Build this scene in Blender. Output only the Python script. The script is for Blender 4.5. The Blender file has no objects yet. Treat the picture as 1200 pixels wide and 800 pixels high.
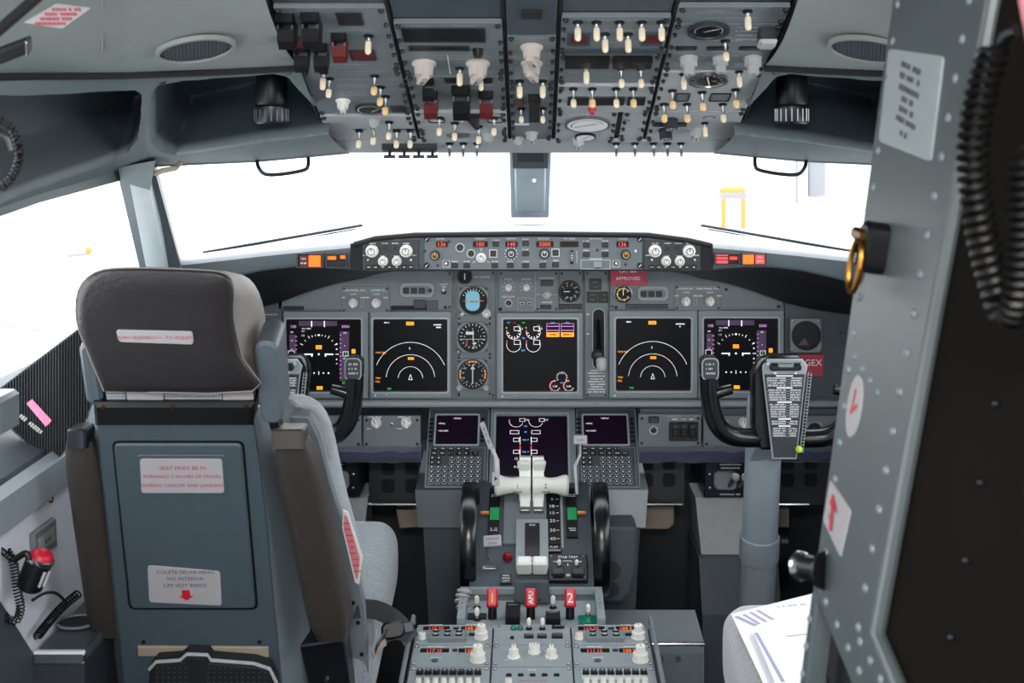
import bpy, bmesh, math, random
from mathutils import Vector, Matrix
R = math.radians
random.seed(7)
SC = bpy.context.scene
COL = SC.collection

# ---------------------------------------------------------------- materials
def lin(h):
    h = h.lstrip('#'); c = [int(h[i:i+2], 16)/255 for i in (0, 2, 4)]
    return tuple((x/12.92 if x <= .04045 else ((x+.055)/1.055)**2.4) for x in c) + (1,)
MATS = {}
def mat(key, col, rough=.5, metal=0, noise=.08, scale=40, bump=0, bscale=None, emit=0, spec=.5, sheen=0):
    m = bpy.data.materials.new(key); m.use_nodes = True
    nt = m.node_tree; n = nt.nodes; l = nt.links
    b = n['Principled BSDF']
    c = lin(col)
    tc = n.new('ShaderNodeTexCoord')
    nz = n.new('ShaderNodeTexNoise'); nz.inputs['Scale'].default_value = scale; nz.inputs['Detail'].default_value = 3
    l.new(tc.outputs['Object'], nz.inputs['Vector'])
    mx = n.new('ShaderNodeMix'); mx.data_type = 'RGBA'
    mx.inputs['A'].default_value = tuple(max(0, x*(1-noise)) for x in c[:3]) + (1,)
    mx.inputs['B'].default_value = tuple(min(1, x*(1+noise)) for x in c[:3]) + (1,)
    l.new(nz.outputs['Fac'], mx.inputs['Factor'])
    l.new(mx.outputs['Result'], b.inputs['Base Color'])
    b.inputs['Roughness'].default_value = rough
    b.inputs['Metallic'].default_value = metal
    b.inputs['Specular IOR Level'].default_value = spec
    if sheen: b.inputs['Sheen Weight'].default_value = sheen
    if emit:
        b.inputs['Emission Color'].default_value = c; b.inputs['Emission Strength'].default_value = emit
    if bump:
        nb = n.new('ShaderNodeTexNoise'); nb.inputs['Scale'].default_value = bscale or scale*4; nb.inputs['Detail'].default_value = 4
        l.new(tc.outputs['Object'], nb.inputs['Vector'])
        bp = n.new('ShaderNodeBump'); bp.inputs['Strength'].default_value = bump; bp.inputs['Distance'].default_value = .004
        l.new(nb.outputs['Fac'], bp.inputs['Height']); l.new(bp.outputs['Normal'], b.inputs['Normal'])
    MATS[key] = m
    return m
mat('panel_grey', '#5f686d', .55, bump=.03, bscale=600)
mat('panel_light', '#7d868a', .5, bump=.03, bscale=600)
mat('overhead_grey', '#636c70', .5, noise=.15, bump=.04, bscale=500)
mat('overhead_light', '#9a9fa1', .45, noise=.1)
mat('bezel_grey', '#6a7479', .38)
mat('bezel_lit', '#8d979b', .3)
mat('black_plastic', '#0a0b0e', .4, spec=.35)
mat('black_matte', '#0a0b0e', .8)
mat('dark_grey', '#20262b', .5)
mat('slate', '#384249', .55, bump=.05, bscale=400)
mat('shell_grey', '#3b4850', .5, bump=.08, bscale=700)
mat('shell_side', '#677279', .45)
mat('liner', '#7e8784', .6, bump=.12, bscale=300)
mat('tray', '#5f6b6d', .6, bump=.1, bscale=300)
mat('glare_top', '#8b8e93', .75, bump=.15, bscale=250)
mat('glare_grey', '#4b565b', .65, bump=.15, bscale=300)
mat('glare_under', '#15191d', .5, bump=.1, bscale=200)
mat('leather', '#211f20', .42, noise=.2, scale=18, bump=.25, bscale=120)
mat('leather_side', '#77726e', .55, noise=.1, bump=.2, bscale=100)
mat('arm_pad', '#312c29', .5, bump=.15, bscale=160)
mat('sheepskin', '#717b82', .95, noise=.15, scale=30, bump=1.0, bscale=160, sheen=.4)
mat('sheepskin_white', '#9b9b9f', .95, noise=.12, scale=25, bump=1.0, bscale=90, sheen=.4)
mat('webbing', '#949ba0', .8, noise=.2, scale=150, bump=.4, bscale=500)
mat('belt', '#2a2c30', .55, bump=.2, bscale=500)
mat('cable_black', '#050506', .45, spec=.3)
mat('tray_recess', '#2c373e', .8, bump=.1, bscale=300)
mat('knob_cream', '#b3aaa4', .4)
mat('paddle', '#4c565e', .45)
mat('carpet_blue', '#1e2540', .95, noise=2.5, scale=420, bump=1.0, bscale=500, sheen=.3)
mat('white_paint', '#d8d9d6', .45)
mat('knob_white', '#d5d3cd', .4)
mat('knob_grey', '#9da0a0', .4)
mat('ivory', '#e0d2b8', .3, noise=.12, scale=120)
mat('rubber_tip', '#dcbc85', .4, noise=.15, scale=100)
mat('yellow', '#d9a514', .45)
mat('red', '#b3122a', .4)
mat('red_dark', '#551215', .45)
mat('maroon', '#9c1f3c', .5)
mat('pink_tag', '#e58ab4', .6)
mat('lettering', '#d9dcdc', .6)
mat('lettering_dim', '#a7adad', .6)
mat('lettering_dark', '#3d4247', .6)
mat('lettering_red', '#a3233a', .6)
mat('placard', '#98969a', .5, noise=.05)
mat('placard_pink', '#d08088', .5)
mat('chrome', '#c9cdd0', .18, metal=1)
mat('steel', '#8d9194', .32, metal=1)
mat('dark_metal', '#30343a', .35, metal=.8)
mat('brass', '#6b4a1a', .3, metal=.9)
mat('column_grey', '#87929a', .42)
mat('yoke_black', '#0a0b0d', .22, bump=.05, bscale=500)
mat('lever_white', '#cfd3cc', .35)
mat('green', '#1a8f53', .4)
mat('green_jewel', '#0d6b55', .15)
mat('red_jewel', '#7a0a18', .12)
mat('lime', '#a5d63a', .4)
mat('orange', '#d9781c', .5)
mat('beige', '#8d8172', .7)
mat('wall_lavender', '#d3d6e0', .6)
mat('brown_dark', '#0c0805', .8, noise=.3, scale=8, spec=.1)
mat('jamb_grey', '#485153', .4, noise=.12, scale=12, bump=.04, bscale=300)
mat('paper', '#e8e8ee', .8, noise=.02)
mat('paper_print', '#9a97b4', .8)
mat('apron', '#c9c8c6', .9, noise=.06, scale=.5)
mat('outside_white', '#d9dade', .8)
mat('outside_grey', '#77787c', .8)
mat('outside_orange', '#ff7434', .6)
mat('outside_blue', '#a5b8c0', .7)
mat('window_dark', '#0d1014', .35, spec=.25)
mat('screen', '#06070c', .35, noise=.05, spec=.12)
mat('screen_violet', '#1a0e20', .35, noise=.1, spec=.12)
mat('sphere_blue', '#6fb5cf', .4, noise=.05)
mat('readout', '#1a0a0c', .4, spec=.15)
# lit symbols on displays
for k, c, e in (('lit_white', '#e6dfe6', .8), ('lit_pink', '#cf8fd4', .8), ('lit_amber', '#ff9a10', .9), ('lit_green', '#22e03a', .9),
                ('lit_cyan', '#6db4ff', 1), ('lit_red', '#ff3a2a', .9), ('lit_orange', '#ff6408', 1.15), ('lit_digits', '#f0442a', .75),
                ('lit_band', '#43284e', .2), ('lit_redwhite', '#d8474c', .5), ('lit_blue', '#8ea9ff', .7)):
    mat(k, c, .5, emit=e, noise=0)
# glass
g = bpy.data.materials.new('window_glass'); g.use_nodes = True
nt = g.node_tree; nt.nodes.clear()
o_ = nt.nodes.new('ShaderNodeOutputMaterial'); mx_ = nt.nodes.new('ShaderNodeMixShader')
tr = nt.nodes.new('ShaderNodeBsdfTransparent'); gl = nt.nodes.new('ShaderNodeBsdfGlossy'); fr = nt.nodes.new('ShaderNodeLayerWeight')
tr.inputs[0].default_value = (.97, .98, .98, 1); gl.inputs['Roughness'].default_value = .02; fr.inputs[0].default_value = .02
nt.links.new(fr.outputs[0], mx_.inputs[0]); nt.links.new(tr.outputs[0], mx_.inputs[1]); nt.links.new(gl.outputs[0], mx_.inputs[2]); nt.links.new(mx_.outputs[0], o_.inputs[0])
MATS['window_glass'] = g

# ---------------------------------------------------------------- camera model and frames
FP, CX, HY, ZC = 1650.0, 623.0, 150.0, 1.45
EYE = Vector((0, 0, ZC))
def ray(px, py): return Vector(((px-CX)/FP, 1, -(py-HY)/FP))
def P(px, py, d): return EYE + ray(px, py)*d
class Frame:
    def __init__(s, O, V, U=(1, 0, 0)):
        s.O = Vector(O); s.U = Vector(U).normalized(); s.V = Vector(V)
        s.V = (s.V - s.U*s.V.dot(s.U)).normalized(); s.N = s.U.cross(s.V)
    def at(s, px, py):
        r = ray(px, py); t = (s.O-EYE).dot(s.N)/r.dot(s.N); p = EYE+r*t-s.O
        return p.dot(s.U), p.dot(s.V)
    def w(s, u, v, n=0): return s.O+s.U*u+s.V*v+s.N*n
    def M(s, u=0, v=0, n=0):
        m = Matrix((s.U, s.V, s.N)).transposed().to_4x4(); m.translation = s.w(u, v, n); return m

# ---------------------------------------------------------------- mesh builder
def rrect(cx, cy, w, h, r, n=4):
    r = max(1e-5, min(r, w/2-1e-5, h/2-1e-5)); pts = []
    for sx, sy, a0 in ((1, 1, 0), (-1, 1, 90), (-1, -1, 180), (1, -1, 270)):
        for i in range(n+1):
            a = R(a0+90*i/n); pts.append((cx+sx*(w/2-r)+r*math.cos(a), cy+sy*(h/2-r)+r*math.sin(a)))
    return pts
def circ(cx, cy, r, n=24, ry=None): return [(cx+r*math.cos(2*math.pi*i/n), cy+(ry or r)*math.sin(2*math.pi*i/n)) for i in range(n)]
def octo(cx, cy, w, h, c): return [(cx+w/2, cy-h/2+c), (cx+w/2, cy+h/2-c), (cx+w/2-c, cy+h/2), (cx-w/2+c, cy+h/2), (cx-w/2, cy+h/2-c), (cx-w/2, cy-h/2+c), (cx-w/2+c, cy-h/2), (cx+w/2-c, cy-h/2)]
def inset(poly, k):
    out = []; n = len(poly)
    area = sum(poly[i][0]*poly[(i+1) % n][1]-poly[(i+1) % n][0]*poly[i][1] for i in range(n)); sg = 1 if area > 0 else -1
    for i in range(n):
        p0, p, p1 = Vector(poly[i-1]), Vector(poly[i]), Vector(poly[(i+1) % n])
        a = (p-p0); b = (p1-p)
        if a.length < 1e-9 or b.length < 1e-9: out.append(tuple(p)); continue
        a.normalize(); b.normalize()
        na = Vector((-a.y, a.x))*sg; nb = Vector((-b.y, b.x))*sg
        m = (na+nb); d = max(.35, 1+na.dot(nb))
        out.append(tuple(p+m/d*k))
    return out
FONT = {}
def glyphs(s):
    if s not in FONT:
        c = bpy.data.curves.new('t', 'FONT'); c.body = s; c.size = 1; c.resolution_u = 2
        o = bpy.data.objects.new('t', c); COL.objects.link(o)
        bpy.context.view_layer.update()
        me = bpy.data.meshes.new_from_object(o)
        vs = [v.co.copy() for v in me.vertices]; fs = [tuple(p.vertices) for p in me.polygons]
        bpy.data.objects.remove(o); bpy.data.curves.remove(c); bpy.data.meshes.remove(me)
        xs = [v.x for v in vs] or [0]; FONT[s] = (vs, fs, min(xs), max(xs))
    return FONT[s]
class B:
    def __init__(s): s.v = []; s.f = []; s.m = []; s.T = Matrix.Identity(4)
    def add(s, vs, fs, m):
        k = len(s.v); s.v += [s.T @ Vector(v) for v in vs]
        s.f += [tuple(i+k for i in f) for f in fs]; s.m += [m]*len(fs); return s
    def prism(s, poly, z0, z1, m, ch=0, mtop=None):
        n = len(poly)
        rings = [[(x, y, z0) for x, y in poly]]
        if ch:
            rings.append([(x, y, z1-ch) for x, y in poly]); rings.append([(x, y, z1) for x, y in inset(poly, ch)])
        else: rings.append([(x, y, z1) for x, y in poly])
        vs = [p for r in rings for p in r]; fs = []
        for k in range(len(rings)-1):
            for i in range(n): j = (i+1) % n; fs.append((k*n+i, k*n+j, (k+1)*n+j, (k+1)*n+i))
        fs.append(tuple(range(n))[::-1]); s.add(vs, fs, m)
        s.f.append(tuple(len(s.v)-n+i for i in range(n))); s.m.append(mtop or m); return s
    def box(s, cx, cy, w, h, z0, z1, m, r=.0015, ch=.0008, mtop=None):
        return s.prism(rrect(cx, cy, w, h, r, 3), z0, z1, m, min(ch, abs(z1-z0)*.45, w*.3, h*.3), mtop)
    def flat(s, poly, z, m): return s.add([(x, y, z) for x, y in poly], [tuple(range(len(poly)))], m)
    def rect(s, cx, cy, w, h, z, m, rot=0):
        c, n = math.cos(rot), math.sin(rot)
        return s.flat([(cx+x*c-y*n, cy+x*n+y*c) for x, y in ((-w/2, -h/2), (w/2, -h/2), (w/2, h/2), (-w/2, h/2))], z, m)
    def ring(s, outer, inner, z0, z1, m, minner=None):
        """raised frame: outer and inner polygons with equal point counts"""
        n = len(outer)
        vs = [(x, y, z0) for x, y in outer]+[(x, y, z1) for x, y in outer]+[(x, y, z1) for x, y in inner]+[(x, y, z0) for x, y in inner]
        fs = []
        for k in (0, 1):
            for i in range(n): j = (i+1) % n; fs.append((k*n+i, k*n+j, (k+1)*n+j, (k+1)*n+i))
        s.add(vs, fs, m); b = len(s.v)-4*n
        for i in range(n):
            j = (i+1) % n; s.f.append((b+2*n+i, b+2*n+j, b+3*n+j, b+3*n+i)); s.m.append(minner or m)
        return s
    def arc(s, cx, cy, r, w, a0, a1, z, m, n=None):
        n = n or max(3, int(abs(a1-a0)/10)); vs = []
        for i in range(n+1):
            a = R(a0+(a1-a0)*i/n); c, q = math.cos(a), math.sin(a)
            vs += [(cx+(r-w/2)*c, cy+(r-w/2)*q, z), (cx+(r+w/2)*c, cy+(r+w/2)*q, z)]
        return s.add(vs, [(2*i, 2*i+1, 2*i+3, 2*i+2) for i in range(n)], m)
    def ticks(s, cx, cy, r0, r1, w, angs, z, m):
        for a in angs:
            a = R(a); s.rect(cx+(r0+r1)/2*math.cos(a), cy+(r0+r1)/2*math.sin(a), r1-r0, w, z, m, a)
        return s
    def frame(s, cx, cy, w, h, t, z, m):
        for x, y, a, b in ((cx, cy+h/2, w+t, t), (cx, cy-h/2, w+t, t), (cx-w/2, cy, t, h), (cx+w/2, cy, t, h)): s.rect(x, y, a, b, z, m)
        return s
    def lathe(s, prof, n, m, T=None, capm=None):
        T = T or Matrix.Identity(4); vs = []; fs = []
        for r, z in prof:
            for i in range(n): a = 2*math.pi*i/n; vs.append(T @ Vector((r*math.cos(a), r*math.sin(a), z)))
        for k in range(len(prof)-1):
            for i in range(n): j = (i+1) % n; fs.append((k*n+i, k*n+j, (k+1)*n+j, (k+1)*n+i))
        fs.append(tuple(range(n))[::-1]); s.add(vs, fs, m)
        k = len(s.v)-n; s.f.append(tuple(k+i for i in range(n))); s.m.append(capm or m); return s
    def cyl(s, p0, p1, r0, r1=None, n=16, m=None):
        p0 = Vector(p0); p1 = Vector(p1); d = p1-p0
        T = Matrix.Translation(p0) @ d.to_track_quat('Z', 'Y').to_matrix().to_4x4()
        return s.lathe([(r0, 0), (r1 if r1 is not None else r0, d.length)], n, m, T)
    def tube(s, pts, r, n, m, flat=1.0, up=None):
        pts = [Vector(p) for p in pts]; N = len(pts); rr = r if isinstance(r, (list, tuple)) else [r]*N
        vs = []; fs = []; ref = Vector(up) if up else None
        for i, p in enumerate(pts):
            t = (pts[min(i+1, N-1)]-pts[max(i-1, 0)]).normalized()
            if ref is None:
                ref = Vector((0, 0, 1)) if abs(t.z) < .9 else Vector((1, 0, 0))
            a = (ref-t*ref.dot(t)).normalized(); b = t.cross(a)
            if up is None: ref = a
            for j in range(n):
                q = 2*math.pi*j/n; vs.append(p+(a*math.cos(q)*flat+b*math.sin(q))*rr[i])
        for k in range(N-1):
            for i in range(n): j = (i+1) % n; fs.append((k*n+i, k*n+j, (k+1)*n+j, (k+1)*n+i))
        fs.append(tuple(range(n))[::-1]); fs.append(tuple((N-1)*n+i for i in range(n)))
        return s.add(vs, fs, m)
    def loft(s, rings, m, caps=True):
        n = len(rings[0]); vs = [p for r in rings for p in r]; fs = []
        for k in range(len(rings)-1):
            for i in range(n): j = (i+1) % n; fs.append((k*n+i, k*n+j, (k+1)*n+j, (k+1)*n+i))
        if caps: fs.append(tuple(range(n))[::-1]); fs.append(tuple((len(rings)-1)*n+i for i in range(n)))
        return s.add(vs, fs, m)
    def grid(s, pts, m):
        h = len(pts); w = len(pts[0]); vs = [p for r in pts for p in r]
        return s.add(vs, [(i*w+j, i*w+j+1, (i+1)*w+j+1, (i+1)*w+j) for i in range(h-1) for j in range(w-1)], m)
    def hexa(s, p, m):
        """eight corners: bottom 4 then top 4"""
        return s.add(p, [(0, 3, 2, 1), (4, 5, 6, 7), (0, 1, 5, 4), (1, 2, 6, 5), (2, 3, 7, 6), (3, 0, 4, 7)], m)
    def ball(s, c, r, m, n=12, sz=1):
        prof = [(r*math.sin(math.pi*i/(n//2+2)) or 1e-5, -r*sz*math.cos(math.pi*i/(n//2+2))) for i in range(1, n//2+2)]
        return s.lathe(prof, n, m, Matrix.Translation(Vector(c)))
    def text(s, t, u, v, size, z, m, al='c', rot=0, sx=1):
        vs, fs, x0, x1 = glyphs(t); o = {'c': -(x0+x1)/2, 'l': -x0, 'r': -x1}[al]
        Q = Matrix.Translation((u, v, z)) @ Matrix.Rotation(rot, 4, 'Z') @ Matrix.Diagonal((size*sx, size, 1, 1)) @ Matrix.Translation((o, -.35, 0))
        return s.add([Q @ q for q in vs], fs, m)
    def scrib(s, u, v, w, h, z, m, rot=0):
        """a line of lettering too small to read"""
        x = -w/2; c, n = math.cos(rot), math.sin(rot)
        while x < w/2-h*.3:
            k = h*random.choice((.45, .6, .7)); 
            if random.random() > .14:
                xx = x+k/2; s.rect(u+xx*c, v+xx*n, k*.8, h*random.choice((1, .85, .9)), z, m, rot)
            x += k*1.1
        return s
    def screw(s, u, v, r=.0028, z=0, m='dark_metal'):
        s.lathe([(r, z), (r, z+.0008), (r*.6, z+.0015)], 8, m, Matrix.Translation((u, v, 0)))
        return s.rect(u, v, r*1.2, r*.3, z+.0017, 'black_matte', random.random()*3)
    def mesh(s, name, smooth=True, ang=38):
        me = bpy.data.meshes.new(name); me.from_pydata([tuple(v) for v in s.v], [], s.f)
        keys = []
        for k in s.m:
            if k not in keys: keys.append(k)
        for k in keys: me.materials.append(MATS[k])
        ix = {k: i for i, k in enumerate(keys)}
        me.polygons.foreach_set('material_index', [ix[k] for k in s.m])
        bm = bmesh.new(); bm.from_mesh(me); bmesh.ops.recalc_face_normals(bm, faces=bm.faces); bm.to_mesh(me); bm.free()
        if smooth:
            me.polygons.foreach_set('use_smooth', [True]*len(me.polygons)); me.set_sharp_from_angle(angle=R(ang))
        me.update(); return me
    def build(s, name, parent=None, M=None, smooth=True, ang=38):
        return put(s.mesh(name, smooth, ang), name, parent, M)
def put(me, name, parent=None, M=None):
    o = bpy.data.objects.new(name, me); COL.objects.link(o)
    if parent: o.parent = parent
    if M is not None: o.matrix_local = M
    return o
def TR(x, y, z=0, rz=0, rx=0, s=1): return Matrix.Translation((x, y, z)) @ Matrix.Rotation(rz, 4, 'Z') @ Matrix.Rotation(rx, 4, 'X') @ Matrix.Diagonal((s, s, s, 1))
def tag(o, label, cat=None, group=None, kind=None):
    o['label'] = label
    if cat: o['category'] = cat
    if group: o['group'] = group
    if kind: o['kind'] = kind
    return o
def thing(name, label, cat, M=None, group=None):
    o = bpy.data.objects.new(name, None); COL.objects.link(o); o.empty_display_size = .02
    if M is not None: o.matrix_world = M
    return tag(o, label, cat, group)
def struct(b, name, label, cat, smooth=True, ang=38):
    o = b.build(name, None, None, smooth, ang); return tag(o, label, cat, kind='structure')

def subd(o, n=1, w=None):
    m = o.modifiers.new('subdivision', 'SUBSURF'); m.levels = n; m.render_levels = n; return o
def lerp(a, b, t): return a+(b-a)*t
def poly_at(pts, xs, x):
    for i in range(len(xs)-1):
        if x <= xs[i+1] or i == len(xs)-2:
            t = (x-xs[i])/(xs[i+1]-xs[i]); return pts[i].lerp(pts[i+1], t)
def catmull(pts, n=8):
    pts = [Vector(p) for p in pts]; out = []
    for i in range(len(pts)-1):
        p0 = pts[max(i-1, 0)]; p1 = pts[i]; p2 = pts[i+1]; p3 = pts[min(i+2, len(pts)-1)]
        for k in range(n):
            t = k/n; out.append(.5*((2*p1)+(p2-p0)*t+(2*p0-5*p1+4*p2-p3)*t*t+(3*p1-p0-3*p2+p3)*t**3))
    out.append(pts[-1]); return out

class Mod:
    """a removable panel module: an Empty in the panel's plane with a faceplate and its controls"""
    def __init__(s, fr, rect, name, label, cat='control panel', group=None, uv=False, n=0, gap=.0012):
        s.fr = fr
        if uv: u0, v0, u1, v1 = rect
        else:
            xa, ya, xb, yb = rect; ym = (ya+yb)/2; xm = (xa+xb)/2
            u0 = fr.at(xa, ym)[0]; u1 = fr.at(xb, ym)[0]; v0 = fr.at(xm, yb)[1]; v1 = fr.at(xm, ya)[1]
        s.cu, s.cv = (u0+u1)/2, (v0+v1)/2; s.w, s.h = abs(u1-u0)-gap, abs(v1-v0)-gap; s.n = n
        s.e = thing(name, label, cat, fr.M(s.cu, s.cv, n), group); s.b = B()
    def L(s, px, py):
        r = ray(px, py); O = s.fr.w(0, 0, s.n); t = (O-EYE).dot(s.fr.N)/r.dot(s.fr.N); p = EYE+r*t-O
        return p.dot(s.fr.U)-s.cu, p.dot(s.fr.V)-s.cv
    def R(s, x0, y0, x1, y1):
        a = s.L(x0, (y0+y1)/2)[0]; b = s.L(x1, (y0+y1)/2)[0]; c = s.L((x0+x1)/2, y1)[1]; d = s.L((x0+x1)/2, y0)[1]
        return (a+b)/2, (c+d)/2, b-a, d-c
    def plate(s, m='panel_grey', th=.006, r=.002, screws=True, poly=None):
        s.b.prism(poly or rrect(0, 0, s.w, s.h, r, 3), -th, 0, m, .0008)
        if screws:
            for x in (-1, 1):
                for y in (-1, 1): s.b.screw(x*(s.w/2-.006), y*(s.h/2-.006))
        return s
    def done(s, name='faceplate'): s.b.build(name, s.e); return s.e
# ---------------------------------------------------------------- controls shared by the panels (built once, copied after)
def _hex(r): return [(r*math.cos(R(60*i)), r*math.sin(R(60*i))) for i in range(6)]
def p_toggle(stem):
    b = B(); b.lathe([(.0068, 0), (.0068, .001), (.005, .0014)], 14, 'black_plastic'); b.prism(_hex(.0048), .001, .0038, 'dark_metal', .0004)
    b.lathe([(.0034, .0036), (.003, .006), (.0019, .0075), (.0021, stem)], 10, 'steel' if stem > .012 else 'dark_metal'); return b.mesh('toggle_switch')
def p_tip(z0, z1, m, r=.0042):
    b = B(); b.lathe([(.0026, z0), (r*.9, z0+.0012), (r, z0+.004), (r, z1-.004), (r*.85, z1-.0015), (r*.45, z1)], 12, m); return b.mesh('switch_tip')
def flute(r, z0, z1, m, b, n=12, top=None, d=.12):
    poly = [(r*(1-(d if i % 2 else 0))*math.cos(math.pi*i/n), r*(1-(d if i % 2 else 0))*math.sin(math.pi*i/n)) for i in range(2*n)]
    b.prism(poly, z0, z1, m, .0008, top)
def p_knob_pointer(m):
    b = B(); b.lathe([(.0105, 0), (.0105, .0015), (.0085, .003), (.0075, .012)], 20, m)
    b.prism(rrect(0, .0015, .0075, .021, .003), .0015, .0165, m, .001); b.rect(0, .006, .0012, .009, .0168, 'black_plastic'); return b.mesh('rotary_knob')
def p_knob_round(m, mark='black_plastic', r=.009, h=.014):
    b = B(); b.lathe([(r*1.15, 0), (r*1.15, .0018), (r, .0025)], 20, m); flute(r, .002, h, m, b, 12)
    b.arc(0, 0, r*.6, r*.12, 0, 360, h+.0003, mark); b.rect(0, r*.3, r*.16, r*.5, h+.0004, mark); return b.mesh('rotary_knob')
def p_knob_dual(m):
    b = B(); b.lathe([(.0135, 0), (.0135, .002), (.0125, .0025)], 22, m); flute(.0125, .002, .013, m, b, 14, d=.06)
    flute(.0085, .013, .026, m, b, 10, d=.1); b.rect(0, 0, .001, .011, .0265, 'black_plastic'); return b.mesh('rotary_knob')
def p_button(w, h, z, m, mt=None):
    b = B(); b.box(0, 0, w, h, 0, z*.6, 'black_plastic', .0008, .0003); b.box(0, 0, w*.84, h*.84, z*.5, z, m, .0008, .0004, mt); return b.mesh('push_button')
def p_guard(m):
    b = B()
    for x in (-.0062, .0062): b.prism([(-.012, 0), (.012, 0), (.0105, .012), (.004, .02), (-.006, .024), (-.013, .016)], x-.0009, x+.0009, m, 0)
    # turn the two cheeks upright
    for i in range(len(b.v)): x, y, z = b.v[i]; b.v[i] = Vector((z, x, y))
    pr = [(-.013, .016), (-.006, .024), (.004, .0205), (.0105, .0125)]
    for (a, c), (d, e) in zip(pr, pr[1:]):
        b.hexa([(-.007, a, c-.0012), (.007, a, c-.0012), (.007, d, e-.0012), (-.007, d, e-.0012), (-.007, a, c), (.007, a, c), (.007, d, e), (-.007, d, e)], m)
    b.box(0, .014, .016, .008, 0, .008, 'black_plastic'); return b.mesh('switch_guard')
PR = {'tg': p_toggle(.013), 'tgl': p_toggle(.019), 'tip': p_tip(.0075, .026, 'ivory'), 'tipl': p_tip(.0165, .029, 'ivory'), 'tipr': p_tip(.0165, .029, 'rubber_tip', .0046),
      'tips': p_tip(.013, .0235, 'ivory', .0036), 'tipw': p_tip(.0075, .022, 'knob_white'), 'tipd': p_tip(.008, .024, 'steel', .0024),
      'kp': p_knob_pointer('knob_white'), 'kpg': p_knob_pointer('knob_grey'), 'kr': p_knob_round('knob_grey'), 'krw': p_knob_round('knob_white'),
      'krs': p_knob_round('knob_white', r=.0065, h=.011), 'krg': p_knob_round('dark_grey', 'lettering', .0075, .012), 'kry': p_knob_round('dark_grey', 'yellow', .0085, .018),
      'kd': p_knob_dual('knob_white'), 'kdc': p_knob_pointer('knob_cream'), 'kdg': p_knob_dual('knob_grey'), 'gb': p_guard('black_plastic'), 'gr': p_guard('red_dark'),
      'bt': p_button(.016, .011, .004, 'black_plastic', 'dark_grey'), 'bts': p_button(.011, .008, .003, 'black_plastic'),
      'btl': p_button(.018, .013, .005, 'dark_grey', 'steel')}
def toggle(mod, px, py, st='a', tilt=0, s=1, rz=0):
    """st: a plain ivory, l long stem, r amber tip, w white, d thin steel"""
    u, v = mod.L(px, py); base, tip = {'a': ('tg', 'tip'), 'l': ('tgl', 'tipl'), 'r': ('tgl', 'tipr'), 'w': ('tg', 'tipw'), 's': ('tg', 'tips'), 'd': ('tg', 'tipd')}[st]
    if mod.fr is OH: s *= 1.18
    t = put(PR[base], 'toggle_switch', mod.e, TR(u, v, 0, rz, R(tilt), s)); put(PR[tip], 'switch_tip', t); return t
def button3(mod, px, py, k, s, sy, z): u, v = mod.L(px, py); return put(PR[k], 'push_button', mod.e, Matrix.Translation((u, v, z)) @ Matrix.Diagonal((s, s*sy, s, 1)))
def knob(mod, px, py, k='kr', s=1, rz=0, name='rotary_knob'):
    u, v = mod.L(px, py); return put(PR[k], name, mod.e, TR(u, v, 0, R(rz), 0, s))
def button(mod, px, py, k='bt', s=1, sy=1, name='push_button'):
    u, v = mod.L(px, py); return put(PR[k], name, mod.e, Matrix.Translation((u, v, 0)) @ Matrix.Diagonal((s, s*sy, s, 1)))
def guard(mod, px, py, k='gb', s=1, rz=0):
    u, v = mod.L(px, py); return put(PR[k], 'switch_guard', mod.e, TR(u, v, 0, R(rz), 0, s))
# ================================================================ OVERHEAD PANEL
OH = Frame((0, 2.75, 1.403), (0, -.7, .233))
def ohv(py): return OH.at(CX, py)[1]
UC = [-.385, -.213, -.0415, .0415, .213, .385]
vtop = ohv(-22)
# housing behind the modules
b = B(); b.T = OH.M()
b.prism([(-.385, -.012), (.385, -.012), (.40, .9), (-.40, .9)], -.06, -.009, 'black_plastic', .004)
for x in UC: b.box(x*1.01, .42, .005, .83, -.012, -.004, 'black_matte')
# bare upper plates near the top of the picture
for i, (pa, pb) in enumerate(((9, -22), (26, -22), (40, -22), (19, -22), (7, -22))):
    va, vb = ohv(pa)+.004, vtop; b.box((UC[i]+UC[i+1])/2, (va+vb)/2, UC[i+1]-UC[i]-.008, vb-va, -.012, -.006 if i != 2 else .002, 'slate')
b.box(0, ohv(14)+.0, .03, .03, .002, .006, 'black_matte')
housing = b.build('overhead_console'); tag(housing, 'dark overhead console frame that holds all ceiling switch panels', 'overhead console')

modules = []
def oh(i, pa, pb, label, m='overhead_grey', n=0.0, frac=None, rise=0):
    u0, u1 = UC[i], UC[i+1]
    if frac: u0, u1 = lerp(u0, u1, frac[0]), lerp(u0, u1, frac[1])
    md = Mod(OH, (u0+.003, ohv(pb), u1-.003, ohv(pa)), 'overhead_switch_panel', label, uv=True, n=n, group=None)
    md.plate(m, th=.008+n, screws=False)
    for x in (-1, 1):
        for y in (-1, 1):
            md.b.lathe([(.0045, 0), (.0045, .003), (.003, .005)], 8, 'black_plastic', Matrix.Translation((x*(md.w/2-.006), y*(md.h/2-.008), 0)))
    modules.append(md); return md
def words_row(md, px0, px1, py, h=.0026, m='lettering_dim'):
    a = md.L(px0, py); c = md.L(px1, py); md.b.scrib((a[0]+c[0])/2, a[1], c[0]-a[0], h, .0005, m)
def pit(md, x0, y0, x1, y1, m='black_matte', fr='dark_grey', z=.002):
    u, v, w, h = md.R(x0, y0, x1, y1); md.b.ring(rrect(u, v, w, h, .003), rrect(u, v, w-.004, h-.004, .002), 0, z, fr); md.b.rect(u, v, w-.004, h-.004, .0006, m)

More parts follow.
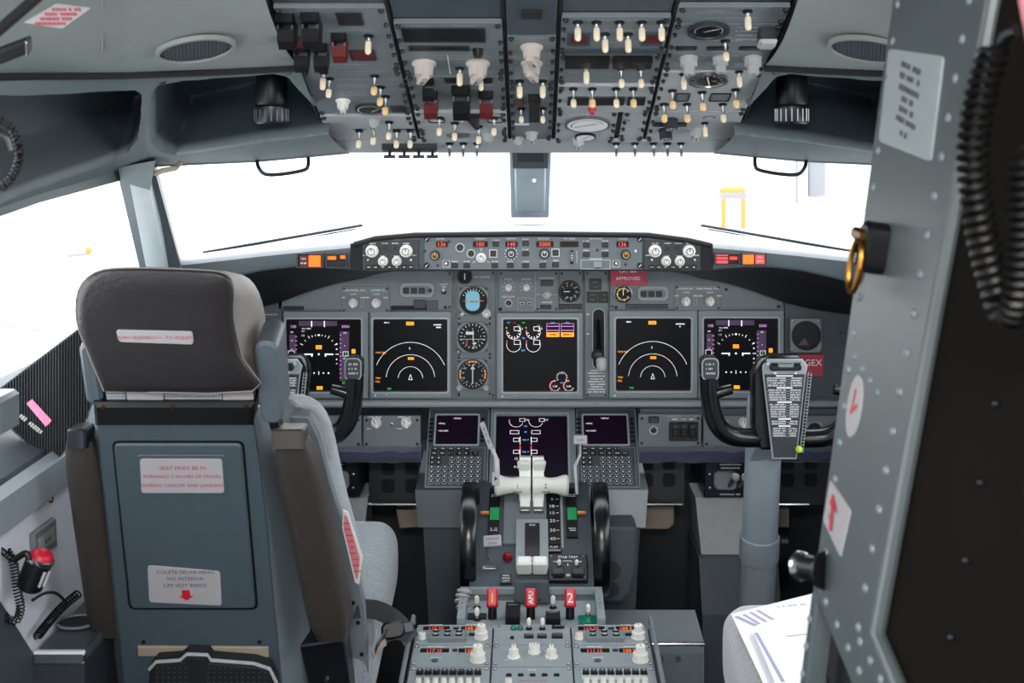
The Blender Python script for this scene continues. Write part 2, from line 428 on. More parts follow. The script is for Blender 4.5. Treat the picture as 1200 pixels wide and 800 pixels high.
# column 1 (left)
m1 = oh(0, 9, 82, 'leftmost overhead panel with big black curved switch guards and one red guard')
pit(m1, 395, 14, 425, 29); words_row(m1, 398, 424, 32)
pit(m1, 410, 58, 440, 70, 'red_dark')
for x, y, s in ((337, 25, 1.75), (366, 24, 1.8), (354, 58, 1.5), (377, 58, 1.5)): guard(m1, x, y, 'gb', s)
guard(m1, 399, 46, 'gr', 1.5); toggle(m1, 432, 42)
u, v, w, h = m1.R(343, 42, 362, 50); m1.b.box(u, v, w, h, 0, .01, 'dark_grey', mtop='red_dark')
for y in (20, 34, 75): words_row(m1, 385, 432, y, .0022)
m2 = oh(0, 83, 133, 'overhead panel with three staggered amber-tipped switches and a pointer knob')
toggle(m2, 379, 85); toggle(m2, 386, 92, 'l'); toggle(m2, 439, 89, 'r'); toggle(m2, 446, 102, 'r'); toggle(m2, 452, 113, 'r')
knob(m2, 402, 118, 'kp', 1.25, 180)
for y in (93, 99, 108, 111): words_row(m2, 395, 430, y, .0022)
for y in (92, 98, 104): words_row(m2, 455, 478, y, .0022)
u, v, w, h = m2.R(414, 122, 455, 133)
m2.b.lathe([(.028, 0), (.028, .004), (.024, .004)], 28, 'dark_grey', Matrix.Translation((u, v+.004, 0)), 'window_dark'); m2.b.arc(u, v+.004, .022, .0015, 0, 360, .0045, 'lettering'); m2.b.rect(u+.008, v+.004, .02, .0016, .005, 'lettering', .8)
u, v, w, h = m2.R(458, 123, 476, 130); m2.b.box(u, v, w, h, 0, .003, 'dark_grey', mtop='lit_blue' if 0 else 'window_dark')
m3 = oh(0, 134, 163, 'light overhead panel at lower left with five hanging switches and chrome knob', 'overhead_light', .003)
for x, y, st in ((421, 153, 'l'), (438, 149, 'l'), (456, 143, 'l'), (465, 153, 'l'), (481, 153, 'l')): toggle(m3, x, y, st)
knob(m3, 439, 141, 'kpg', 1.1)
for x0, x1 in ((413, 430), (458, 488)):
    a = m3.L(x0, 151); c = m3.L(x1, 151); m3.b.rect((a[0]+c[0])/2, a[1], c[0]-a[0], .004, .0006, 'black_plastic')

# column 2
m4 = oh(1, 27, 88, 'overhead panel with wide dark display window above two large cream knobs')
pit(m4, 471, 32, 569, 49, 'window_dark'); pit(m4, 479, 53, 550, 59, 'window_dark')
words_row(m4, 475, 530, 51, .002); words_row(m4, 480, 505, 30, .002); words_row(m4, 530, 560, 30, .002)
knob(m4, 497, 74, 'kdc', 1.9, 160); knob(m4, 560, 74, 'kdc', 1.9, 160); toggle(m4, 539, 80)
a = m4.L(523, 64); c = m4.L(529, 86); m4.b.rect((a[0]+c[0])/2, (a[1]+c[1])/2, .0018, a[1]-c[1], .0006, 'lettering')
u, v = m4.L(560, 58); m4.b.lathe([(.009, 0), (.007, .012)], 12, 'black_plastic', Matrix.Translation((u, v, 0)))
for y in (65, 68): words_row(m4, 505, 548, y, .002)
m5 = oh(1, 89, 128, 'overhead panel with two dark red switch guards either side of a black guard')
for x, y, k, s in ((502, 97, 'gb', 1.3), (505, 113, 'gr', 1.6), (541, 108, 'gb', 2.0), (570, 113, 'gr', 1.6)): guard(m5, x, y, k, s)
for x0, x1 in ((521, 537), (556, 577)):
    u, v, w, h = m5.R(x0, 91, x1, 96); m5.b.box(u, v, w, h, 0, .003, 'black_plastic')
toggle(m5, 564, 90, 'a', 0, .8)
words_row(m5, 515, 534, 99, .002); words_row(m5, 553, 578, 99, .002); toggle(m5, 542, 121, 'l')
m6 = oh(1, 129, 152, 'light overhead strip with square white labels above four hanging switches', 'overhead_light', .004)
for x0, x1 in ((502, 521), (571, 589)): pit(m6, x0, 137, x1, 143, 'lettering_dim', 'black_plastic')
u, v, w, h = m6.R(545, 133, 563, 148); m6.b.prism([(u-w/2, v+h/2), (u+w/2, v+h/2), (u+w*.4, v-h/2), (u+w*.1, v-h/2)], 0, .008, 'black_plastic', .001)
for x, y in ((515, 138), (533, 144), (579, 138), (561, 148)): toggle(m6, x, y, 'l')
m7 = oh(1, 153, 164, 'narrow overhead strip with oval chrome plate and knob over the windshield post', 'overhead_light', .002)
u, v = m7.L(537, 158); m7.b.prism(circ(u, v, .022, 24, .014), 0, .002, 'steel'); knob(m7, 572, 158, 'kpg', 1.1)

# column 3
m8 = oh(2, 42, 100, 'narrow centre overhead panel with two stacked cream knobs and two switches')
knob(m8, 623, 55, 'kdc', 1.7, 200); knob(m8, 623, 74, 'kdc', 1.7, 200); words_row(m8, 600, 647, 44, .002); words_row(m8, 603, 643, 91, .0022)
toggle(m8, 609, 95); toggle(m8, 636, 95)
for x in (602, 648):
    u, v = m8.L(x, 66); m8.b.scrib(u, v, .012, .002, .0005, 'lettering_dim')
m9 = oh(2, 101, 163, 'narrow centre overhead panel with black guarded switch between two small switches')
u, v, w, h = m9.R(619, 110, 633, 134); m9.b.box(u, v, w, h, 0, .016, 'black_plastic')
u, v, w, h = m9.R(602, 116, 614, 122); m9.b.box(u, v, w, h, 0, .004, 'dark_grey', mtop='red_dark')
u, v, w, h = m9.R(603, 144, 620, 146.5); m9.b.rect(u, v, w, h, .0006, 'lettering')
toggle(m9, 611, 127, 's'); toggle(m9, 636, 127, 's'); knob(m9, 623, 156, 'kpg', 1.2); knob(m9, 607, 162, 'kpg', 1.1)

# column 4
m10 = oh(3, 20, 63, 'overhead panel with seven cream switches in two rows above red-lettered windows')
for x in (677, 699, 726, 752, 775): toggle(m10, x, 26)
for x in (709, 736): toggle(m10, x, 40)
for x0, x1 in ((665, 692), (752, 778)):
    u, v, w, h = m10.R(x0, 37, x1, 53); m10.b.box(u, v, w, h, 0, .002, 'slate', mtop='slate'); m10.b.rect(u, v, w*.7, h*.55, .0026, 'red_dark')
m10.b.box(*m10.R(660, 56, 780, 62), 0, .003, 'slate'); words_row(m10, 690, 760, 23, .0024)
m11 = oh(3, 64, 97, 'overhead panel of three switches under black caption boxes')
for x0, x1 in ((662, 714), (718, 764)):
    u, v, w, h = m11.R(x0, 65, x1, 73); m11.b.box(u, v, w, h, 0, .012, 'black_plastic')
toggle(m11, 687, 78); toggle(m11, 728, 80, 'l'); toggle(m11, 751, 80, 'l'); words_row(m11, 665, 715, 84, .0022); words_row(m11, 722, 760, 84, .0022)
m12 = oh(3, 98, 129, 'light overhead panel with four amber-tipped switches above a red button', 'overhead_light', .004)
for x, st in ((672, 'l'), (694, 'r'), (722, 'l'), (742, 'r')): toggle(m12, x, 104, st)
for x0, x1 in ((665, 690), (696, 732), (735, 756)):
    u, v, w, h = m12.R(x0, 113, x1, 122); m12.b.box(u, v, w, h, 0, .003, 'dark_grey', mtop='window_dark')
u, v = m12.L(694, 127); bb = B(); bb.lathe([(.007, 0), (.007, .004), (.0055, .009), (.003, .011)], 14, 'red'); rb = bb.build('push_button', m12.e, TR(u, v)); rb['label'] = 'red push button'
m13 = oh(3, 130, 165, 'overhead panel with two oval white-faced gauges and a knob', 'overhead_light', .002, (0, .68))
u, v, w, h = m13.R(662, 136, 715, 152)
gg = B(); gg.lathe([(w*.5, 0), (w*.5, .004), (w*.45, .004)], 30, 'steel', TR(0, 0), 'lettering'); gg.rect(-.004, 0, w*.55, .002, .0045, 'black_plastic', .5); gg.arc(0, 0, w*.36, .0015, 20, 200, .0045, 'lettering_dark')
gg.build('round_gauge', m13.e, TR(u, v, .001))
u, v = m13.L(686, 158); gg = B(); gg.lathe([(.02, 0), (.02, .004), (.017, .004)], 24, 'dark_metal', None, 'lettering'); gg.rect(0, 0, .02, .0016, .0045, 'black_plastic', 1); gg.build('round_gauge', m13.e, TR(u, v-.004, .001))
knob(m13, 678, 163, 'kpg', 1.2)
m14 = oh(3, 130, 163, 'plain light overhead strip with a small arc mark right of the oval gauges', 'overhead_light', .002, (.7, 1))
u, v = m14.L(732, 142); m14.b.arc(u, v, .009, .003, 20, 160, .0006, 'black_plastic')

# column 5 (right)
m15 = oh(4, 8, 27, 'overhead strip at top right with single cream switch')
toggle(m15, 876, 13); words_row(m15, 830, 856, 12, .0022)
m16 = oh(4, 28, 82, 'right overhead panel with large round gauge, square knob and three fluted knobs')
u, v, w, h = m16.R(806, 24, 856, 40)
gg = B(); gg.lathe([(w*.5, 0), (w*.5, .005), (w*.43, .005), (w*.42, .002)], 30, 'dark_grey', None, 'window_dark'); gg.arc(0, 0, w*.33, .0012, -30, 210, .003, 'lettering_dim'); gg.rect(.004, .004, w*.4, .0014, .0035, 'lettering', .5)
gg.build('round_gauge', m16.e, TR(u, v-.006, .001))
u, v = m16.L(898, 36); b2 = B(); b2.prism(rrect(0, 0, .026, .03, .004), 0, .02, 'dark_grey', .002); b2.prism(rrect(0, 0, .028, .032, .005), .02, .026, 'knob_grey', .004); b2.build('square_knob', m16.e, TR(u, v))
toggle(m16, 850, 48, 'l')
for x, s in ((807, 1.3), (844, 1.15), (882, 1.3)): knob(m16, x, 68, 'kdg', s*.85, 20)
for x in (805, 842, 880):
    u, v, w, h = m16.R(x-14, 54, x+12, 58); m16.b.box(u, v, w, h, 0, .002, 'black_plastic', .004)
for y in (44, 47, 60): words_row(m16, 835, 872, y, .0022)
for y in (32, 36, 41, 46): words_row(m16, 862, 888, y, .0026, 'lettering')
m17 = oh(4, 83, 128, 'light right overhead panel with dark pressure gauge above angled caption windows', 'overhead_light', .002)
u, v, w, h = m17.R(807, 84, 853, 100)
gg = B(); gg.lathe([(w*.5, 0), (w*.5, .005), (w*.44, .005), (w*.43, .002)], 30, 'steel', None, 'window_dark'); gg.ticks(0, 0, w*.3, w*.38, .0015, range(-30, 220, 25), .003, 'lettering'); gg.rect(0, 0, .002, w*.6, .0035, 'lettering', .2); gg.rect(.01, 0, .008, .003, .0036, 'yellow')
gg.build('round_gauge', m17.e, TR(u, v, .001))
toggle(m17, 801, 87, 'a', 0, .9); toggle(m17, 866, 84, 'a', 0, .9)
for x, y, st in ((788, 106, 'r'), (823, 108, 'r'), (862, 105, 'r'), (778, 122, 'r'), (805, 122, 'r'), (847, 122, 'l')): toggle(m17, x, y, st)
for x0, x1 in ((791, 808), (832, 856)): pit(m17, x0, 109, x1, 118, 'panel_grey', 'black_plastic')
m18 = oh(4, 129, 163, 'rearmost-lit right overhead panel with fluted black rotary knobs above windshield', 'overhead_light', .002)
m18.e['label'] = 'right overhead panel nearest the windshield with fluted dark knobs'
for x, y, k, s in ((786, 140, 'krg', 1.6), (780, 152, 'krg', 1.6), (815, 152, 'kpg', 1.3)): knob(m18, x, y, k, s)
toggle(m18, 826, 144, 'a', 0, .9)
u, v, w, h = m18.R(765, 143, 805, 147); m18.b.box(u, v, w, h, 0, .003, 'black_plastic', .003)
u, v = m18.L(831, 138); m18.b.arc(u, v, .01, .003, 0, 200, .0006, 'black_plastic')
# front strip
m19 = Mod(OH, (-.385, -.006, .385, ohv(165)), 'overhead_switch_panel', 'long light strip along the windshield end of the overhead with thin steel switches', uv=True)
m19.plate('overhead_light', screws=False)
for x in (722, 744, 766, 782, 798, 527, 543, 559): toggle(m19, x, 168, 'd')
u, v, w, h = m19.R(448, 168, 512, 172); m19.b.box(u, v, w, h, 0, .01, 'dark_grey')
for x in (457, 474, 491, 507):
    u, v = m19.L(x, 172)
    tb = B(); tb.cyl((0, 0, 0), (0, 0, .02), .003, None, 8, 'dark_metal'); tb.cyl((-.011, 0, .02), (.011, 0, .02), .0035, None, 8, 'dark_metal'); tb.build('tee_lever', m19.e, TR(u, v))
# black latches running beside the module seams
for md in modules:
    for k in range(max(1, int(md.h/.045))):
        for sx in (-1, 1):
            if abs(md.cu+sx*md.w/2) > .38: continue
            v = -md.h/2+(k+.5)*.045+random.uniform(-.008, .008)
            md.b.lathe([(.0035, 0), (.0035, .004), (.002, .006)], 7, 'black_plastic', Matrix.Translation((sx*(md.w/2-.004), v, 0)))
    # fine captions under the upper edge
    for q in (.33, .66):
        md.b.scrib(random.uniform(-.02, .02), md.h*(q-.5), md.w*.45, .0018, .0004, 'lettering_dim')
    md.done()
m19.done()
# ================================================================ MAIN INSTRUMENT PANEL
MP = Frame((0, 3.30, ZC), (0, 0, 1))          # face of the instrument panel
LP = Frame((0, 3.25, ZC), (0, 0, 1))          # lower panels
# carrier plate with the tube ledge and the blue padded lip
b = B(); M0 = Frame((0, 3.31, ZC), (0, 0, 1)); b.T = M0.M()
def m0(px, py): return M0.at(px, py)
b.prism([m0(245, 472), m0(1030, 472), m0(1030, 300), m0(245, 300)], -.05, 0, 'panel_grey', .001)
ip = b.build('main_instrument_board'); tag(ip, 'wide grey main instrument panel behind all six displays', 'instrument panel')
b = B(); b.tube([P(262, 473.2, 3.285), P(1000, 473.2, 3.285)], .0085, 14, 'panel_light'); b.build('hand_rail_tube', ip)
for xa, xb in ((245, 497), (750, 1010)):
  b = B(); x0, x1 = P(xa, 480, 3.28).x, P(xb, 480, 3.28).x; z0, z1 = P(0, 488, 3.28).z, P(0, 478, 3.28).z
b.hexa([(x0, 3.27, z0), (x1, 3.27, z0), (x1, 3.33, z0), (x0, 3.33, z0), (x0, 3.27, z1), (x1, 3.27, z1), (x1, 3.33, z1), (x0, 3.33, z1)], 'slate'); b.build('lower_channel', ip)

def bezel_unit(fr, outer, scr, name, label, dark='screen', n=0, gap=.001):
    md = Mod(fr, outer, name, label, 'display', n=n)
    u, v, w, h = md.R(*scr)
    md.b.ring(rrect(0, 0, md.w, md.h, .003, 4), rrect(u, v, w+.01, h+.01, .006, 4), -.008, .006, 'bezel_grey')
    md.b.ring(rrect(u, v, w+.01, h+.01, .006, 4), rrect(u, v, w+.002, h+.002, .005, 4), .0055, .0062, 'bezel_lit')
    md.b.ring(rrect(u, v, w+.002, h+.002, .005, 4), rrect(u, v, w, h, .004, 4), .006, -.001, 'bezel_lit')
    for x in (-.3, .33): md.b.screw(x*md.w, -md.h/2+.006, .003, .006, 'steel')
    md.b.lathe([(.0022, .006), (.002, .008)], 8, 'lettering', Matrix.Translation((-md.w/2+.012, -md.h/2+.006, 0)))
    md.done('bezel'); s = B(); s.prism(rrect(u, v, w+.001, h+.001, .003), -.006, -.001, dark)
    md.s = s; md.sc = (u, v, w, h); return md
def fin(md):
    md.s.build('screen', md.e)

Z = -.0006
def pfd(md):
    s = md.s; L = md.L; x0, y0 = 336, 374
    if md.e['label'].startswith('right'): x0 = 825; y0 = 373
    def q(x, y): return L(x0+x, y0+y)
    def rc(xa, ya, xb, yb, m, z=Z): a = q(xa, ya); c = q(xb, yb); s.rect((a[0]+c[0])/2, (a[1]+c[1])/2, c[0]-a[0], a[1]-c[1], z, m)
    rc(3, 18, 11, 78, 'lit_band'); rc(62, 14, 73, 72, 'lit_band'); rc(14, 2, 59, 8, 'lit_band')
    rc(28.5, 2, 29.7, 9, 'lit_white', Z+.0002); rc(43.5, 2, 44.7, 9, 'lit_white', Z+.0002)
    s.text('100', *q(8, 8.5), .0095, Z, 'lit_pink'); s.text('5000', *q(69, 8.5), .0092, Z, 'lit_pink')
    s.text('100', *q(6, 15), .005, Z+.0003, 'lit_white'); s.text('NO VSPD', *q(23, 11), .005, Z, 'lit_white'); s.text('36.1', *q(19, 14), .005, Z, 'lit_white'); s.text('1.0', *q(19, 19), .006, Z, 'lit_white')
    for i, t in enumerate(('80', '60', '40')): s.text(t, *q(6, 25+i*10), .0055, Z+.0003, 'lit_pink')
    for i in range(11): rc(10, 20+i*5, 12, 20.7+i*5, 'lit_pink', Z+.0003)
    for i in range(11): rc(62, 18+i*5, 64, 18.7+i*5, 'lit_pink', Z+.0003)
    for i, t in enumerate(('200', '0', '200')): s.text(t, *q(68, 16+i*15), .005, Z+.0004, 'lit_white')
    u, v = q(37.5, 41)
    for a in (30, 45, 60, 70, 80, 90, 100, 110, 120, 135, 150):
        l = .007 if a in (30, 60, 120, 150) else .004; s.ticks(u, v, .043, .043+l, .0014, [a], Z, 'lit_white')
    s.rect(u, v+.045, .005, .0035, Z, 'lit_white')
    rc(34, 30.5, 41, 35, 'lit_amber'); s.text('FD', *q(37.5, 32.7), .006, Z+.0003, 'screen')
    for sx in (-1, 1): rc(37.5+sx*12-5, 40.3, 37.5+sx*12+5, 41.8, 'lit_white'); rc(37.5+sx*8-.8, 40.3, 37.5+sx*8+.8, 43.8, 'lit_white')
    rc(36.5, 40, 38.5, 42, 'lit_white')
    for x in (26, 32, 43, 49): s.flat(circ(*q(x, 63), .0019, 8), Z, 'lit_white')
    rc(37.2, 61, 38, 65, 'lit_white')
    for i, y in enumerate((29, 35, 47, 52)): s.flat(circ(*q(58.5, y), .0019, 8), Z, 'lit_white' if i < 3 else 'lit_pink')
    rc(57, 40.6, 61, 41.4, 'lit_white'); rc(2, 37, 9, 43, 'screen', Z+.0005); a = q(5.5, 40); s.frame(*a, .014, .012, .001, Z+.0006, 'lit_white')
    a = q(69, 40.5); s.frame(*a, .012, .01, .001, Z+.0006, 'lit_white'); s.rect(*a, .01, .008, Z+.0005, 'screen'); s.text('0', *a, .007, Z+.0007, 'lit_green')
    rc(76, 35, 80.5, 40, 'lit_amber'); rc(35, 78.5, 42, 82.5, 'lit_amber'); s.text('STD', *q(69, 74.5), .009, Z, 'lit_green')
    fin(md)
def nd(md, x0, y0):
    s = md.s
    def q(x, y): return md.L(x0+x, y0+y)
    u, v = q(43, 70)
    for r, a0, a1 in ((.086, 22, 158), (.057, 5, 175), (.029, 5, 175)): s.arc(u, v, r, .0009, a0, a1, Z, 'lit_white', 30)
    a = q(43, 68); s.flat([(a[0]-.005, a[1]-.006), (a[0]+.005, a[1]-.006), (a[0], a[1]+.008)], Z, 'lit_white'); s.flat([(a[0]-.0033, a[1]-.0047), (a[0]+.0033, a[1]-.0047), (a[0], a[1]+.005)], Z+.0003, 'screen')
    a = q(42.5, 5); s.rect(*a, .018, .008, Z, 'lit_amber'); s.text('MAP', *a, .006, Z+.0003, 'screen')
    a = q(43.5, 46); s.rect(*a, .014, .006, Z, 'lit_amber'); s.text('HDG', *a, .005, Z+.0003, 'screen')
    s.text('VOR FAIL', *q(2, 39), .006, Z, 'lit_amber', 'l'); s.text('TRM', *q(2, 69), .006, Z, 'lit_amber', 'l'); s.text('FAIL', *q(2, 73), .006, Z, 'lit_amber', 'l')
    s.text('TFC', *q(18, 81.5), .006, Z, 'lit_green'); s.scrib(*q(15, 4), .012, .003, Z, 'lit_white'); s.scrib(*q(75, 6.5), .02, .003, Z, 'lit_white'); s.scrib(*q(76, 9.5), .012, .003, Z, 'lit_white')
    a = q(42, 34); s.rect(*a, .0015, .005, Z, 'lit_white')
    fin(md)
pfd(bezel_unit(MP, (333, 364.5, 432, 466), (336, 374, 423, 458), 'display_unit', 'leftmost display with violet flight tapes, partly hidden by seat'))
md = bezel_unit(MP, (434, 364.5, 529, 466), (438, 374, 524, 458), 'display_unit', 'left navigation display with three white arcs beside round standby gauges'); nd(md, 438, 374)
md = bezel_unit(MP, (714, 363.5, 817, 466), (722, 373, 809, 457), 'display_unit', 'navigation display with white arcs right of the landing gear lever'); nd(md, 722, 373)
pfd(bezel_unit(MP, (818, 363.5, 918, 466), (825, 373, 911, 457), 'display_unit', 'right outer flight display with faint violet tapes behind the yoke'))
# engine display
md = bezel_unit(MP, (582.5, 366, 683, 467), (590, 374, 676, 458), 'display_unit', 'upper centre engine display with two dials and amber boxes'); s = md.s
def q(x, y): return md.L(590+x, 374+y)
for cx in (12, 35):
    u, v = q(cx, 15); s.arc(u, v, .0165, .001, 175, 400, Z, 'lit_white'); s.ticks(u, v, .011, .0155, .0018, range(190, 400, 30), Z, 'lit_white'); s.arc(u, v, .0165, .0022, 165, 180, Z, 'lit_red')
    a = q(cx+4, 11); s.frame(*a, .014, .009, .001, Z, 'lit_white'); s.rect(*a, .013, .008, Z-.0001, 'screen'); s.text('0.0', *q(cx+8.5, 11), .007, Z+.0002, 'lit_white')
    s.rect(*q(cx-8.5, 10), .003, .003, Z, 'lit_green', .7); s.text('93.1', *q(cx+6, 7.2), .004, Z, 'lit_green')
    u, v = q(cx, 30); s.arc(u, v, .0165, .001, 165, 385, Z, 'lit_white'); s.frame(*q(cx+4, 27), .014, .01, .001, Z, 'lit_white'); s.rect(*q(cx-8, 26), .002, .004, Z, 'lit_red')
s.text('TAT', *q(6, 4), .0045, Z, 'lit_cyan'); s.text('+16', *q(12.5, 4), .0045, Z, 'lit_redwhite'); s.text('TO', *q(23.5, 4), .0045, Z, 'lit_green')
s.text('N1', *q(23.5, 22), .006, Z, 'lit_cyan'); s.text('EGT', *q(23.5, 36.5), .005, Z, 'lit_cyan')
for cx in (58, 75):
    s.text('ENG', *q(cx, 4), .0045, Z, 'lit_blue'); s.frame(*q(cx, 11), .0295, .024, .0008, Z, 'lit_pink'); s.frame(*q(cx, 8.3), .0295, .0005, .0008, Z, 'lit_pink'); s.frame(*q(cx, 13), .0295, .0005, .0008, Z, 'lit_pink')
    a = q(cx, 18); s.rect(*a, .0305, .0105, Z+.0001, 'lit_amber'); s.scrib(*a, .02, .004, Z+.0003, 'screen')
for cx, cy, a0, a1, fat in ((68.5, 68, -30, 210, 0), (60.5, 78, 90, 230, 1), (76.5, 78, 90, 230, 1)):
    u, v = q(cx, cy); s.ticks(u, v, .01, .0135, .0013, range(a0, a0+260, 24), Z, 'lit_white')
    if fat: s.arc(u, v, .0125, .0022, a0, a1, Z, 'lit_redwhite'); s.text('1740' if 0 else '0.00', *q(cx, cy+.5), .0062, Z+.0002, 'lit_white')
s.text('FUEL', *q(68.5, 63.5), .004, Z, 'lit_blue'); s.text('KG', *q(68.5, 74.5), .005, Z, 'lit_cyan'); fin(md)

# ---- upper modules
u_ = Mod(MP, (326, 317, 530, 363), 'instrument_sub_panel', 'left upper instrument sub panel with annunciator strip and small toggle switch', n=0); 
u_.plate('panel_grey', .008)
u, v, w, h = u_.R(469, 331, 509, 348); u_.b.prism(octo(u, v, w, h, .008), 0, .006, 'panel_light', .001); u_.b.prism(octo(u, v, w*.85, h*.62, .006), .006, .0066, 'panel_grey')
for x in (476, 485.5, 494.5): button3(u_, x, 340, 'bts', 1.25, 1.35, .0065)
u, v = u_.L(504, 340); u_.b.lathe([(.005, .006), (.004, .012)], 12, 'black_plastic', TR(u, v))
u_.b.text('LIGHTS', *u_.L(520, 333), .0055, .0006, 'lettering'); u_.b.scrib(*u_.L(520, 335.8), .01, .0025, .0006, 'lettering'); toggle(u_, 520, 342, 'w', -25, .9)
u, v, w, h = u_.R(458, 358, 500, 363); u_.b.rect(u, v, w, h, .0006, 'black_matte')
u, v, w, h = u_.R(485, 351, 499, 361); u_.b.box(u, v, w, h, 0, .005, 'dark_grey'); u, v, w, h = u_.R(500, 352, 513, 362); u_.b.box(u, v, w, h, 0, .004, 'slate')
u, v, w, h = u_.R(332, 358.5, 356, 363); u_.b.box(u, v, w, h, 0, .003, 'black_plastic')
for x, y in ((522, 360), (334, 361), (329, 352)): u_.b.screw(*u_.L(x, y), .004, 0, 'black_plastic')
u_.done()
def du_select(rect, title, kx, lb):
    m = Mod(MP, rect, 'display_selector_panel', lb, n=.0025); m.plate('panel_grey', .0022)
    for (t, x), k in zip(title, kx):
        m.b.text(t, *m.L(x, rect[1]+5), .0068, .0006, 'lettering'); m.b.text('NORM', *m.L(k, rect[1]+9.5), .0052, .0006, 'lettering')
        m.b.scrib(*m.L(k-11, rect[1]+13.5), .01, .003, .0006, 'lettering'); m.b.scrib(*m.L(k+11, rect[1]+13.5), .01, .003, .0006, 'lettering')
        knob(m, k, rect[1]+20, 'kp', 1.05)
    a = m.L((kx[0]+kx[1])/2-3, rect[1]+19); m.b.frame(a[0], a[1], .006, .022, .0005, .0005, 'lettering_dim'); m.done()
du_select((400, 335, 457, 366.5), (('MAIN PANEL DUs', 415), ('LOWER DU', 443)), (414, 441), 'left display selector module with two pointer knobs')
du_select((790, 333, 845, 364), (('LOWER DU', 803), ('MAIN PANEL DUs', 829)), (804, 832), 'right display selector module with two pointer knobs')
# gauges column
def gauge(cx, cy, r, label, oct=True, fr=MP, cat='gauge', body=None, n=.0):
    m = Mod(fr, (cx-r*1.12, cy-r*1.1, cx+r*1.12, cy+r*1.1), 'round_gauge', label, cat, n=n); s = r/FP*fr.O.y
    m.r = s
    if oct: m.b.prism(octo(0, 0, s*2.2, s*2.1, s*.45), -.006, .003, body or 'bezel_grey', .001)
    else: m.b.lathe([(s*1.12, -.004), (s*1.12, .002), (s, .003)], 28, body or 'bezel_grey')
    m.b.lathe([(s*1.03, .002), (s*1.03, .0065), (s*.97, .0065), (s*.95, .004)], 32, 'black_plastic', None, 'black_plastic')
    if oct:
        for x in (-1, 1):
            for y in (-1, 1): m.b.screw(x*s*.95, y*s*.9, .0022, .003)
    m.b.build('case', m.e); m.b = B(); m.f = B(); m.f.prism(circ(0, 0, s*.94, 32), .003, .0042, 'black_matte'); m.z = .0045; return m
m = gauge(555, 352, 16, 'standby attitude gauge with pale blue ball, topmost of three'); r = m.r; z = m.z
m.f.prism(rrect(-.002, 0, r*1.05, r*1.5, r*.45, 6), .0042, .006, 'sphere_blue', .001)
m.f.rect(0, 0, r*1.5, .0018, .0065, 'orange'); m.f.rect(-.004, -.002, .008, .0016, .0068, 'black_plastic'); m.f.rect(.007, -.002, .006, .0016, .0068, 'black_plastic')
m.f.ticks(0, 0, r*.78, r*.9, .0016, range(30, 151, 15), .0065, 'lettering'); m.f.build('dial', m.e)
put(PR['krw'], 'rotary_knob', m.e, TR(r*.95, -r*.95, .002, 0, 0, .95)); put(PR['krs'], 'rotary_knob', m.e, TR(-r*.85, -r*.98, .002, 0, 0, .6))
m = gauge(554, 395, 17, 'standby altimeter and airspeed gauge, middle of three'); r = m.r
m.f.ticks(0, .003, r*.72, r*.88, .0014, range(0, 360, 18), .0046, 'lettering'); m.f.rect(0, -r*.12, r*1.8, .0015, .0046, 'lettering_dim')
for i, a in enumerate(range(90, -250, -45)): m.f.text(str(i), r*.55*math.cos(R(a)), .003+r*.5*math.sin(R(a)), .0062, .0047, 'lettering')
m.f.rect(.001, r*.1, .0018, r*.75, .0048, 'lettering'); m.f.rect(-r*.2, r*.3, r*.55, r*.2, .0049, 'lettering'); m.f.rect(-r*.42, -r*.5, .005, .008, .005, 'red'); m.f.rect(.003, -r*.52, .0015, r*.5, .005, 'lettering'); m.f.rect(.006, -r*.4, .005, .004, .005, 'lettering')
m.f.build('dial', m.e); put(PR['krg'], 'rotary_knob', m.e, TR(-r*.98, -r*.98, .002, 0, 0, .7))
m = gauge(554, 438, 17, 'standby compass gauge with orange markers, lowest of three'); r = m.r
for a in (90, 0, 180): m.f.arc(0, 0, r*.88, .004, a-22, a+22, .0046, 'orange')
for i, t in enumerate(('N', '3', '6', 'E', '12', '15', 'S', '21', '24', 'W', '30', '33')):
    a = R(90-30*i-8); m.f.text(t, r*.68*math.cos(a), r*.68*math.sin(a), .0062, .0047, 'lettering')
m.f.ticks(0, 0, r*.8, r*.9, .0012, range(0, 360, 15), .0048, 'lettering'); m.f.rect(0, 0, .0028, r*1.3, .005, 'lettering'); m.f.flat([(-.005, r*.35), (.005, r*.35), (0, r*.62)], .0051, 'lettering'); m.f.rect(0, 0, .0008, r*1.2, .0052, 'black_matte')
m.f.build('dial', m.e); put(PR['kpg'], 'rotary_knob', m.e, TR(r*.92, -r*.92, .003, .5, 0, .7)); put(PR['kpg'], 'rotary_knob', m.e, TR(-r*.92, -r*.92, .003, -.5, 0, .7))
cf = Mod(MP, (534.5, 317, 581, 467), 'gauge_mounting_panel', 'narrow vertical grey panel holding three standby gauges', n=-.0075); cf.plate('panel_grey', .002)
cf.b.text('YAW DAMPER', *cf.L(564, 324.5), .0062, .0006, 'lettering')
for y in (373, 379, 415, 419, 461):
    for x in (538, 574): cf.b.screw(*cf.L(x, y), .003)
cf.done()
m = gauge(544.5, 324, 8, 'small yaw damper gauge with one white bar', False, body='black_plastic', n=-.004); m.f.rect(0, 0, .0022, m.r*.9, .0046, 'lettering'); m.f.build('dial', m.e)

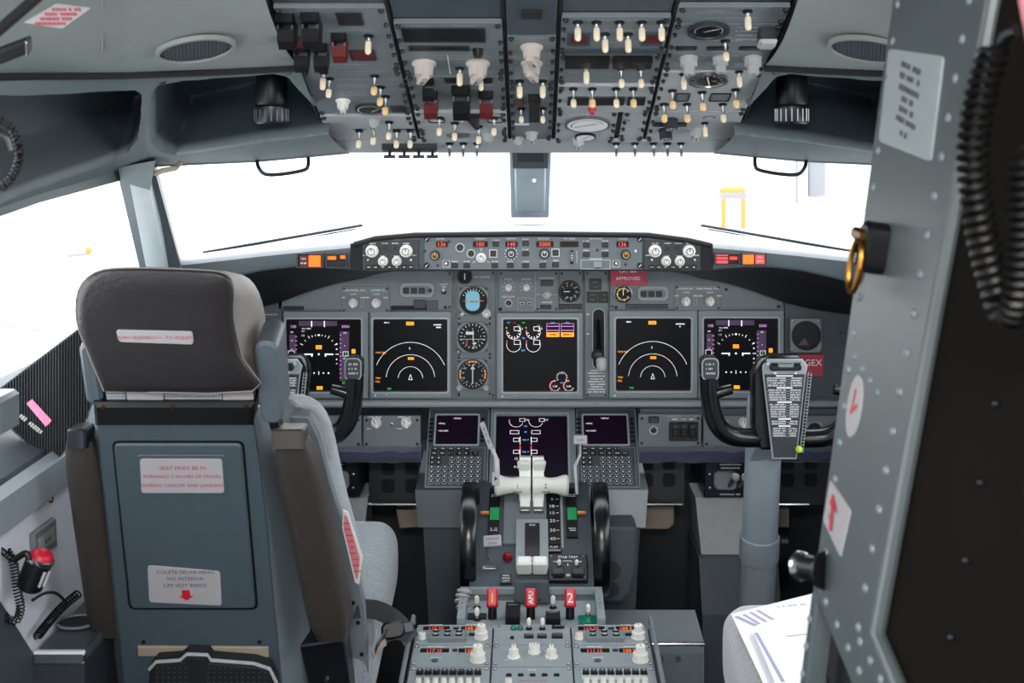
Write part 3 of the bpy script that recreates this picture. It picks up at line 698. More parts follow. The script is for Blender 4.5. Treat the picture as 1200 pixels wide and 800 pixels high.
# centre upper module
c = Mod(MP, (584, 317, 655, 365), 'instrument_sub_panel', 'centre sub panel with speed reference knobs and autobrake knob'); c.plate('panel_grey', .008)
for t, x, y in (('N1 SET', 596, 327), ('SPD REF', 617, 327), ('FUEL FLOW', 596, 347.5), ('AUTO BRAKE', 641, 325.5), ('ANTISKID', 641, 354)): c.b.text(t, *c.L(x, y), .0058, .0006, 'lettering')
for x, y in ((596, 337), (617, 337)): c.b.ticks(*c.L(x, y), .0115, .015, .0009, range(-30, 211, 40), .0006, 'lettering'); knob(c, x, y, 'krw', .8)
toggle(c, 596, 355, 'd', 0, .9, 1.2); a = c.L(596, 355); c.b.arc(*a, .008, .001, 0, 360, .0006, 'lettering')
a = c.R(607, 349, 625, 364); c.b.frame(*a, .0007, .0006, 'lettering_dim')
for x in (612, 620): u, v = c.L(x, 355.5); c.b.box(u, v, .013, .008, 0, .003, 'steel', mtop='window_dark'); c.b.frame(u, v, .009, .005, .001, .0035, 'lettering')
u, v, w, h = c.R(634, 328, 648, 335); c.b.box(u, v, w, h, 0, .003, 'black_plastic'); u, v, w, h = c.R(633, 357, 646, 362); c.b.box(u, v, w, h, 0, .003, 'black_plastic')
u, v = c.L(641, 345); c.b.rect(u, v, .05, .0007, .0005, 'lettering'); knob(c, 641, 345, 'kpg', 1.0, 90)
a = c.L(627.5, 341); c.b.rect(a[0], a[1], .0007, .085, .0005, 'lettering_dim')
c.b.screw(*c.L(586, 362), .004, 0, 'black_plastic'); c.b.screw(*c.L(630, 362), .003, 0, 'black_plastic'); c.done()
fl = Mod(MP, (655, 317, 683, 365), 'instrument_sub_panel', 'narrow sub panel behind the black flap position gauge', n=0); fl.plate('panel_grey', .008)
u, v, w, h = fl.R(655.5, 356, 682, 362); fl.b.box(u, v, w, h, 0, .003, 'black_plastic'); fl.b.rect(u, v, .001, h, .0034, 'slate'); fl.done()
m = gauge(667.5, 341, 11.5, 'black flap position gauge with white numerals', False, body='black_plastic', n=.005)
for i, t in enumerate(('1', '2', '5', '10', '15', '25', '30', '40')): a = R(150-i*38); m.f.text(t, m.r*.66*math.cos(a), m.r*.66*math.sin(a), .0062, .0047, 'lettering')
m.f.ticks(0, 0, m.r*.82, m.r*.92, .0014, range(-120, 181, 38), .0047, 'lettering'); m.f.rect(-m.r*.3, 0, m.r*.6, .0022, .005, 'lettering'); m.f.build('dial', m.e)
# gear panel
g_ = Mod(MP, (685, 317, 713, 466), 'landing_gear_panel', 'tall narrow landing gear panel with slot, lever and placard'); g_.plate('panel_grey', .008)
for x, y, w in ((697.5, 333, 14), (687+7, 348, 13), (707, 348, 11)):
    a = g_.R(x-w/2, y-6.5, x+w/2, y+6.5); bb = B(); bb.box(0, 0, a[2], a[3], 0, .004, 'black_plastic'); bb.rect(0, a[3]*.22, a[2]*.7, a[3]*.28, .0045, 'window_dark'); bb.rect(0, -a[3]*.22, a[2]*.7, a[3]*.28, .0045, 'window_dark'); bb.scrib(0, a[3]*.22, a[2]*.5, .002, .0047, 'green'); bb.scrib(0, -a[3]*.22, a[2]*.5, .002, .0047, 'green')
    bb.build('indicator_light', g_.e, TR(a[0], a[1]))
a = g_.R(694, 361, 709, 433); g_.b.ring(rrect(*a, .015, 6), rrect(a[0], a[1], a[2]-.004, a[3]-.004, .013, 6), 0, .004, 'bezel_lit'); g_.b.prism(rrect(a[0], a[1], a[2]-.004, a[3]-.004, .013, 6), -.0005, .0008, 'black_matte')
for i, y in enumerate((434, 437, 440.5, 444, 447, 450, 453, 456, 459)): g_.b.scrib(*g_.L(699, y), .04 if i % 3 else .03, .0028, .0006, 'lettering')
for y in (368, 391): u, v = g_.L(689, y); g_.b.rect(u, v, .006, .002, .0006, 'lettering')
g_.done()
lv = B(); a = g_.L(701, 375); c2 = g_.L(701, 408)
lv.tube([(a[0], a[1], .002), (a[0], (a[1]+c2[1])/2, .03), (c2[0], c2[1], .06)], [.0035, .0045, .0065], 8, 'black_plastic')
lv.tube([(a[0]-.004, a[1], .002), (c2[0]-.008, c2[1], .05)], .0018, 6, 'steel'); lv.tube([(a[0]+.004, a[1], .002), (c2[0]+.008, c2[1], .05)], .0018, 6, 'steel')
lv.ball((c2[0]-.004, c2[1]-.006, .06), .015, 'dark_grey')
lvo = lv.build('gear_lever', g_.e); kb = B(); kb.lathe([(.006, 0), (.012, .004), (.0125, .02), (.01, .03), (.005, .034)], 16, 'knob_grey', Matrix.Translation((c2[0]+.004, c2[1]-.01, .066)) @ Matrix.Rotation(R(70), 4, 'X'), 'yellow'); kb.build('lever_knob', lvo)['label'] = 'pale wheel-shaped knob'
# right upper modules
u2 = Mod(MP, (714.5, 317, 917, 362), 'instrument_sub_panel', 'right upper instrument sub panel with annunciator strip beside red placard'); u2.plate('panel_grey', .008)
u, v, w, h = u2.R(747, 335, 783, 352); u2.b.prism(octo(u, v, w, h, .007), 0, .006, 'panel_light', .001); u2.b.prism(octo(u, v, w*.85, h*.62, .006), .006, .0066, 'panel_grey')
for x in (754, 763, 772): button3(u2, x, 344, 'bts', 1.2, 1.35, .0065)
u, v, w, h = u2.R(733, 356, 783, 361.5); u2.b.box(u, v, w, h, 0, .003, 'dark_grey')
for k in range(1, 4): u2.b.rect(u-w/2+w*k/4, v, .001, h, .0034, 'black_matte')
for x, y in ((722, 360), (851, 339), (912, 359)): u2.b.screw(*u2.L(x, y), .004, 0, 'black_plastic')
u2.done()
m = gauge(730, 344, 9.5, 'small brake pressure gauge with yellow arc beneath red placard', False, body='steel', n=.005); m.f.arc(0, 0, m.r*.72, .0025, 30, 330, .0046, 'yellow'); m.f.ticks(0, 0, m.r*.55, m.r*.9, .0012, range(30, 331, 50), .0047, 'lettering'); m.f.rect(0, m.r*.25, .002, m.r*.8, .005, 'lettering'); m.f.build('dial', m.e)
pl = Mod(MP, (715, 315, 758, 333.5), 'placard', 'red placard reading CAT IIIA APPROVED under the glareshield', 'placard', n=.0125); pl.b.box(0, 0, pl.w, pl.h, -.001, .001, 'maroon'); pl.b.text('CAT IIIA', *pl.L(736, 317.5), .011, .0013, 'lettering'); pl.b.text('APPROVED', *pl.L(736, 326), .0115, .0013, 'lettering'); pl.done('sheet')
# clock box and red placard, far right panel
sp = Mod(MP, (919.5, 350, 1012, 466), 'side_instrument_panel', 'dark grey outer instrument panel right of the displays', n=0); sp.plate('slate', .008, screws=False)
for x, y in ((932, 356), (985, 390)): sp.b.screw(*sp.L(x, y), .003)
sp.done()
a = Frame((0, 3.29, ZC), (0, 0, 1))
m = Mod(a, (925, 372, 963, 413), 'round_gauge', 'clock in square grey case at the right end of the panel', 'gauge'); m.b.ring(rrect(0, 0, m.w, m.h, .006), circ(0, 0, .033, 20), 0, .012, 'bezel_grey') if 0 else m.b.prism(rrect(0, 0, m.w, m.h, .006), -.001, .008, 'bezel_grey', .002)
for x in (-1, 1):
    for y in (-1, 1): m.b.screw(x*(m.w/2-.006), y*(m.h/2-.007), .0035, .008, 'steel')
m.b.build('case', m.e); f = B(); f.lathe([(.0345, .008), (.0345, .011), (.032, .011), (.031, .0085)], 32, 'black_plastic', None, 'window_dark'); f.flat([(-.02, -.022), (.006, -.022), (-.004, -.004)], .0115, 'lit_band'); f.build('dial', m.e)
m = Mod(a, (925, 415, 965, 441), 'placard', 'red placard with letters GEX behind the right yoke clipboard', 'placard'); m.b.box(0, 0, m.w, m.h, 0, .0015, 'maroon'); m.b.text('GEX', *m.L(953, 424.5), .021, .0018, 'lettering'); m.done('sheet')
# left side panel strip by seat
sl = Mod(MP, (245, 345, 331, 466), 'side_instrument_panel', 'outer left instrument panel mostly hidden behind headrest', n=0); sl.plate('slate', .008); 
u, v = sl.L(318, 386); sl.b.prism(octo(u, v, .04, .05, .01), 0, .006, 'dark_grey', .001); sl.b.scrib(u, v+.035, .03, .003, .0006, 'lettering_dim'); sl.b.arc(u, v, .012, .004, 0, 360, .0065, 'steel'); sl.done()

# ---- lower panels at LP
def lowp(rect, label, screws=True):
    m = Mod(LP, rect, 'lower_instrument_panel', label); m.plate('panel_grey', .012, screws=False)
    for x, y in ((rect[0]+4, rect[1]+5), (rect[0]+4, rect[3]-5), (rect[2]-4, rect[1]+5), (rect[2]-4, rect[3]-5)): m.b.screw(*m.L(x, y), .0035, 0, 'black_plastic')
    return m
m = lowp((245, 487, 424, 525), 'lower grey panel behind the left yoke')
knob(m, 407, 495, 'kp', 1.1, -30); m.b.scrib(*m.L(392, 502), .012, .003, .0006, 'lettering'); m.done()
m = lowp((425.5, 487, 493, 525), 'lower panel with two white pointer knobs left of the keypad')
for x in (441, 476): knob(m, x, 495, 'kp', 1.15, 25); m.b.scrib(*m.L(x-2, 488.5), .03, .003, .0006, 'lettering'); m.b.scrib(*m.L(x-8, 502), .012, .003, .0006, 'lettering')
m.b.screw(*m.L(459, 497), .004, 0, 'steel'); m.done()
m = lowp((748, 485, 822, 524), 'lower panel with three black rocker switches and a toggle')
button(m, 766, 491.5, 'bt', 1.5, .9); toggle(m, 766, 504, 'd', -30, .9); a = m.L(766, 504); m.b.arc(*a, .009, .001, 0, 360, .0006, 'lettering')
m.b.text('BRIGHTNESS' if 0 else 'SOURCE SELECT', *m.L(790, 487.5), .0045, .0006, 'lettering_dim')
a = m.R(784, 494, 818, 516); m.b.box(*a, 0, .005, 'black_plastic')
for x in (791, 801, 811):
    u, v = m.L(x, 505); rk = B(); rk.prism(rrect(0, .004, .015, .03, .002), .004, .012, 'black_plastic', .002); rk.prism(rrect(0, .014, .015, .012, .002), .008, .018, 'dark_grey', .002); rk.build('rocker_switch', m.e, TR(u, v)); m.b.scrib(*m.L(x, 491), .012, .003, .0006, 'lettering')
m.done()
m = lowp((824, 487, 1000, 525), 'long lower panel behind the right control column')
for x in (871,): knob(m, x, 495, 'kp', 1.1)
a = m.R(943, 494, 965, 512); m.b.prism(rrect(*a, .012), 0, .004, 'panel_light', .001); m.b.lathe([(.016, .004), (.014, .007)], 20, 'black_plastic', TR(a[0], a[1]))
for x in (852, 940): m.b.screw(*m.L(x, 494), .004, 0, 'steel')
m.done()
# blue padded lip
for x0, x1, lb in ((245, 494, 'blue fuzzy carpet lip under the left lower panels'), (748, 1005, 'blue fuzzy carpet lip under the right lower panels')):
    b = B(); A = P(x0, 0, 3.25).x; C_ = P(x1, 0, 3.25).x
    prof = [(3.30, P(0, 524, 3.25).z), (3.225, P(0, 525, 3.23).z), (3.205, P(0, 529, 3.21).z), (3.205, P(0, 535, 3.21).z), (3.225, P(0, 541, 3.23).z), (3.30, P(0, 541, 3.23).z)]
    b.loft([[(A+(C_-A)*i/24, y+random.uniform(-.002, .002), z+random.uniform(-.0025, .0025)) for y, z in prof] for i in range(25)], 'carpet_blue')
    tag(b.build('padded_carpet_lip'), lb, 'trim')
# ================================================================ GLARESHIELD AND ITS PANELS
GF = 3.05
# columns: px, front top, front bottom, under-back row, back-top py and distance
cols = [(620, 270, 317, 317, 262, 3.62), (700, 271, 317, 317, 262, 3.62), (757, 272, 317, 317, 263, 3.6), (800, 278.5, 318, 318, 264, 3.57), (826, 283, 318, 323, 266, 3.55), (834, 285, 317, 326, 268, 3.54), (870, 288, 314, 332, 272, 3.5),
        (905, 291.5, 314, 342, 276, 3.45), (940, 295, 318, 354, 281, 3.4), (975, 299, 326, 362, 287, 3.34), (1010, 303, 335, 367, 293, 3.28), (1048, 307, 342, 371, 299, 3.22)]
def gsec(c):
    px, t, bt, ub, bk, db = c; x = (px-CX)*GF/FP
    zt = ZC-(t-HY)*GF/FP; zb = ZC-(bt-HY)*GF/FP; zu = ZC-(ub-HY)*3.27/FP; zk = ZC-(bk-HY)*db/FP
    return x, zt, zb, zu, zk, db
secs = [gsec(c) for c in cols]; secs = [(-x, a, b_, c, d, e) for x, a, b_, c, d, e in secs[:0:-1]]+secs[1:]
b = B(); top = []; face = []; under = []
for x, zt, zb, zu, zk, db in secs:
    top.append([(x, db, zk-.03), (x, db, zk), (x, lerp(GF, db, .6), lerp(zt, zk, .62)+.004), (x, lerp(GF, db, .2), lerp(zt, zk, .22)+.005), (x, GF+.03, zt+.003), (x, GF+.012, zt), (x, GF+.004, zt-.004), (x, GF, zt-.010)])
    face.append([(x, GF, zt-.010), (x, GF, zb+.008), (x, GF+.003, zb+.002), (x, GF+.010, zb)])
    under.append([(x, GF+.010, zb), (x, lerp(GF, 3.27, .5), lerp(zb, zu, .35)-.002), (x, 3.27, zu), (x, 3.298, zu+.004), (x, 3.298, min(zb+.06, zt-.045))])
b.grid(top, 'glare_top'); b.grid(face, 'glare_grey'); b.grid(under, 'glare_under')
for row in (secs[0], secs[-1]):
    x, zt, zb, zu, zk, db = row; b.add([(x, GF, zt-.01), (x, GF, zb+.008), (x, 3.27, zu), (x, db, zk-.03), (x, db, zk)], [(0, 1, 2, 3, 4)], 'glare_grey')
gs = b.build('glareshield', ang=50); tag(gs, 'grey padded glareshield cowl across the foot of the windshield', 'glareshield')
b = B(); b.tube([P(px, t+1.5, 3.042) for px, t in ((415, 285), (440, 278), (486, 274), (623, 272.5), (760, 274), (806, 280), (832, 286))], .006, 8, 'black_matte')
b.build('edge_roll', gs)
for s in (-1, 1):    # dark wells and grey cheeks at either end of the control heads
    b = B(); px = lambda q: 623+s*(q-623); xs = sorted(((px(821)-CX)*GF/FP, (px(835)-CX)*GF/FP)); z0, z1 = P(0, 317, GF).z, P(0, 285, GF).z
    b.box((xs[0]+xs[1])/2, (z0+z1)/2, xs[1]-xs[0], z1-z0, 0, .006, 'black_matte'); b.build('side_recess', gs, Frame((0, GF, 0), (0, 0, 1)).M())
GP = Frame((0, GF-.004, ZC), (0, 0, 1))
m = Mod(GP, (497, 276, 753, 316), 'autopilot_control_panel', 'long autopilot control panel with red digit windows, centre of glareshield'); m.plate('panel_grey', .007, screws=False)
for x in (500, 750):
    for y in (280, 311): m.b.lathe([(.007, 0), (.0065, .003), (.004, .003), (.003, .005)], 12, 'black_plastic', TR(*m.L(x, y))); m.b.rect(*m.L(x, y), .008, .0015, .0052, 'lettering', .8)
for x0, x1, t in ((511, 525, '136'), (554, 572, '100'), (592, 607, '140'), (628, 649, '5000'), (656, 678, ''), (722, 737, '136')):
    a = m.R(x0, 282.5, x1, 289.5); d = B(); d.ring(rrect(0, 0, a[2], a[3], .002), rrect(0, 0, a[2]-.004, a[3]-.003, .001), 0, .002, 'black_plastic'); d.prism(rrect(0, 0, a[2]-.004, a[3]-.003, .001), 0, .0006, 'readout')
    if t: d.text(t, 0, 0, .0125, .0009, 'lit_digits')
    d.build('digit_window', m.e, TR(a[0], a[1]))
for t, x, y in (('COURSE', 516, 279.5), ('IAS/MACH', 563, 279.5), ('HEADING', 599, 279.5), ('ALTITUDE', 637, 279.5), ('VERT SPEED', 667, 279.5), ('A/P ENGAGE', 698, 279.5), ('COURSE', 730, 279.5), ('DISENGAGE', 698, 303)): m.b.text(t, *m.L(x, y), .005, .0006, 'lettering')
a = m.L(510, 299); kk = knob(m, 510, 299, 'kry', 1.15); knob(m, 733, 298, 'kry', 1.15); knob(m, 564, 302, 'krw', 1.05); a = m.L(564, 302); m.b.ticks(*a, .014, .021, .001, (210, 330, 90), .0006, 'lettering')
knob(m, 599, 297, 'krg', 1.2); a = m.L(599, 297); m.b.ticks(*a, .011, .015, .0015, range(0, 360, 30), .0006, 'lettering'); knob(m, 638, 297, 'krg', 1.35)
for x, y, r in ((539, 290, .009), (552, 297, .0085)): a = m.L(x, y); m.b.arc(*a, r, .0015, 0, 360, .0006, 'lettering'); m.b.lathe([(r*.8, 0), (r*.7, .004)], 16, 'black_plastic', TR(*a))
for x, y in ((578, 297), (651, 296)): a = m.L(x, y); m.b.frame(*a, .016, .016, .0015, .0006, 'lettering'); m.b.box(*a, .011, .011, 0, .004, 'black_plastic')
for x, y in ((581, 286), (616, 285), (616, 297), (533, 311), (547, 311), (580, 311), (598, 311), (616, 311), (636, 311), (651, 310), (687, 287), (709, 287), (687, 298), (709, 298)):
    button(m, x, y, 'bts', 1.3); m.b.scrib(*m.L(x, y-4.8), .014, .0022, .0006, 'lettering')
for x in (523, 722): toggle(m, x, 308, 'w', 0, .75); m.b.frame(*m.L(x, 309), .014, .014, .0008, .0005, 'lettering')
a = m.R(681, 304.5, 715, 315); m.b.frame(*a, .0008, .0006, 'lettering'); bb = B(); bb.prism(rrect(0, 0, .018, .012, .001), 0, .01, 'panel_light', .001); bb.box(0, -.007, .014, .004, 0, .004, 'black_plastic'); bb.build('disengage_bar', m.e, TR(a[0]+.004, a[1]))
wl = B(); wl.cyl((-.003, 0, 0), (.003, 0, 0), .016, None, 20, 'dark_grey')
for k in range(20): q = R(k*18); wl.box(0, 0, .001, .001, 0, .001, 'dark_grey'); wl.rect(0, .013*math.cos(q) if math.sin(q) > 0 else 0, .005, .0016, .0165*max(0, math.sin(q))+.0004, 'lettering')
wl.build('thumb_wheel', m.e, TR(*m.L(670, 301), -.004)); a = m.L(676, 301); m.b.rect(*a, .0008, .026, .0006, 'lettering')
for x, y in ((498, 294), (526, 283), (745, 294), (733, 310), (700, 293), (513, 311)): m.b.lathe([(.003, 0), (.0025, .002)], 10, 'black_plastic' if x != 745 else 'lettering', TR(*m.L(x, y)))
m.done()
def efis(dx, lb):
    m = Mod(GP, (423+dx, 281, 491+dx, 316.5), 'display_control_panel', lb); m.plate('dark_grey', .007, screws=False)
    for x, y, k, s in ((436, 294, 'krw', 1.35), (476, 294, 'krw', 1.35), (449, 306, 'krw', 1.05), (465, 306, 'krw', 1.05)): knob(m, x+dx, y, k, s)
    for x in (451, 463): a = m.L(x+dx, 291); m.b.lathe([(.0065, 0), (.006, .003)], 14, 'black_plastic', TR(*a)); m.b.arc(*a, .005, .001, 0, 360, .0035, 'slate')
    for x in (432, 482): toggle(m, x+dx, 304, 'w', 0, .6)
    for k in range(7): button(m, 432+k*8.3+dx, 312.8, 'bts', 1.1); m.b.scrib(*m.L(432+k*8.3+dx, 312.8), .006, .002, .0034, 'lettering')
    for x, y in ((436, 285), (451, 285), (463, 285), (476, 285), (449, 300), (465, 300), (429, 299), (484, 299)): m.b.scrib(*m.L(x+dx, y), .014, .0022, .0006, 'lettering')
    m.b.frame(0, 0, m.w*.96, m.h*.94, .0006, .0005, 'slate'); m.done()
efis(0, 'left display control panel with four white ringed knobs'); efis(331.5, 'right display control panel with four white ringed knobs')
def warn(px, seq, lb):
    m = Mod(GP, (px[0], 296, px[1], 314 if px[0] < 600 else 311), 'warning_light_unit', lb, 'warning light'); m.b.ring(rrect(0, 0, m.w, m.h, .002), rrect(0, 0, m.w-.006, m.h-.006, .001), -.004, .008, 'dark_grey'); m.b.rect(0, 0, m.w, m.h, -.001, 'black_plastic'); m.done('case')
    for x0, x1, y0, y1, k, t in seq:
        a = m.R(x0, y0, x1, y1); bb = B(); bb.box(0, 0, a[2], a[3], -.001, .004, k, .001, .0005)
        if t: bb.text(t, 0, a[3]*.2, .0055, .0043, 'lettering'); bb.scrib(0, -a[3]*.2, a[2]*.7, .003, .0043, 'lettering')
        bb.build('warning_lamp', m.e, TR(a[0], a[1]))
warn((348, 380), ((351, 361, 299, 312, 'red_dark', 'FIRE'), (362, 376, 299, 313, 'lit_orange', ''), ), 'lit orange master caution lamp, left end of glareshield')
warn((382, 407), ((384, 394, 300, 304, 'lit_orange', ''), (399, 405, 299, 303, 'lit_orange', ''), (384, 404, 305, 312, 'black_plastic', '')), 'dark annunciator window with two small lit orange captions, left of centre')
warn((836, 867), ((839, 853, 297, 300, 'lit_redwhite', ''), (839, 853, 301, 304, 'lit_redwhite', ''), (839, 853, 305, 308.5, 'lit_redwhite', ''), (855, 864, 300.5, 304, 'lit_red', '')), 'dark annunciator window with three stacked red captions')
warn((868, 898), ((870.5, 883, 298, 309, 'lit_orange', ''), (885, 896, 298, 309, 'lit_redwhite', 'FIRE')), 'lit orange and red warning lamps, right end of glareshield')
# items lying at the windshield foot
b = B(); b.tube([P(518, 266.5, 3.45), P(560, 265, 3.5), P(690, 266.5, 3.45)], .0025, 6, 'black_matte'); tag(b.build('windshield_wiper_arm'), 'thin dark wiper arm lying along the centre windshield foot', 'wiper')
for s, lb in ((-1, 'left'), (1, 'right')):
    def q(px, py, d): return P(px if s > 0 else 1246-px, py, d)
    b = B(); b.tube([q(822, 264, 3.62), q(1008, 296, 3.32)], .004, 6, 'dark_metal'); b.tube([q(830, 268.5, 3.58), q(1000, 298, 3.3)], .002, 6, 'dark_metal')
    tag(b.build('trim_9' if s < 0 else 'trim_10'), f'dark double seal line along the {lb} windshield foot', 'window seal', kind='structure')
# ================================================================ KEYPAD DISPLAYS AND LOWER DISPLAY
CD_O = Vector((0, 3.33, P(0, 478, 3.33).z)); CD_B = Vector((0, 3.17, P(0, 573, 3.17).z))
CD = Frame(CD_O, CD_O-CD_B)
def cdu(rect, scr, lb, right=False):
    m = Mod(CD, rect, 'keypad_display_unit', lb, 'control display unit'); m.plate('slate', .05, .004, screws=False)
    W, H = m.w, m.h
    m.b.ring(rrect(0, 0, W, H, .004), rrect(0, 0, W-.006, H-.006, .003), 0, .002, 'bezel_grey')
    sw = B(); su, sv, ww, hh = m.R(*scr); m.b.ring(rrect(su, sv, ww+.008, hh+.008, .004), rrect(su, sv, ww, hh, .002), 0, .003, 'bezel_lit')
    sw.prism(rrect(0, 0, ww, hh, .002), -.001, .001, 'screen_violet'); sw.text('MENU', 0, hh*.4, .0065, .0013, 'lit_white'); sw.text('<FMC', -ww*.45, hh*.22, .0065, .0013, 'lit_white', 'l'); sw.text('<ACARS', -ww*.45, -.03*hh, .0065, .0013, 'lit_white', 'l')
    sw.build('screen', m.e, TR(su, sv))
    for k in range(6):
        for x in (su-ww/2-.0115, su+ww/2+.0115): put(PR['bts'], 'line_key', m.e, Matrix.Translation((x, sv+hh*.36-k*hh*.148, .001)) @ Matrix.Diagonal((.85, .75, 1, 1)))
    y0 = sv-hh/2-.009; ky = (y0-(-H/2+.006))/8
    cw = (W-.02)/8
    for r in range(2):
        for c in range(5 if r == 0 else 6): 
            put(PR['bts'], 'function_key', m.e, Matrix.Translation((-W/2+.018+c*cw*1.22, y0-ky*(r+.3), .001)) @ Matrix.Diagonal((1.3, 1.25, 1, 1)))
            m.b.scrib(-W/2+.018+c*cw*1.22, y0-ky*(r+.3), .008, .003, .0044, 'lettering')
    for r in range(2, 8):
        for c in range(8):
            x = -W/2+.014+c*cw*.98; y = y0-ky*(r+.3)
            if r < 4 and c == 2: continue
            put(KEYR if (c > 2 or r > 3) else PR['bts'], 'letter_key', m.e, TR(x, y, .001)); m.b.rect(x, y, .0036, .0036, .0052 if (c > 2 or r > 3) else .0044, 'lettering')
    m.b.frame(0, (y0-H/2)/2+.001, W-.016, (y0+H/2), .0006, .0005, 'lettering_dim'); m.done('case'); return m
kr = B(); kr.lathe([(.0062, 0), (.0062, .002), (.0056, .0024)], 10, 'bezel_lit'); kr.lathe([(.0052, .002), (.005, .003), (.0045, .004)], 10, 'black_plastic'); KEYR = kr.mesh('letter_key')
cdu((500, 478.5, 573, 572), (511, 487, 560, 521), 'left keypad display unit with dark violet screen and rows of small keys')
cdu((676, 478.5, 748, 572), (684, 487, 735, 521), 'right keypad display unit with dark violet screen and rows of small keys')
md = bezel_unit(CD, (574, 478.5, 675, 576), (581, 487, 665, 572), 'display_unit', 'lower centre violet display behind the thrust levers', 'screen_violet'); s = md.s
def q(x, y): return md.L(581+x, 487+y)
for cx, o in ((24, 7), (47, 7)):
    s.arc(*q(cx, 6), .0165, .001, 165, 340, Z, 'lit_white'); s.frame(*q(cx+o, 4.8), .012, .008, .001, Z, 'lit_white'); s.text('0.0', *q(cx+o+5, 4.5), .007, Z, 'lit_white')
for y in (19, 28, 42): 
    s.frame(*q(22 if y < 20 else 24, y), .02 if y < 20 else .013, .009, .0012, Z, 'lit_white'); s.frame(*q(47 if y < 20 else 45, y), .02 if y < 20 else .013, .009, .0012, Z, 'lit_white')
for x in (28.5, 41.5):
    s.rect(*q(x, 29), .0014, .022, Z, 'lit_white'); s.rect(*q(x, 42), .0014, .02, Z, 'lit_white'); s.rect(*q(x, 37), .0025, .009, Z+.0001, 'lit_red')
for y, t in ((12, 'N2'), (19, 'FF'), (28, 'OIL P'), (42, 'OIL T')): s.text(t, *q(35, y), .0062, Z, 'lit_cyan')
s.text('15', *q(24, 50), .009, Z, 'lit_white'); s.text('0.6', *q(24, 59.5), .009, Z, 'lit_white')
fin(md)
# ================================================================ PEDESTAL
PF = Frame((0, 2.75, ZC-(730-HY)*2.75/FP), (0, .24, .022))      # aft electronics top
# forward stand bodies under the keypads
def blockpx(b, pts_front, pts_back, m):
    """loft between a front outline and a back outline"""
    b.loft([pts_front, pts_back], m)
for s, lb in ((-1, 'left'), (1, 'right')):
    b = B(); xi, xo = .115*s, .262*s
    # keypad shelf
    A = Vector((0, 3.165, P(0, 574, 3.165).z)); zl = P(0, 617, 3.15).z
    b.hexa([(xi, 3.145, zl), (xo*.97, 3.145, zl), (xo*.97, 3.36, zl), (xi, 3.36, zl), (xi, 3.165, A.z), (xo, 3.165, A.z), (xo, 3.42, A.z+.03), (xi, 3.42, A.z+.03)], 'panel_light' if s > 0 else 'slate')
    b2 = B(); b2.hexa([(xi, 3.19, 0), (xo*.82, 3.19, 0), (xo*.82, 3.36, 0), (xi, 3.36, 0), (xi, 3.16, zl), (xo*.93, 3.16, zl), (xo*.93, 3.36, zl), (xi, 3.36, zl)], 'slate')
    o = b.build('keypad_stand'); b2.build('stand_foot', o); tag(o, f'grey angled stand under the {lb} keypad display unit', 'stand')
    if s > 0:
        c = B(); c.prism(rrect(0, 0, .028, .02, .003), 0, .004, 'black_plastic', .001); c.lathe([(.007, .004), (.006, .009)], 12, 'steel'); c.build('jack_socket', o, Frame((0, 3.155, ZC), (0, 0, 1)).M(*[Frame((0, 3.155, ZC), (0, 0, 1)).at(733, 634)[i] for i in (0, 1)]))
# side pod right of trim wheel with two round patches
b = B(); fr = Frame((0, 3.05, ZC), (0, 0, 1))
pts = [fr.at(x, y) for x, y in ((690, 704), (728, 706), (740, 695), (747, 660), (747, 622), (744, 618), (690, 618))]
b.prism(pts, -.1, 0, 'slate', .006)
o = b.build('pedestal_side_pod', None, fr.M()); tag(o, 'grey rounded speaker pod right of the trim wheel', 'speaker pod')
for y, r in ((668, .026), (690, .022)): c = B(); c.prism(circ(0, 0, r, 24, r*.85), 0, .002, 'dark_grey'); u, v = fr.at(714, y); c.build('speaker_grille', o, TR(u, v))
# throttle quadrant body
prof = [(3.25, .40), (3.25, .600), (3.215, .655), (3.17, .650), (3.10, .6265), (3.03, .594), (2.96, .556), (2.90, .515), (2.875, .49), (2.865, .465), (2.86, .34), (3.0, .30)]
b = B(); hw = .128
b.loft([[(x, y, z) for y, z in prof] for x in (-hw, hw)], 'slate')
tq = b.build('throttle_quadrant', smooth=False); tag(tq, 'grey thrust lever quadrant between the two black trim wheels', 'throttle quadrant')
def qsurf(py, off=0.0):
    """point on the quadrant top seen at picture row py"""
    pr = prof[2:10]
    for (ya, za), (yb, zb) in zip(pr, pr[1:]):
        pa = HY+(ZC-za)*FP/ya; pb = HY+(ZC-zb)*FP/yb
        if py <= pb or (yb, zb) == pr[-1]:
            t = (py-pa)/(pb-pa); y = lerp(ya, yb, t); z = lerp(za, zb, t); d = Vector((0, ya-yb, za-zb)).normalized(); return y, z, d
def QF(py, off=0):
    y, z, d = qsurf(py); f = Frame((0, y, z), d); f.O = f.O+f.N*off; return f
def strip(x0, x1, ya, yb, m, off, name, parent, th=.002, n=8):
    """a plate following the curved top between two rows"""
    bb = B(); rows = []
    for k in range(n+1):
        py = lerp(ya, yb, k/n); f = QF(py); c = []
        for (X, o) in ((x0, 0), (x0, off+th), (x1, off+th), (x1, 0)): 
            p = f.O+f.N*o; c.append((X, p.y, p.z))
        rows.append(c)
    bb.loft(rows, m); return bb.build(name, parent)
strip(-.128, .128, 560, 695, 'slate', .0005, 'top_cover', tq, .002, 10)
strip(-.060, .032, 560, 640, 'panel_grey', .002, 'lever_gate', tq, .006)
strip(.031, .062, 562, 640, 'black_plastic', .003, 'flap_scale', tq, .003)
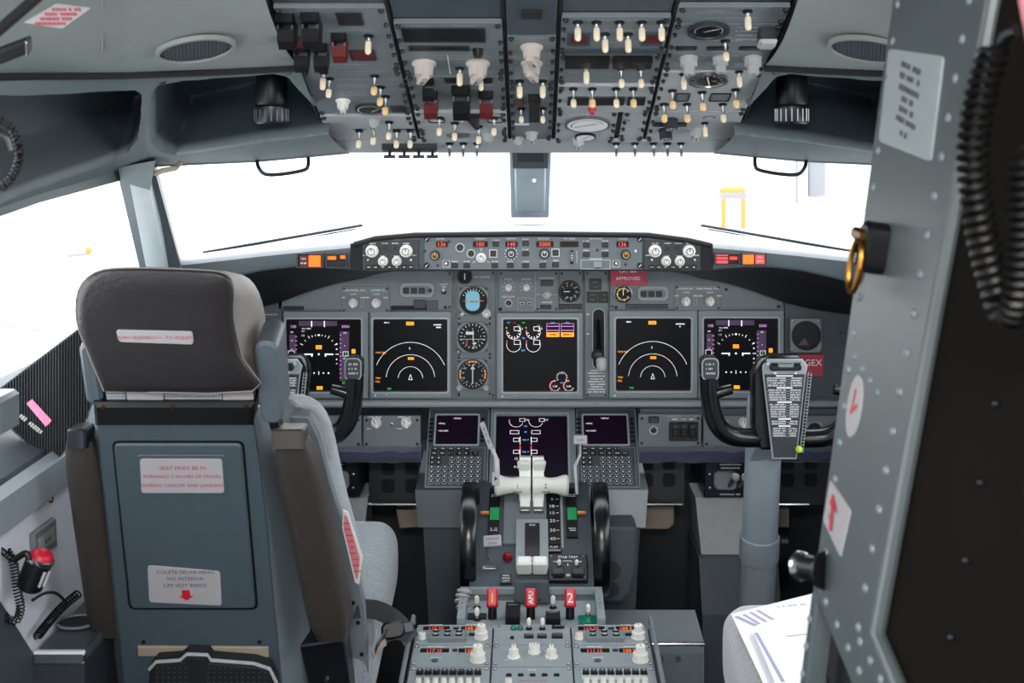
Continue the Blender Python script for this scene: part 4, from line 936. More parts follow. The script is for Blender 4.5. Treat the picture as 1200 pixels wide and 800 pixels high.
for i, t in enumerate(('UP', '1', '2', '5', '10', '15', '25', '30', '40')):
    py = (565, 573, 580, 588, 596, 604, 613, 624, 634)[i]; f = QF(py); c = B(); c.text(t, .045, 0, .013, .0072, 'lettering'); c.rect(.056, 0, .006, .0016, .0072, 'lettering'); c.build('flap_numeral', tq, f.M())
f = QF(645); c = B(); c.prism(rrect(.047, 0, .032, .02, .002), 0, .006, 'black_plastic'); c.text('FLAP', .047, .004, .008, .0065, 'lettering'); c.text('DOWN', .047, -.005, .008, .0065, 'lettering'); c.build('flap_label', tq, f.M())
strip(.0625, .068, 560, 645, 'panel_light', .004, 'flap_lever_track', tq, .004)
# trim indicators with green bands
for s in (-1, 1):
    x = .0875*s if s > 0 else -.0805
    strip(x-.013, x+.011, 575, 632, 'black_plastic', .003, 'trim_indicator', tq, .004)
    strip(x-.010, x+.010, 598, 612, 'green', .0072, 'green_band', tq, .001, 3)
    f = QF(605); c = B(); c.prism([(0, -.004), (.018, -.002), (.018, .002), (0, .004)], 0, .004, 'orange'); c.rect(.009, 0, .014, .0014, .0045, 'lettering'); c.build('trim_pointer', tq, f.M() @ Matrix.Translation((x+.012*s, 0, .008)) @ Matrix.Rotation(0 if s > 0 else math.pi, 4, 'Z'))
    for py in (583, 622): f = QF(py); c = B(); c.scrib(x, 0, .016, .003, .0078, 'lettering'); c.scrib(x, -.006, .016, .003, .0078, 'lettering'); c.build('scale_marks', tq, f.M())
# thrust levers
def lever(cx, s, num):
    e = thing('thrust_lever', f'white {"left" if s < 0 else "right"} thrust lever whose grip bears the number {num}', 'thrust lever', Matrix.Translation((cx, 3.10, .62)))
    b = B(); arm = [(3.085, .600), (3.125, .600), (3.135, .67), (3.14, .72), (3.115, .722), (3.10, .68)]
    b.loft([[(x-cx, y-3.10, z-.62) for y, z in arm] for x in (cx-.0125, cx-.011, cx+.011, cx+.0125)], 'lever_white'); b.build('lever_arm', e)
    # horizontal grip with waist, pointing outward
    g = B(); T = Matrix.Translation((0, 0, P(0, 570, 3.09).z-.62)) @ Matrix.Rotation(R(90*s), 4, 'Y')
    g.lathe([(.004, -.013), (.020, -.012), (.0205, .002), (.0185, .014), (.0165, .026), (.018, .040), (.0225, .054), (.0235, .062), (.02, .0665), (.008, .068)], 22, 'lever_white', T)
    gg = g.build('lever_grip', e)
    t = B(); t.text(str(num), 0, .004, .014, .0212, 'lettering_dark'); t.scrib(-.0*s, -.009, .02, .003, .0206, 'lettering_dark'); t.build('grip_number', gg, Matrix.Translation((.016*s, -.0, P(0, 570, 3.09).z-.62)) @ Matrix.Rotation(R(90), 4, 'X'))
    # reverse lever curling over the top
    r = B(); zz = P(0, 548, 3.12).z-.62
    rs = [[(-.012, .03, zz-.035), (.012, .03, zz-.035), (.012, .018, zz-.035), (-.012, .018, zz-.035)], [(-.012, .024, zz-.01), (.012, .024, zz-.01), (.012, .010, zz-.012), (-.012, .010, zz-.012)],
          [(-.016 if s < 0 else -.011, .014, zz+.010), (.016 if s > 0 else .011, .014, zz+.010), (.016 if s > 0 else .011, .0, zz+.006), (-.016 if s < 0 else -.011, .0, zz+.006)], [(-.018 if s < 0 else -.010, .010, zz+.022), (.018 if s > 0 else .010, .010, zz+.022), (.018 if s > 0 else .010, -.004, zz+.017), (-.018 if s < 0 else -.010, -.004, zz+.017)]]
    r.loft(rs, 'lever_white'); ro = r.build('reverse_lever', e); ro.modifiers.new('bevel', 'BEVEL').width = .004
    k = B(); k.box(0, 0, .022, .05, -.012, 0, 'white_paint', .003, .002); k.box(0, -.03, .022, .012, -.012, -.003, 'steel', .002, .001); f = QF(592); k.build('lever_foot', e, e.matrix_world.inverted() @ f.M(cx, 0, .02))
lever(-.0145, -1, 1); lever(.0145, 1, 2)
# centre fuel cutoff block
strip(-.033, .035, 615, 672, 'panel_light', .004, 'cutoff_housing', tq, .012)
strip(-.014, .017, 620, 664, 'black_plastic', .0165, 'cutoff_slot', tq, .002)
f = QF(661); c = B(); c.text('CUTOFF', .0015, 0, .0075, .02, 'lettering'); c.build('cutoff_label', tq, f.M())
f = QF(623); c = B(); c.text('IDLE', .0015, 0, .0065, .02, 'lettering'); c.build('idle_label', tq, f.M())
for x, n in ((-.0155, 'left'), (.0175, 'right')):
    f = QF(670); c = B(); c.prism(rrect(0, 0, .031, .022, .004), .0, .034, 'lever_white', .004); o = c.build('fuel_cutoff_lever', None, f.M(x, 0, .006)); tag(o, f'white {n} fuel cutoff lever knob at the foot of the black slot', 'lever')
# lower front blocks
fb = Frame((0, 2.862, ZC), (0, 0, 1))
c = B(); a = [fb.at(x, y) for x, y in ((602, 705), (645, 705), (643, 679), (604, 679))]; c.prism(a, 0, .012, 'slate', .002); c.screw(*fb.at(632, 700), .003, .012); c.build('lower_cover', tq, fb.M())
# stab trim box
f = QF(668); c = B(); mb = thing('trim_switch_panel', 'black stabilizer trim panel with two guarded toggles on the quadrant', 'control panel', f.M(.075, -.002, .0085))
c.prism(rrect(0, 0, .082, .066, .004), -.012, .006, 'black_plastic', .002); c.text('STAB TRIM', 0, .0235, .0085, .0065, 'lettering')
for x in (-1, 1):
    for y in (-1, 1): c.screw(x*.034, y*.026, .003, .006, 'steel')
    c.scrib(x*.024, .012, .012, .003, .0065, 'lettering')
c.text('AUTO' if 0 else 'NORMAL', 0, .0135, .005, .0065, 'lettering'); c.rect(0, .004, .002, .006, .0065, 'lettering'); c.rect(0, -.022, .008, .006, .0065, 'lettering_dim'); c.build('faceplate', mb)
for x in (-.018, .018):
    t = put(PR['tg'], 'toggle_switch', mb, TR(x, -.002, .006)); put(PR['tipw'], 'switch_tip', t); g = B(); g.prism(rrect(0, 0, .026, .016, .002), 0, .01, 'dark_grey', .002); g.build('switch_guard', mb, TR(x*1.15, -.016, .006))
# parking brake group
c = B(); f = QF(655); c.lathe([(.010, 0), (.0105, .004), (.008, .011), (.003, .014)], 18, 'red_jewel'); o = c.build('indicator_lamp', None, f.M(-.0505, 0, .003)); tag(o, 'dark red jewel lamp beside the parking brake tag', 'indicator lamp')
f = QF(680); c = B(); c.prism(rrect(0, 0, .026, .024, .002), 0, .004, 'black_plastic')
for i, t in enumerate(('PARK', 'BRAKE', 'LIGHT')): c.text(t, 0, .0065-i*.0065, .0055, .0045, 'lettering')
c.build('brake_label', tq, f.M(-.0525, 0, .003))
pb = thing('parking_brake_lever', 'grey parking brake tag on a bent wire at quadrant left', 'lever', Matrix.Translation(P(577, 634, 2.93)))
c = B(); c.prism(rrect(0, 0, .038, .023, .003), 0, .008, 'placard', .002); c.text('PARKING', 0, .004, .0065, .0085, 'lettering_dark'); c.text('BRAKE', 0, -.005, .0065, .0085, 'lettering_dark'); c.build('tag_plate', pb, Matrix.Rotation(R(65), 4, 'X') @ Matrix.Rotation(R(4), 4, 'Z'))
c = B(); c.tube(catmull([(-.012, .006, -.010), (-.013, .012, -.03), (-.004, .016, -.042), (.002, .012, -.058), (.001, .03, -.075)], 5), .002, 6, 'steel'); c.build('bent_wire', pb)
f = QF(666); c = B(); c.prism(rrect(-.088, 0, .03, .008, .003), 0, .005, 'steel', .001); c.build('brake_slot', tq, f.M())
# speed brake lever and flap lever
sb = thing('speed_brake_lever', 'thin pale speed brake lever left of the thrust levers', 'lever', Matrix.Translation(P(583, 575, 3.12)))
def rel(p, e): return e.matrix_world.translation*-1+p
c = B(); A, B1, C1 = [rel(p, sb) for p in (P(583, 570, 3.12), P(582, 538, 3.10), P(566, 500, 3.06))]
for p, r_, r2 in ((A, B1, .006), (B1, C1, .0045)): c.tube([p, r_], r2, 6, 'white_paint')
c.build('lever_arm', sb); c = B(); D1 = rel(P(575.5, 521, 3.05), sb); c.prism(rrect(0, 0, .011, .06, .002), 0, .003, 'placard', .0005)
for k in range(3): c.scrib(0, .015-k*.014, .009, .003, .0032, 'lettering_dark', 1.57)
o = c.build('lever_label', sb, Matrix.Translation(rel(P(570, 510, 3.05), sb)) @ Matrix.Rotation(R(85), 4, 'X') @ Matrix.Rotation(R(20), 4, 'Z'))
c = B(); c.prism(rrect(0, 0, .016, .028, .002), 0, .006, 'placard'); c.flat([(-.003, -.005), (.005, 0), (-.003, .005)], .0065, 'black_plastic'); c.build('pointer_tab', sb, Matrix.Translation(rel(P(581, 561, 3.08), sb)) @ Matrix.Rotation(R(70), 4, 'X'))
fl_ = thing('flap_lever', 'thin white flap lever with pale tag right of the thrust levers', 'lever', Matrix.Translation(P(676, 575, 3.12)))
c = B(); pts = [rel(p, fl_) for p in (P(676, 577, 3.12), P(674, 545, 3.10), P(680, 533, 3.09), P(680, 520, 3.07))]; c.tube(pts, [.009, .008, .005, .004], 6, 'white_paint', .5); c.build('lever_arm', fl_)
c = B(); c.prism(rrect(0, 0, .03, .02, .003), 0, .012, 'placard', .002); c.text('FLAP', 0, 0, .007, .0123, 'lettering_dark'); c.build('lever_tag', fl_, Matrix.Translation(rel(P(680, 515.5, 3.07), fl_)) @ Matrix.Rotation(R(75), 4, 'X'))
# trim wheels
def trimwheel(px, lb):
    cpos = P(px, 631, 3.0); e = thing('trim_wheel', lb, 'trim wheel', Matrix.Translation(cpos))
    c = B(); T = Matrix.Rotation(R(90), 4, 'Y'); r = .118
    c.lathe([(r-.02, -.010), (r-.012, -.0165), (r-.004, -.0165), (r, -.011), (r, .011), (r-.004, .0165), (r-.012, .0165), (r-.02, .010)], 56, 'yoke_black', T); c.build('wheel_rim', e)
    c = B(); c.lathe([(.012, -.012), (r-.018, -.008), (r-.018, .008), (.012, .012)], 40, 'black_plastic', T); c.build('wheel_disc', e)
    c = B()
    for a in (115, 245): q = R(a); c.box(0, 0, .028, .003, r-.001, r+.0006, 'lettering'); 
    c.v = []; c.f = []; c.m = []
    c.T = Matrix.Rotation(R(-52), 4, 'X'); c.box(0, 0, .006, .05, r-.001, r+.0008, 'lettering_dim'); c.build('white_mark', e)
    return e
trimwheel(551, 'black stabilizer trim wheel left of the throttle quadrant'); trimwheel(703, 'black stabilizer trim wheel right of the throttle quadrant')
# ---- fire panel
ff = Frame((0, 2.80, ZC-(722-HY)*2.80/FP), (0, .24, .022))
m = Mod(ff, (537, 703, 708, 733), 'fire_control_panel', 'recessed fire panel with three red handles at the quadrant foot')
m.b.prism(rrect(0, 0, m.w, m.h+.02, .003), -.01, 0, 'panel_light', .001)
for s in (-1, 1):
    m.b.box(s*(m.w/2-.008), 0, .016, m.h+.02, 0, .02, 'panel_light')
    for k in (-1, 0, 1): m.b.screw(s*(m.w/2-.008), k*.022, .003, .02, 'steel')
m.b.box(0, m.h/2+.012, m.w, .01, -.01, .022, 'panel_light'); m.done('tray')
def fireh(px, t, lb):
    e = thing('fire_shutoff_pull', lb, 'fire handle', Matrix.Translation(P(px, 717, 2.79)))
    c = B(); c.lathe([(.009, -.012), (.0085, .01), (.012, .012), (.012, .018)], 14, 'black_plastic'); c.build('handle_shaft', e)
    c = B(); c.prism(rrect(0, 0, .022, .036, .005, 4), -.014, .008, 'red', .004); sz = .026 if len(t) < 2 else .0125; c.text(t, 0, 0, sz, .0084, 'yellow' if t == '1' else 'lettering', 'c', R(0 if len(t) < 2 else 90))
    c.build('handle_grip', e, Matrix.Translation((0, -.004, .03)) @ Matrix.Rotation(R(72), 4, 'X'))
fireh(577, '1', 'red fire handle with yellow number 1'); fireh(622, 'APU', 'red fire handle lettered APU between the numbered two'); fireh(668, '2', 'red fire handle with white number 2')
for x, y, st in ((559, 712, 'w'), (559, 726, 'w'), (648, 712, 'w'), (689, 722, 'w')): toggle(m, x, y, st, 0, 1.15)
for x, y, w, h, k, z in ((601, 724, 17, 18, 'black_plastic', .018), (648, 729, 17, 9, 'black_plastic', .016), (559, 723, 22, 6, 'black_matte', .004), (689, 727, 22, 9, 'green_jewel', .004)):
    a = m.R(x-w/2, y-h/2, x+w/2, y+h/2); c = B(); c.box(0, 0, a[2], a[3], 0, z, k, .002, .001)
    if z > .01: c.scrib(0, a[3]*.3, a[2]*.7, .003, z+.0004, 'lettering_dim')
    c.build('switch_cover', m.e, TR(a[0], a[1]))
# ---- aft electronics box
b = B(); u0, u1 = PF.at(486, 731)[0], PF.at(761, 731)[0]; v1 = PF.at(CX, 731)[1]; v0 = PF.at(CX, 860)[1]
b.prism([(u0, v0), (u1, v0), (u1, v1), (u0, v1)], -.36, -.008, 'dark_grey', .002); o = b.build('radio_pedestal', None, PF.M()); tag(o, 'grey radio pedestal between the seats holding three columns of panels', 'pedestal')
for u in (u0-.003, u1+.003): c = B(); c.tube([(u, v1+.01, -.004), (u, v1+.008, .012), (u, v0, .012)], .0045, 8, 'bezel_grey'); c.build('side_rail', o)
UL = [u0+.004, u0+.004+(u1-u0-.008)/3, u0+.004+2*(u1-u0-.008)/3, u1-.004]; UL[1] -= 0; 
vr = [v1-.001, PF.at(CX, 755.5)[1], PF.at(CX, 781)[1], PF.at(CX, 808)[1], PF.at(CX, 850)[1]]
def ped(c, r, lb, name='radio_control_unit', r2=None):
    m = Mod(PF, (UL[c]+.001, vr[(r2 or r)+1]+.0008, UL[c+1]-.001, vr[r]-.0008), name, lb, uv=True); m.b.prism(rrect(0, 0, m.w, m.h, .002), -.008, 0, 'panel_light', .0008)
    for x in (-1, 1):
        for y in (-1, 1): m.b.lathe([(.0042, 0), (.004, .002), (.002, .003)], 10, 'steel', TR(x*(m.w/2-.0065), y*(m.h/2-.008)))
    return m
def win(m, u, v, w, h, t, k='lit_digits', vis=1):
    c = B(); c.ring(rrect(0, 0, w, h, .002), rrect(0, 0, w-.004, h-.004, .001), 0, .002, 'bezel_lit'); c.rect(0, 0, w-.004, h-.004, .0006, 'readout')
    if t: c.text(t, 0, 0, h*.75, .0009, k, 'c', 0, .62)
    c.build('digit_window', m.e, TR(u, v)); m.b.scrib(u, v+h/2+.005, w*.5, .003, .0006, 'lettering')
for c, sd in ((0, 'left'), (2, 'right')):
    m = ped(c, 0, f'{sd} upper radio panel with six grey keys and two digit windows')
    win(m, -m.w*.24, m.h*.28, m.w*.38, .024, '110.70'); win(m, m.w*.22, m.h*.28, m.w*.3, .024, '109.5', 'lit_orange')
    k = B(); k.box(-m.w*.08, -m.h*.16, m.w*.48, m.h*.44, 0, .008, 'bezel_grey', .001, .0008)
    for i in range(3):
        for j in range(2): k.prism(rrect(-m.w*.08+(i-1)*m.w*.15, -m.h*.04-j*m.h*.2, .013, .006, .003), .008, .0105, 'black_plastic', .0006); k.rect(-m.w*.08+(i-1)*m.w*.15, -m.h*.04-j*m.h*.2, .007, .0022, .0108, 'lettering')
    k.build('key_block', m.e); put(PR['btl'], 'push_button', m.e, TR(m.w*.02, m.h*.28, 0, 0, 0, .6)); put(PR['bt'], 'push_button', m.e, TR(m.w*.24, -m.h*.02, 0, 0, 0, .8))
    put(PR['krs'], 'rotary_knob', m.e, TR(-m.w*.41, -m.h*.2, 0, 0, 0, 1.1)); put(PR['kd'], 'rotary_knob', m.e, TR(m.w*.36, -m.h*.16, 0, .3, 0, 1.0)); m.done()
    m = ped(c, 1, f'{sd} lower radio panel with tall white double knob and two digit windows')
    win(m, -m.w*.22, m.h*.22, m.w*.4, .024, '117.10' if c == 0 else '111.15'); win(m, m.w*.22, m.h*.22, m.w*.3, .024, '109.5' if c else '110', 'lit_orange')
    put(PR['btl'], 'push_button', m.e, TR(m.w*.045, m.h*.24, 0, 0, 0, .6)); put(PR['kd'], 'rotary_knob', m.e, TR(m.w*.34, -m.h*.22, 0, .2, 0, 1.12)); m.b.lathe([(.0065, 0), (.006, .002)], 16, 'slate', TR(-m.w*.2, -m.h*.24)); m.b.scrib(-m.w*.19, -m.h*.1, .02, .003, .0006, 'lettering'); m.done()
    m = ped(c, 2, f'{sd} audio panel with eight black keys above small white knobs', 'audio_panel')
    m.b.box(-.002, m.h*.16, m.w*.8, m.h*.46, 0, .001, 'lettering_dim' if c else 'bezel_grey')
    for i in range(8):
        x = -m.w*.36+i*m.w*.102; put(PR['bt'], 'push_button', m.e, Matrix.Translation((x, m.h*.2, .001)) @ Matrix.Diagonal((.78, 1.25, 1.6, 1))); put(PR['krs'], 'volume_knob', m.e, TR(x, -m.h*.18, 0, 0, 0, .75))
        m.b.rect(x, m.h*.2, .002, .005, .0078, 'lettering_dim' if i != 5 else 'red')
    m.b.scrib(0, -m.h*.42, m.w*.8, .003, .0006, 'lettering'); m.done()
    m = ped(c, 3, f'{sd} blank grey panel at the near end of pedestal', 'blank_panel'); m.done()
m = ped(1, 0, 'centre panel with two green lamps above square grey buttons', 'transfer_panel')
for x in (-.024, -.011):
    c = B(); c.lathe([(.0055, 0), (.006, .003), (.0045, .007), (.002, .009)], 14, 'green_jewel'); c.build('green_lamp', m.e, TR(x-.012, m.h*.26))
for x in (-.006, .02): t = put(PR['tg'], 'toggle_switch', m.e, TR(x, m.h*.28)); put(PR['tipw'], 'switch_tip', t)
for x, s in ((-.006, 1), (.019, 1), (.048, 1.15)): put(PR['btl'], 'push_button', m.e, TR(x, -m.h*.12, 0, 0, 0, s))
m.b.box(.05, m.h*.34, .024, .01, 0, .004, 'black_plastic'); m.b.scrib(.05, m.h*.34, .018, .003, .0044, 'lettering_dim')
c = B(); c.lathe([(.004, 0), (.0035, .004)], 10, 'dark_metal'); c.build('jack_socket', m.e, TR(-.038, -m.h*.2)); m.done()
m = ped(1, 1, 'centre panel with three white rotary knobs', 'selector_panel')
for x, y, k in ((-.034, -.004, 'kp'), (.004, .014, 'krw'), (.036, -.004, 'kp')): put(PR[k], 'rotary_knob', m.e, TR(x, y, 0, 0, 0, 1.15)); m.b.ticks(x, y, .013, .017, .001, (225, 260, 300, 330), .0006, 'lettering')
m.b.text('OFF', -.047, -.018, .0045, .0006, 'lettering'); m.b.text('MAX', -.021, -.018, .0045, .0006, 'lettering'); m.b.scrib(.036, .019, .024, .003, .0006, 'lettering'); m.done()
m = ped(1, 2, 'centre panel with a row of five small black buttons', 'code_panel')
for i in range(5): put(PR['bts'], 'push_button', m.e, TR(-.042+i*.0215, m.h*.12, 0, 0, 0, .95)); 
m.b.scrib(.0, m.h*.36, .016, .003, .0006, 'lettering'); m.b.scrib(.0, -m.h*.12, .05, .003, .0006, 'lettering_red'); put(PR['krs'], 'rotary_knob', m.e, TR(-.042, -m.h*.25, 0, 0, 0, .9)); m.done()
m = ped(1, 3, 'centre blank grey panel at the near end of pedestal', 'blank_panel'); m.done()
# ================================================================ CONTROL YOKES
FACE = Matrix.Rotation(R(90), 4, 'X')       # local xy -> world xz, local z -> towards the seats
def yoke(x0, lb, pos):
    H = Vector((x0, 2.83, ZC-(475-HY)*2.83/FP)); e = thing('control_yoke', lb, 'control yoke', Matrix.Translation(H)); k = 2.83/FP
    def q(px, py, y=0): return ((px-917)*k, y, -(py-475)*k)
    for s in (-1, 1):
        def qs(px, py, y=0): a = q(px, py, y); return (a[0]*(-s), a[1], a[2])
        c = B(); c.tube(catmull([qs(831, 438, -.035), qs(832, 455, -.03), qs(836, 478, -.02), qs(846, 500, -.01), qs(866, 512), qs(905, 514, .01)], 6), [.0185]*10+[.019]*10+[.0195]*11, 16, 'yoke_black')
        h = c.build('yoke_horn', e)
        c = B(); c.prism(rrect(0, 0, .036, .047, .012, 5), -.03, .006, 'yoke_black', .004); c.ring(rrect(0, 0, .034, .045, .011, 5), rrect(0, 0, .029, .040, .009, 5), .004, .0075, 'steel'); c.prism(rrect(0, 0, .029, .040, .009, 5), .004, .0062, 'dark_grey')
        for i in range(3): c.scrib(0, .010-i*.009, .018, .004, .0066, 'lettering_dim')
        c.build('grip_switch_pad', h, Matrix.Translation(qs(832, 428, -.04)) @ FACE)
        c = B(); c.tube([qs(838, 458, -.03), qs(850, 454, -.032), qs(858, 452, -.032)], [.012, .011, .0105], 12, 'yoke_black'); c.build('trigger_stub', h)
    c = B(); c.loft([[q(px, py, y) for px, py in ((884, 438), (893, 420), (908, 416), (940, 416), (948, 430), (944, 480), (940, 526), (892, 526), (884, 500))] for y in (.03, -.012)], 'yoke_black'); hb = c.build('hub_body', e); hb.modifiers.new('bevel', 'BEVEL').width = .006
    c = B(); c.prism([((px-917)*k, -(py-475)*k) for px, py in ((903, 531), (931, 531), (942, 432), (944, 424), (938, 416), (898, 416), (892, 424), (892, 432))], 0, .006, 'bezel_lit', .0012)
    c.prism([((px-917)*k, -(py-475)*k) for px, py in ((904.5, 529), (930, 529), (940.5, 433), (893.5, 433))], .006, .0066, 'dark_grey')
    cb = c.build('clipboard', e, Matrix.Translation((0, -.045, 0)) @ FACE)
    c = B(); rows = 27
    for i in range(rows):
        py = 435+i*2.75; t = (py-433)/96; l = 893.5+11*t+1.5; r_ = 940.5-10.5*t-1.5; u = ((l+r_)/2-917)*k; w = (r_-l)*k; z = .0069
        if i in (0, 5, 11, 18, 21): c.rect(u, -(py-475)*k, w*.45, .0032, z, 'lettering')
        elif i < 26:
            c.rect(u, -(py-475)*k-.0018, w, .0006, z, 'lettering_dim'); c.scrib(u-w*.22, -(py-475)*k+.0004, w*.5, .0022, z, 'lettering'); c.scrib(u+w*.32, -(py-475)*k+.0004, w*.3, .0022, z, 'lettering')
    c.build('checklist', cb)
    c = B(); c.prism(rrect(0, 0, .062, .014, .004), 0, .016, 'yoke_black', .003); c.prism(rrect(0, .004, .03, .010, .002), .01, .02, 'steel', .002)
    for x in (-.02, .02): c.lathe([(.003, .006), (.0025, .012)], 8, 'lettering', TR(x, -.012))
    for x in (-.036, .036): c.lathe([(.0045, 0), (.004, .01)], 10, 'chrome', TR(x*.95, .006))
    c.build('clip', cb, Matrix.Translation((0, .088, .006)))
    c = B(); A = ((947-917)*k, -(432-475)*k); C1 = ((937-917)*k, -(524-475)*k); c.tube([(A[0], A[1], .0), (C1[0], C1[1], .0)], .0042, 8, 'bezel_lit')
    for i in range(26): t = i/25; c.ball((lerp(A[0], C1[0], t), lerp(A[1], C1[1], t), .004), .0028, 'black_plastic', 6)
    c.build('bead_strip', cb); c = B(); c.ball((C1[0]-.006, C1[1]+.008, .008), .0075, 'lime', 10); c.build('slider_bead', cb)['label'] = 'lime green slider bead'
    return e
yoke(.499, 'black control yoke with metal checklist clipboard in front of the right displays', 1)
yoke(-.499, 'black control yoke largely hidden behind the grey seat', 0)
def column(x0, lb):
    e = thing('control_column', lb, 'control column', Matrix.Translation((x0, 3.2, .3)))
    c = B(); top = Vector((0, -.20, P(0, 455, 3.0).z-.3)); bot = Vector((0, 0, -.25)); ax = (bot-top)
    T = Matrix.Translation(top) @ ax.to_track_quat('Z', 'Y').to_matrix().to_4x4(); L_ = ax.length
    c.lathe([(.03, 0), (.037, .02), (.0385, .03), (.0395, L_)], 30, 'column_grey', T); c.build('column_tube', e)
    c = B(); q0 = .345; c.lathe([(.0415, q0), (.0435, q0+.002), (.0435, q0+.055), (.0415, q0+.057)], 30, 'column_grey', T); o = c.build('collar', e)
    c = B(); c.prism(rrect(0, 0, .028, .05, .01), 0, .02, 'dark_metal', .004); c.build('clamp', o, T @ Matrix.Translation((0, 0, q0+.03)) @ Matrix.Translation((-.045, 0, 0)) @ Matrix.Rotation(R(-90), 4, 'Y') @ Matrix.Rotation(R(90), 4, 'Z'))
    c = B(); c.loft([[(x, -.20, z-.3) for x, z in ((-.034, P(0, 540, 3).z), (.03, P(0, 540, 3).z), (.024, P(0, 440, 3).z), (-.018, P(0, 440, 3).z))], [(x, -.33, z-.3) for x, z in ((-.02, .85), (.02, .85), (.02, .97), (-.016, .97))]], 'column_grey'); c.build('column_head', e)
column(.499, 'grey control column tube rising to the right yoke')
# ================================================================ LEFT SEAT
SF = Frame(P(206, 480, 2.15), (0, -.2, .496))
def SN(n): return Frame(SF.O+SF.N*n, SF.V)
seat = thing('pilot_seat', 'grey pilot seat seen from behind with dark leather headrest and warning placards', 'seat', SF.M())
def spx(pts, n): f = SN(n); return [(*f.at(x, y), n) for x, y in pts]
c = B(); bk = ((112, 487), (204, 484), (296, 480), (305, 540), (314, 620), (322, 710), (330, 790), (334, 840), (240, 840), (148, 840), (143, 790), (134, 700), (124, 600), (117, 540)); bk2 = [(x+(2 if x < 200 else -2), y) for x, y in bk]
fr_ = ((104, 487), (204, 480), (312, 474), (330, 540), (346, 620), (358, 700), (369, 775), (372, 840), (240, 840), (136, 840), (132, 790), (122, 700), (114, 600), (108, 540))
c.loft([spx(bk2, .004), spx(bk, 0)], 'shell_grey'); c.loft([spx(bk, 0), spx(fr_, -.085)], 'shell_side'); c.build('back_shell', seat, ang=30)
def plate_px(b, pts, z0, z1, m, ch=.001): f = SN(z0); b.prism([f.at(x, y) for x, y in pts], z0, z1, m, ch)
def rquad(p, r=6, n=4):
    """rounded corners on a picture-space quad"""
    out = []
    for i in range(4):
        a, b_, c_ = Vector(p[i-1]), Vector(p[i]), Vector(p[(i+1) % 4]); d0 = (a-b_).normalized()*r; d1 = (c_-b_).normalized()*r
        for k in range(n+1): t = k/n; out.append(tuple((b_+d0)*(1-t)**2+b_*2*t*(1-t)+(b_+d1)*t*t))
    return out
c = B(); o1 = rquad([(131, 516), (286, 516), (303, 714), (151, 714)], 8); o2 = rquad([(133.5, 518.5), (283.5, 518.5), (300, 711), (153.5, 711)], 7)
f = SN(.004); c.prism([f.at(*p) for p in o1], .003, .0046, 'black_plastic'); c.prism([f.at(*p) for p in o2], .003, .0085, 'shell_grey', .0025); rp = c.build('rear_panel', seat)
def placard(quad, rim, lines, lb, m='placard', col='lettering_red', arrow=False):
    c = B(); f = SN(.009); pp = [f.at(*p) for p in rquad(quad, 4)]
    if rim: c.prism([f.at(*p) for p in rquad([(quad[0][0]-4, quad[0][1]-4), (quad[1][0]+4, quad[1][1]-4), (quad[2][0]+4, quad[2][1]+4), (quad[3][0]-4, quad[3][1]+4)], 5)], .006, .0095, 'shell_grey', .001); 
    c.prism(pp, .0085, .0102, m, .0003)
    cx = sum(p[0] for p in quad)/4
    for t, y, s in lines: c.text(t, *f.at(cx+1, y), s, .0106, col)
    if arrow:
        u, v = f.at(cx+2, 697); c.flat([(u-.0065, v+.011), (u-.0065, v), (u-.012, v), (u, v-.010), (u+.012, v), (u+.0065, v), (u+.0065, v+.011)], .0106, 'red')
    c.build('placard', rp)['label'] = lb
placard([(164, 537), (260, 537), (263, 577), (166, 577)], True, (('SEAT MUST BE IN', 547.5, .0094), ('FORWARD 7 INCHES OF TRAVEL', 557.5, .0082), ('DURING TAKEOFF AND LANDING', 568, .0082)), 'pale placard with red lettering')
placard([(173, 662), (258, 669), (260, 709), (175, 705)], False, (('COLETE SALVA-VIDAS', 669.5, .0094), ('NO INTERIOR', 677, .0094), ('LIFE VEST INSIDE', 685, .0094)), 'white life vest placard with red down arrow', 'placard', 'lettering_dark', True)
c = B(); f = SN(.004); c.prism([f.at(x, y) for x, y in ((110, 470), (300, 470), (297, 497), (112, 497))], -.03, .012, 'black_plastic', .006)
for x in (122, 203, 290): c.lathe([(.0035, .012), (.003, .0135)], 10, 'brass', TR(*f.at(x, 473)))
c.build('top_bar', seat)
c = B(); f = SN(-.01)
for xa, xb, k in ((126, 150, 'webbing'), (150, 194, 'placard'), (194, 262, 'webbing'), (262, 299, 'placard')):
    a = f.at(xa, 455); b_ = f.at(xb, 469); c.prism([a, (b_[0], a[1]), b_, (a[0], b_[1])], -.02, 0, k)
    if k == 'webbing':
        for i in range(int((xb-xa)/3)):
            for j in range(4): u, v = f.at(xa+1.5+i*3, 457+j*3.2); c.rect(u, v, .0022, .0018, .0004, 'dark_grey')
c.build('mesh_strip', seat)
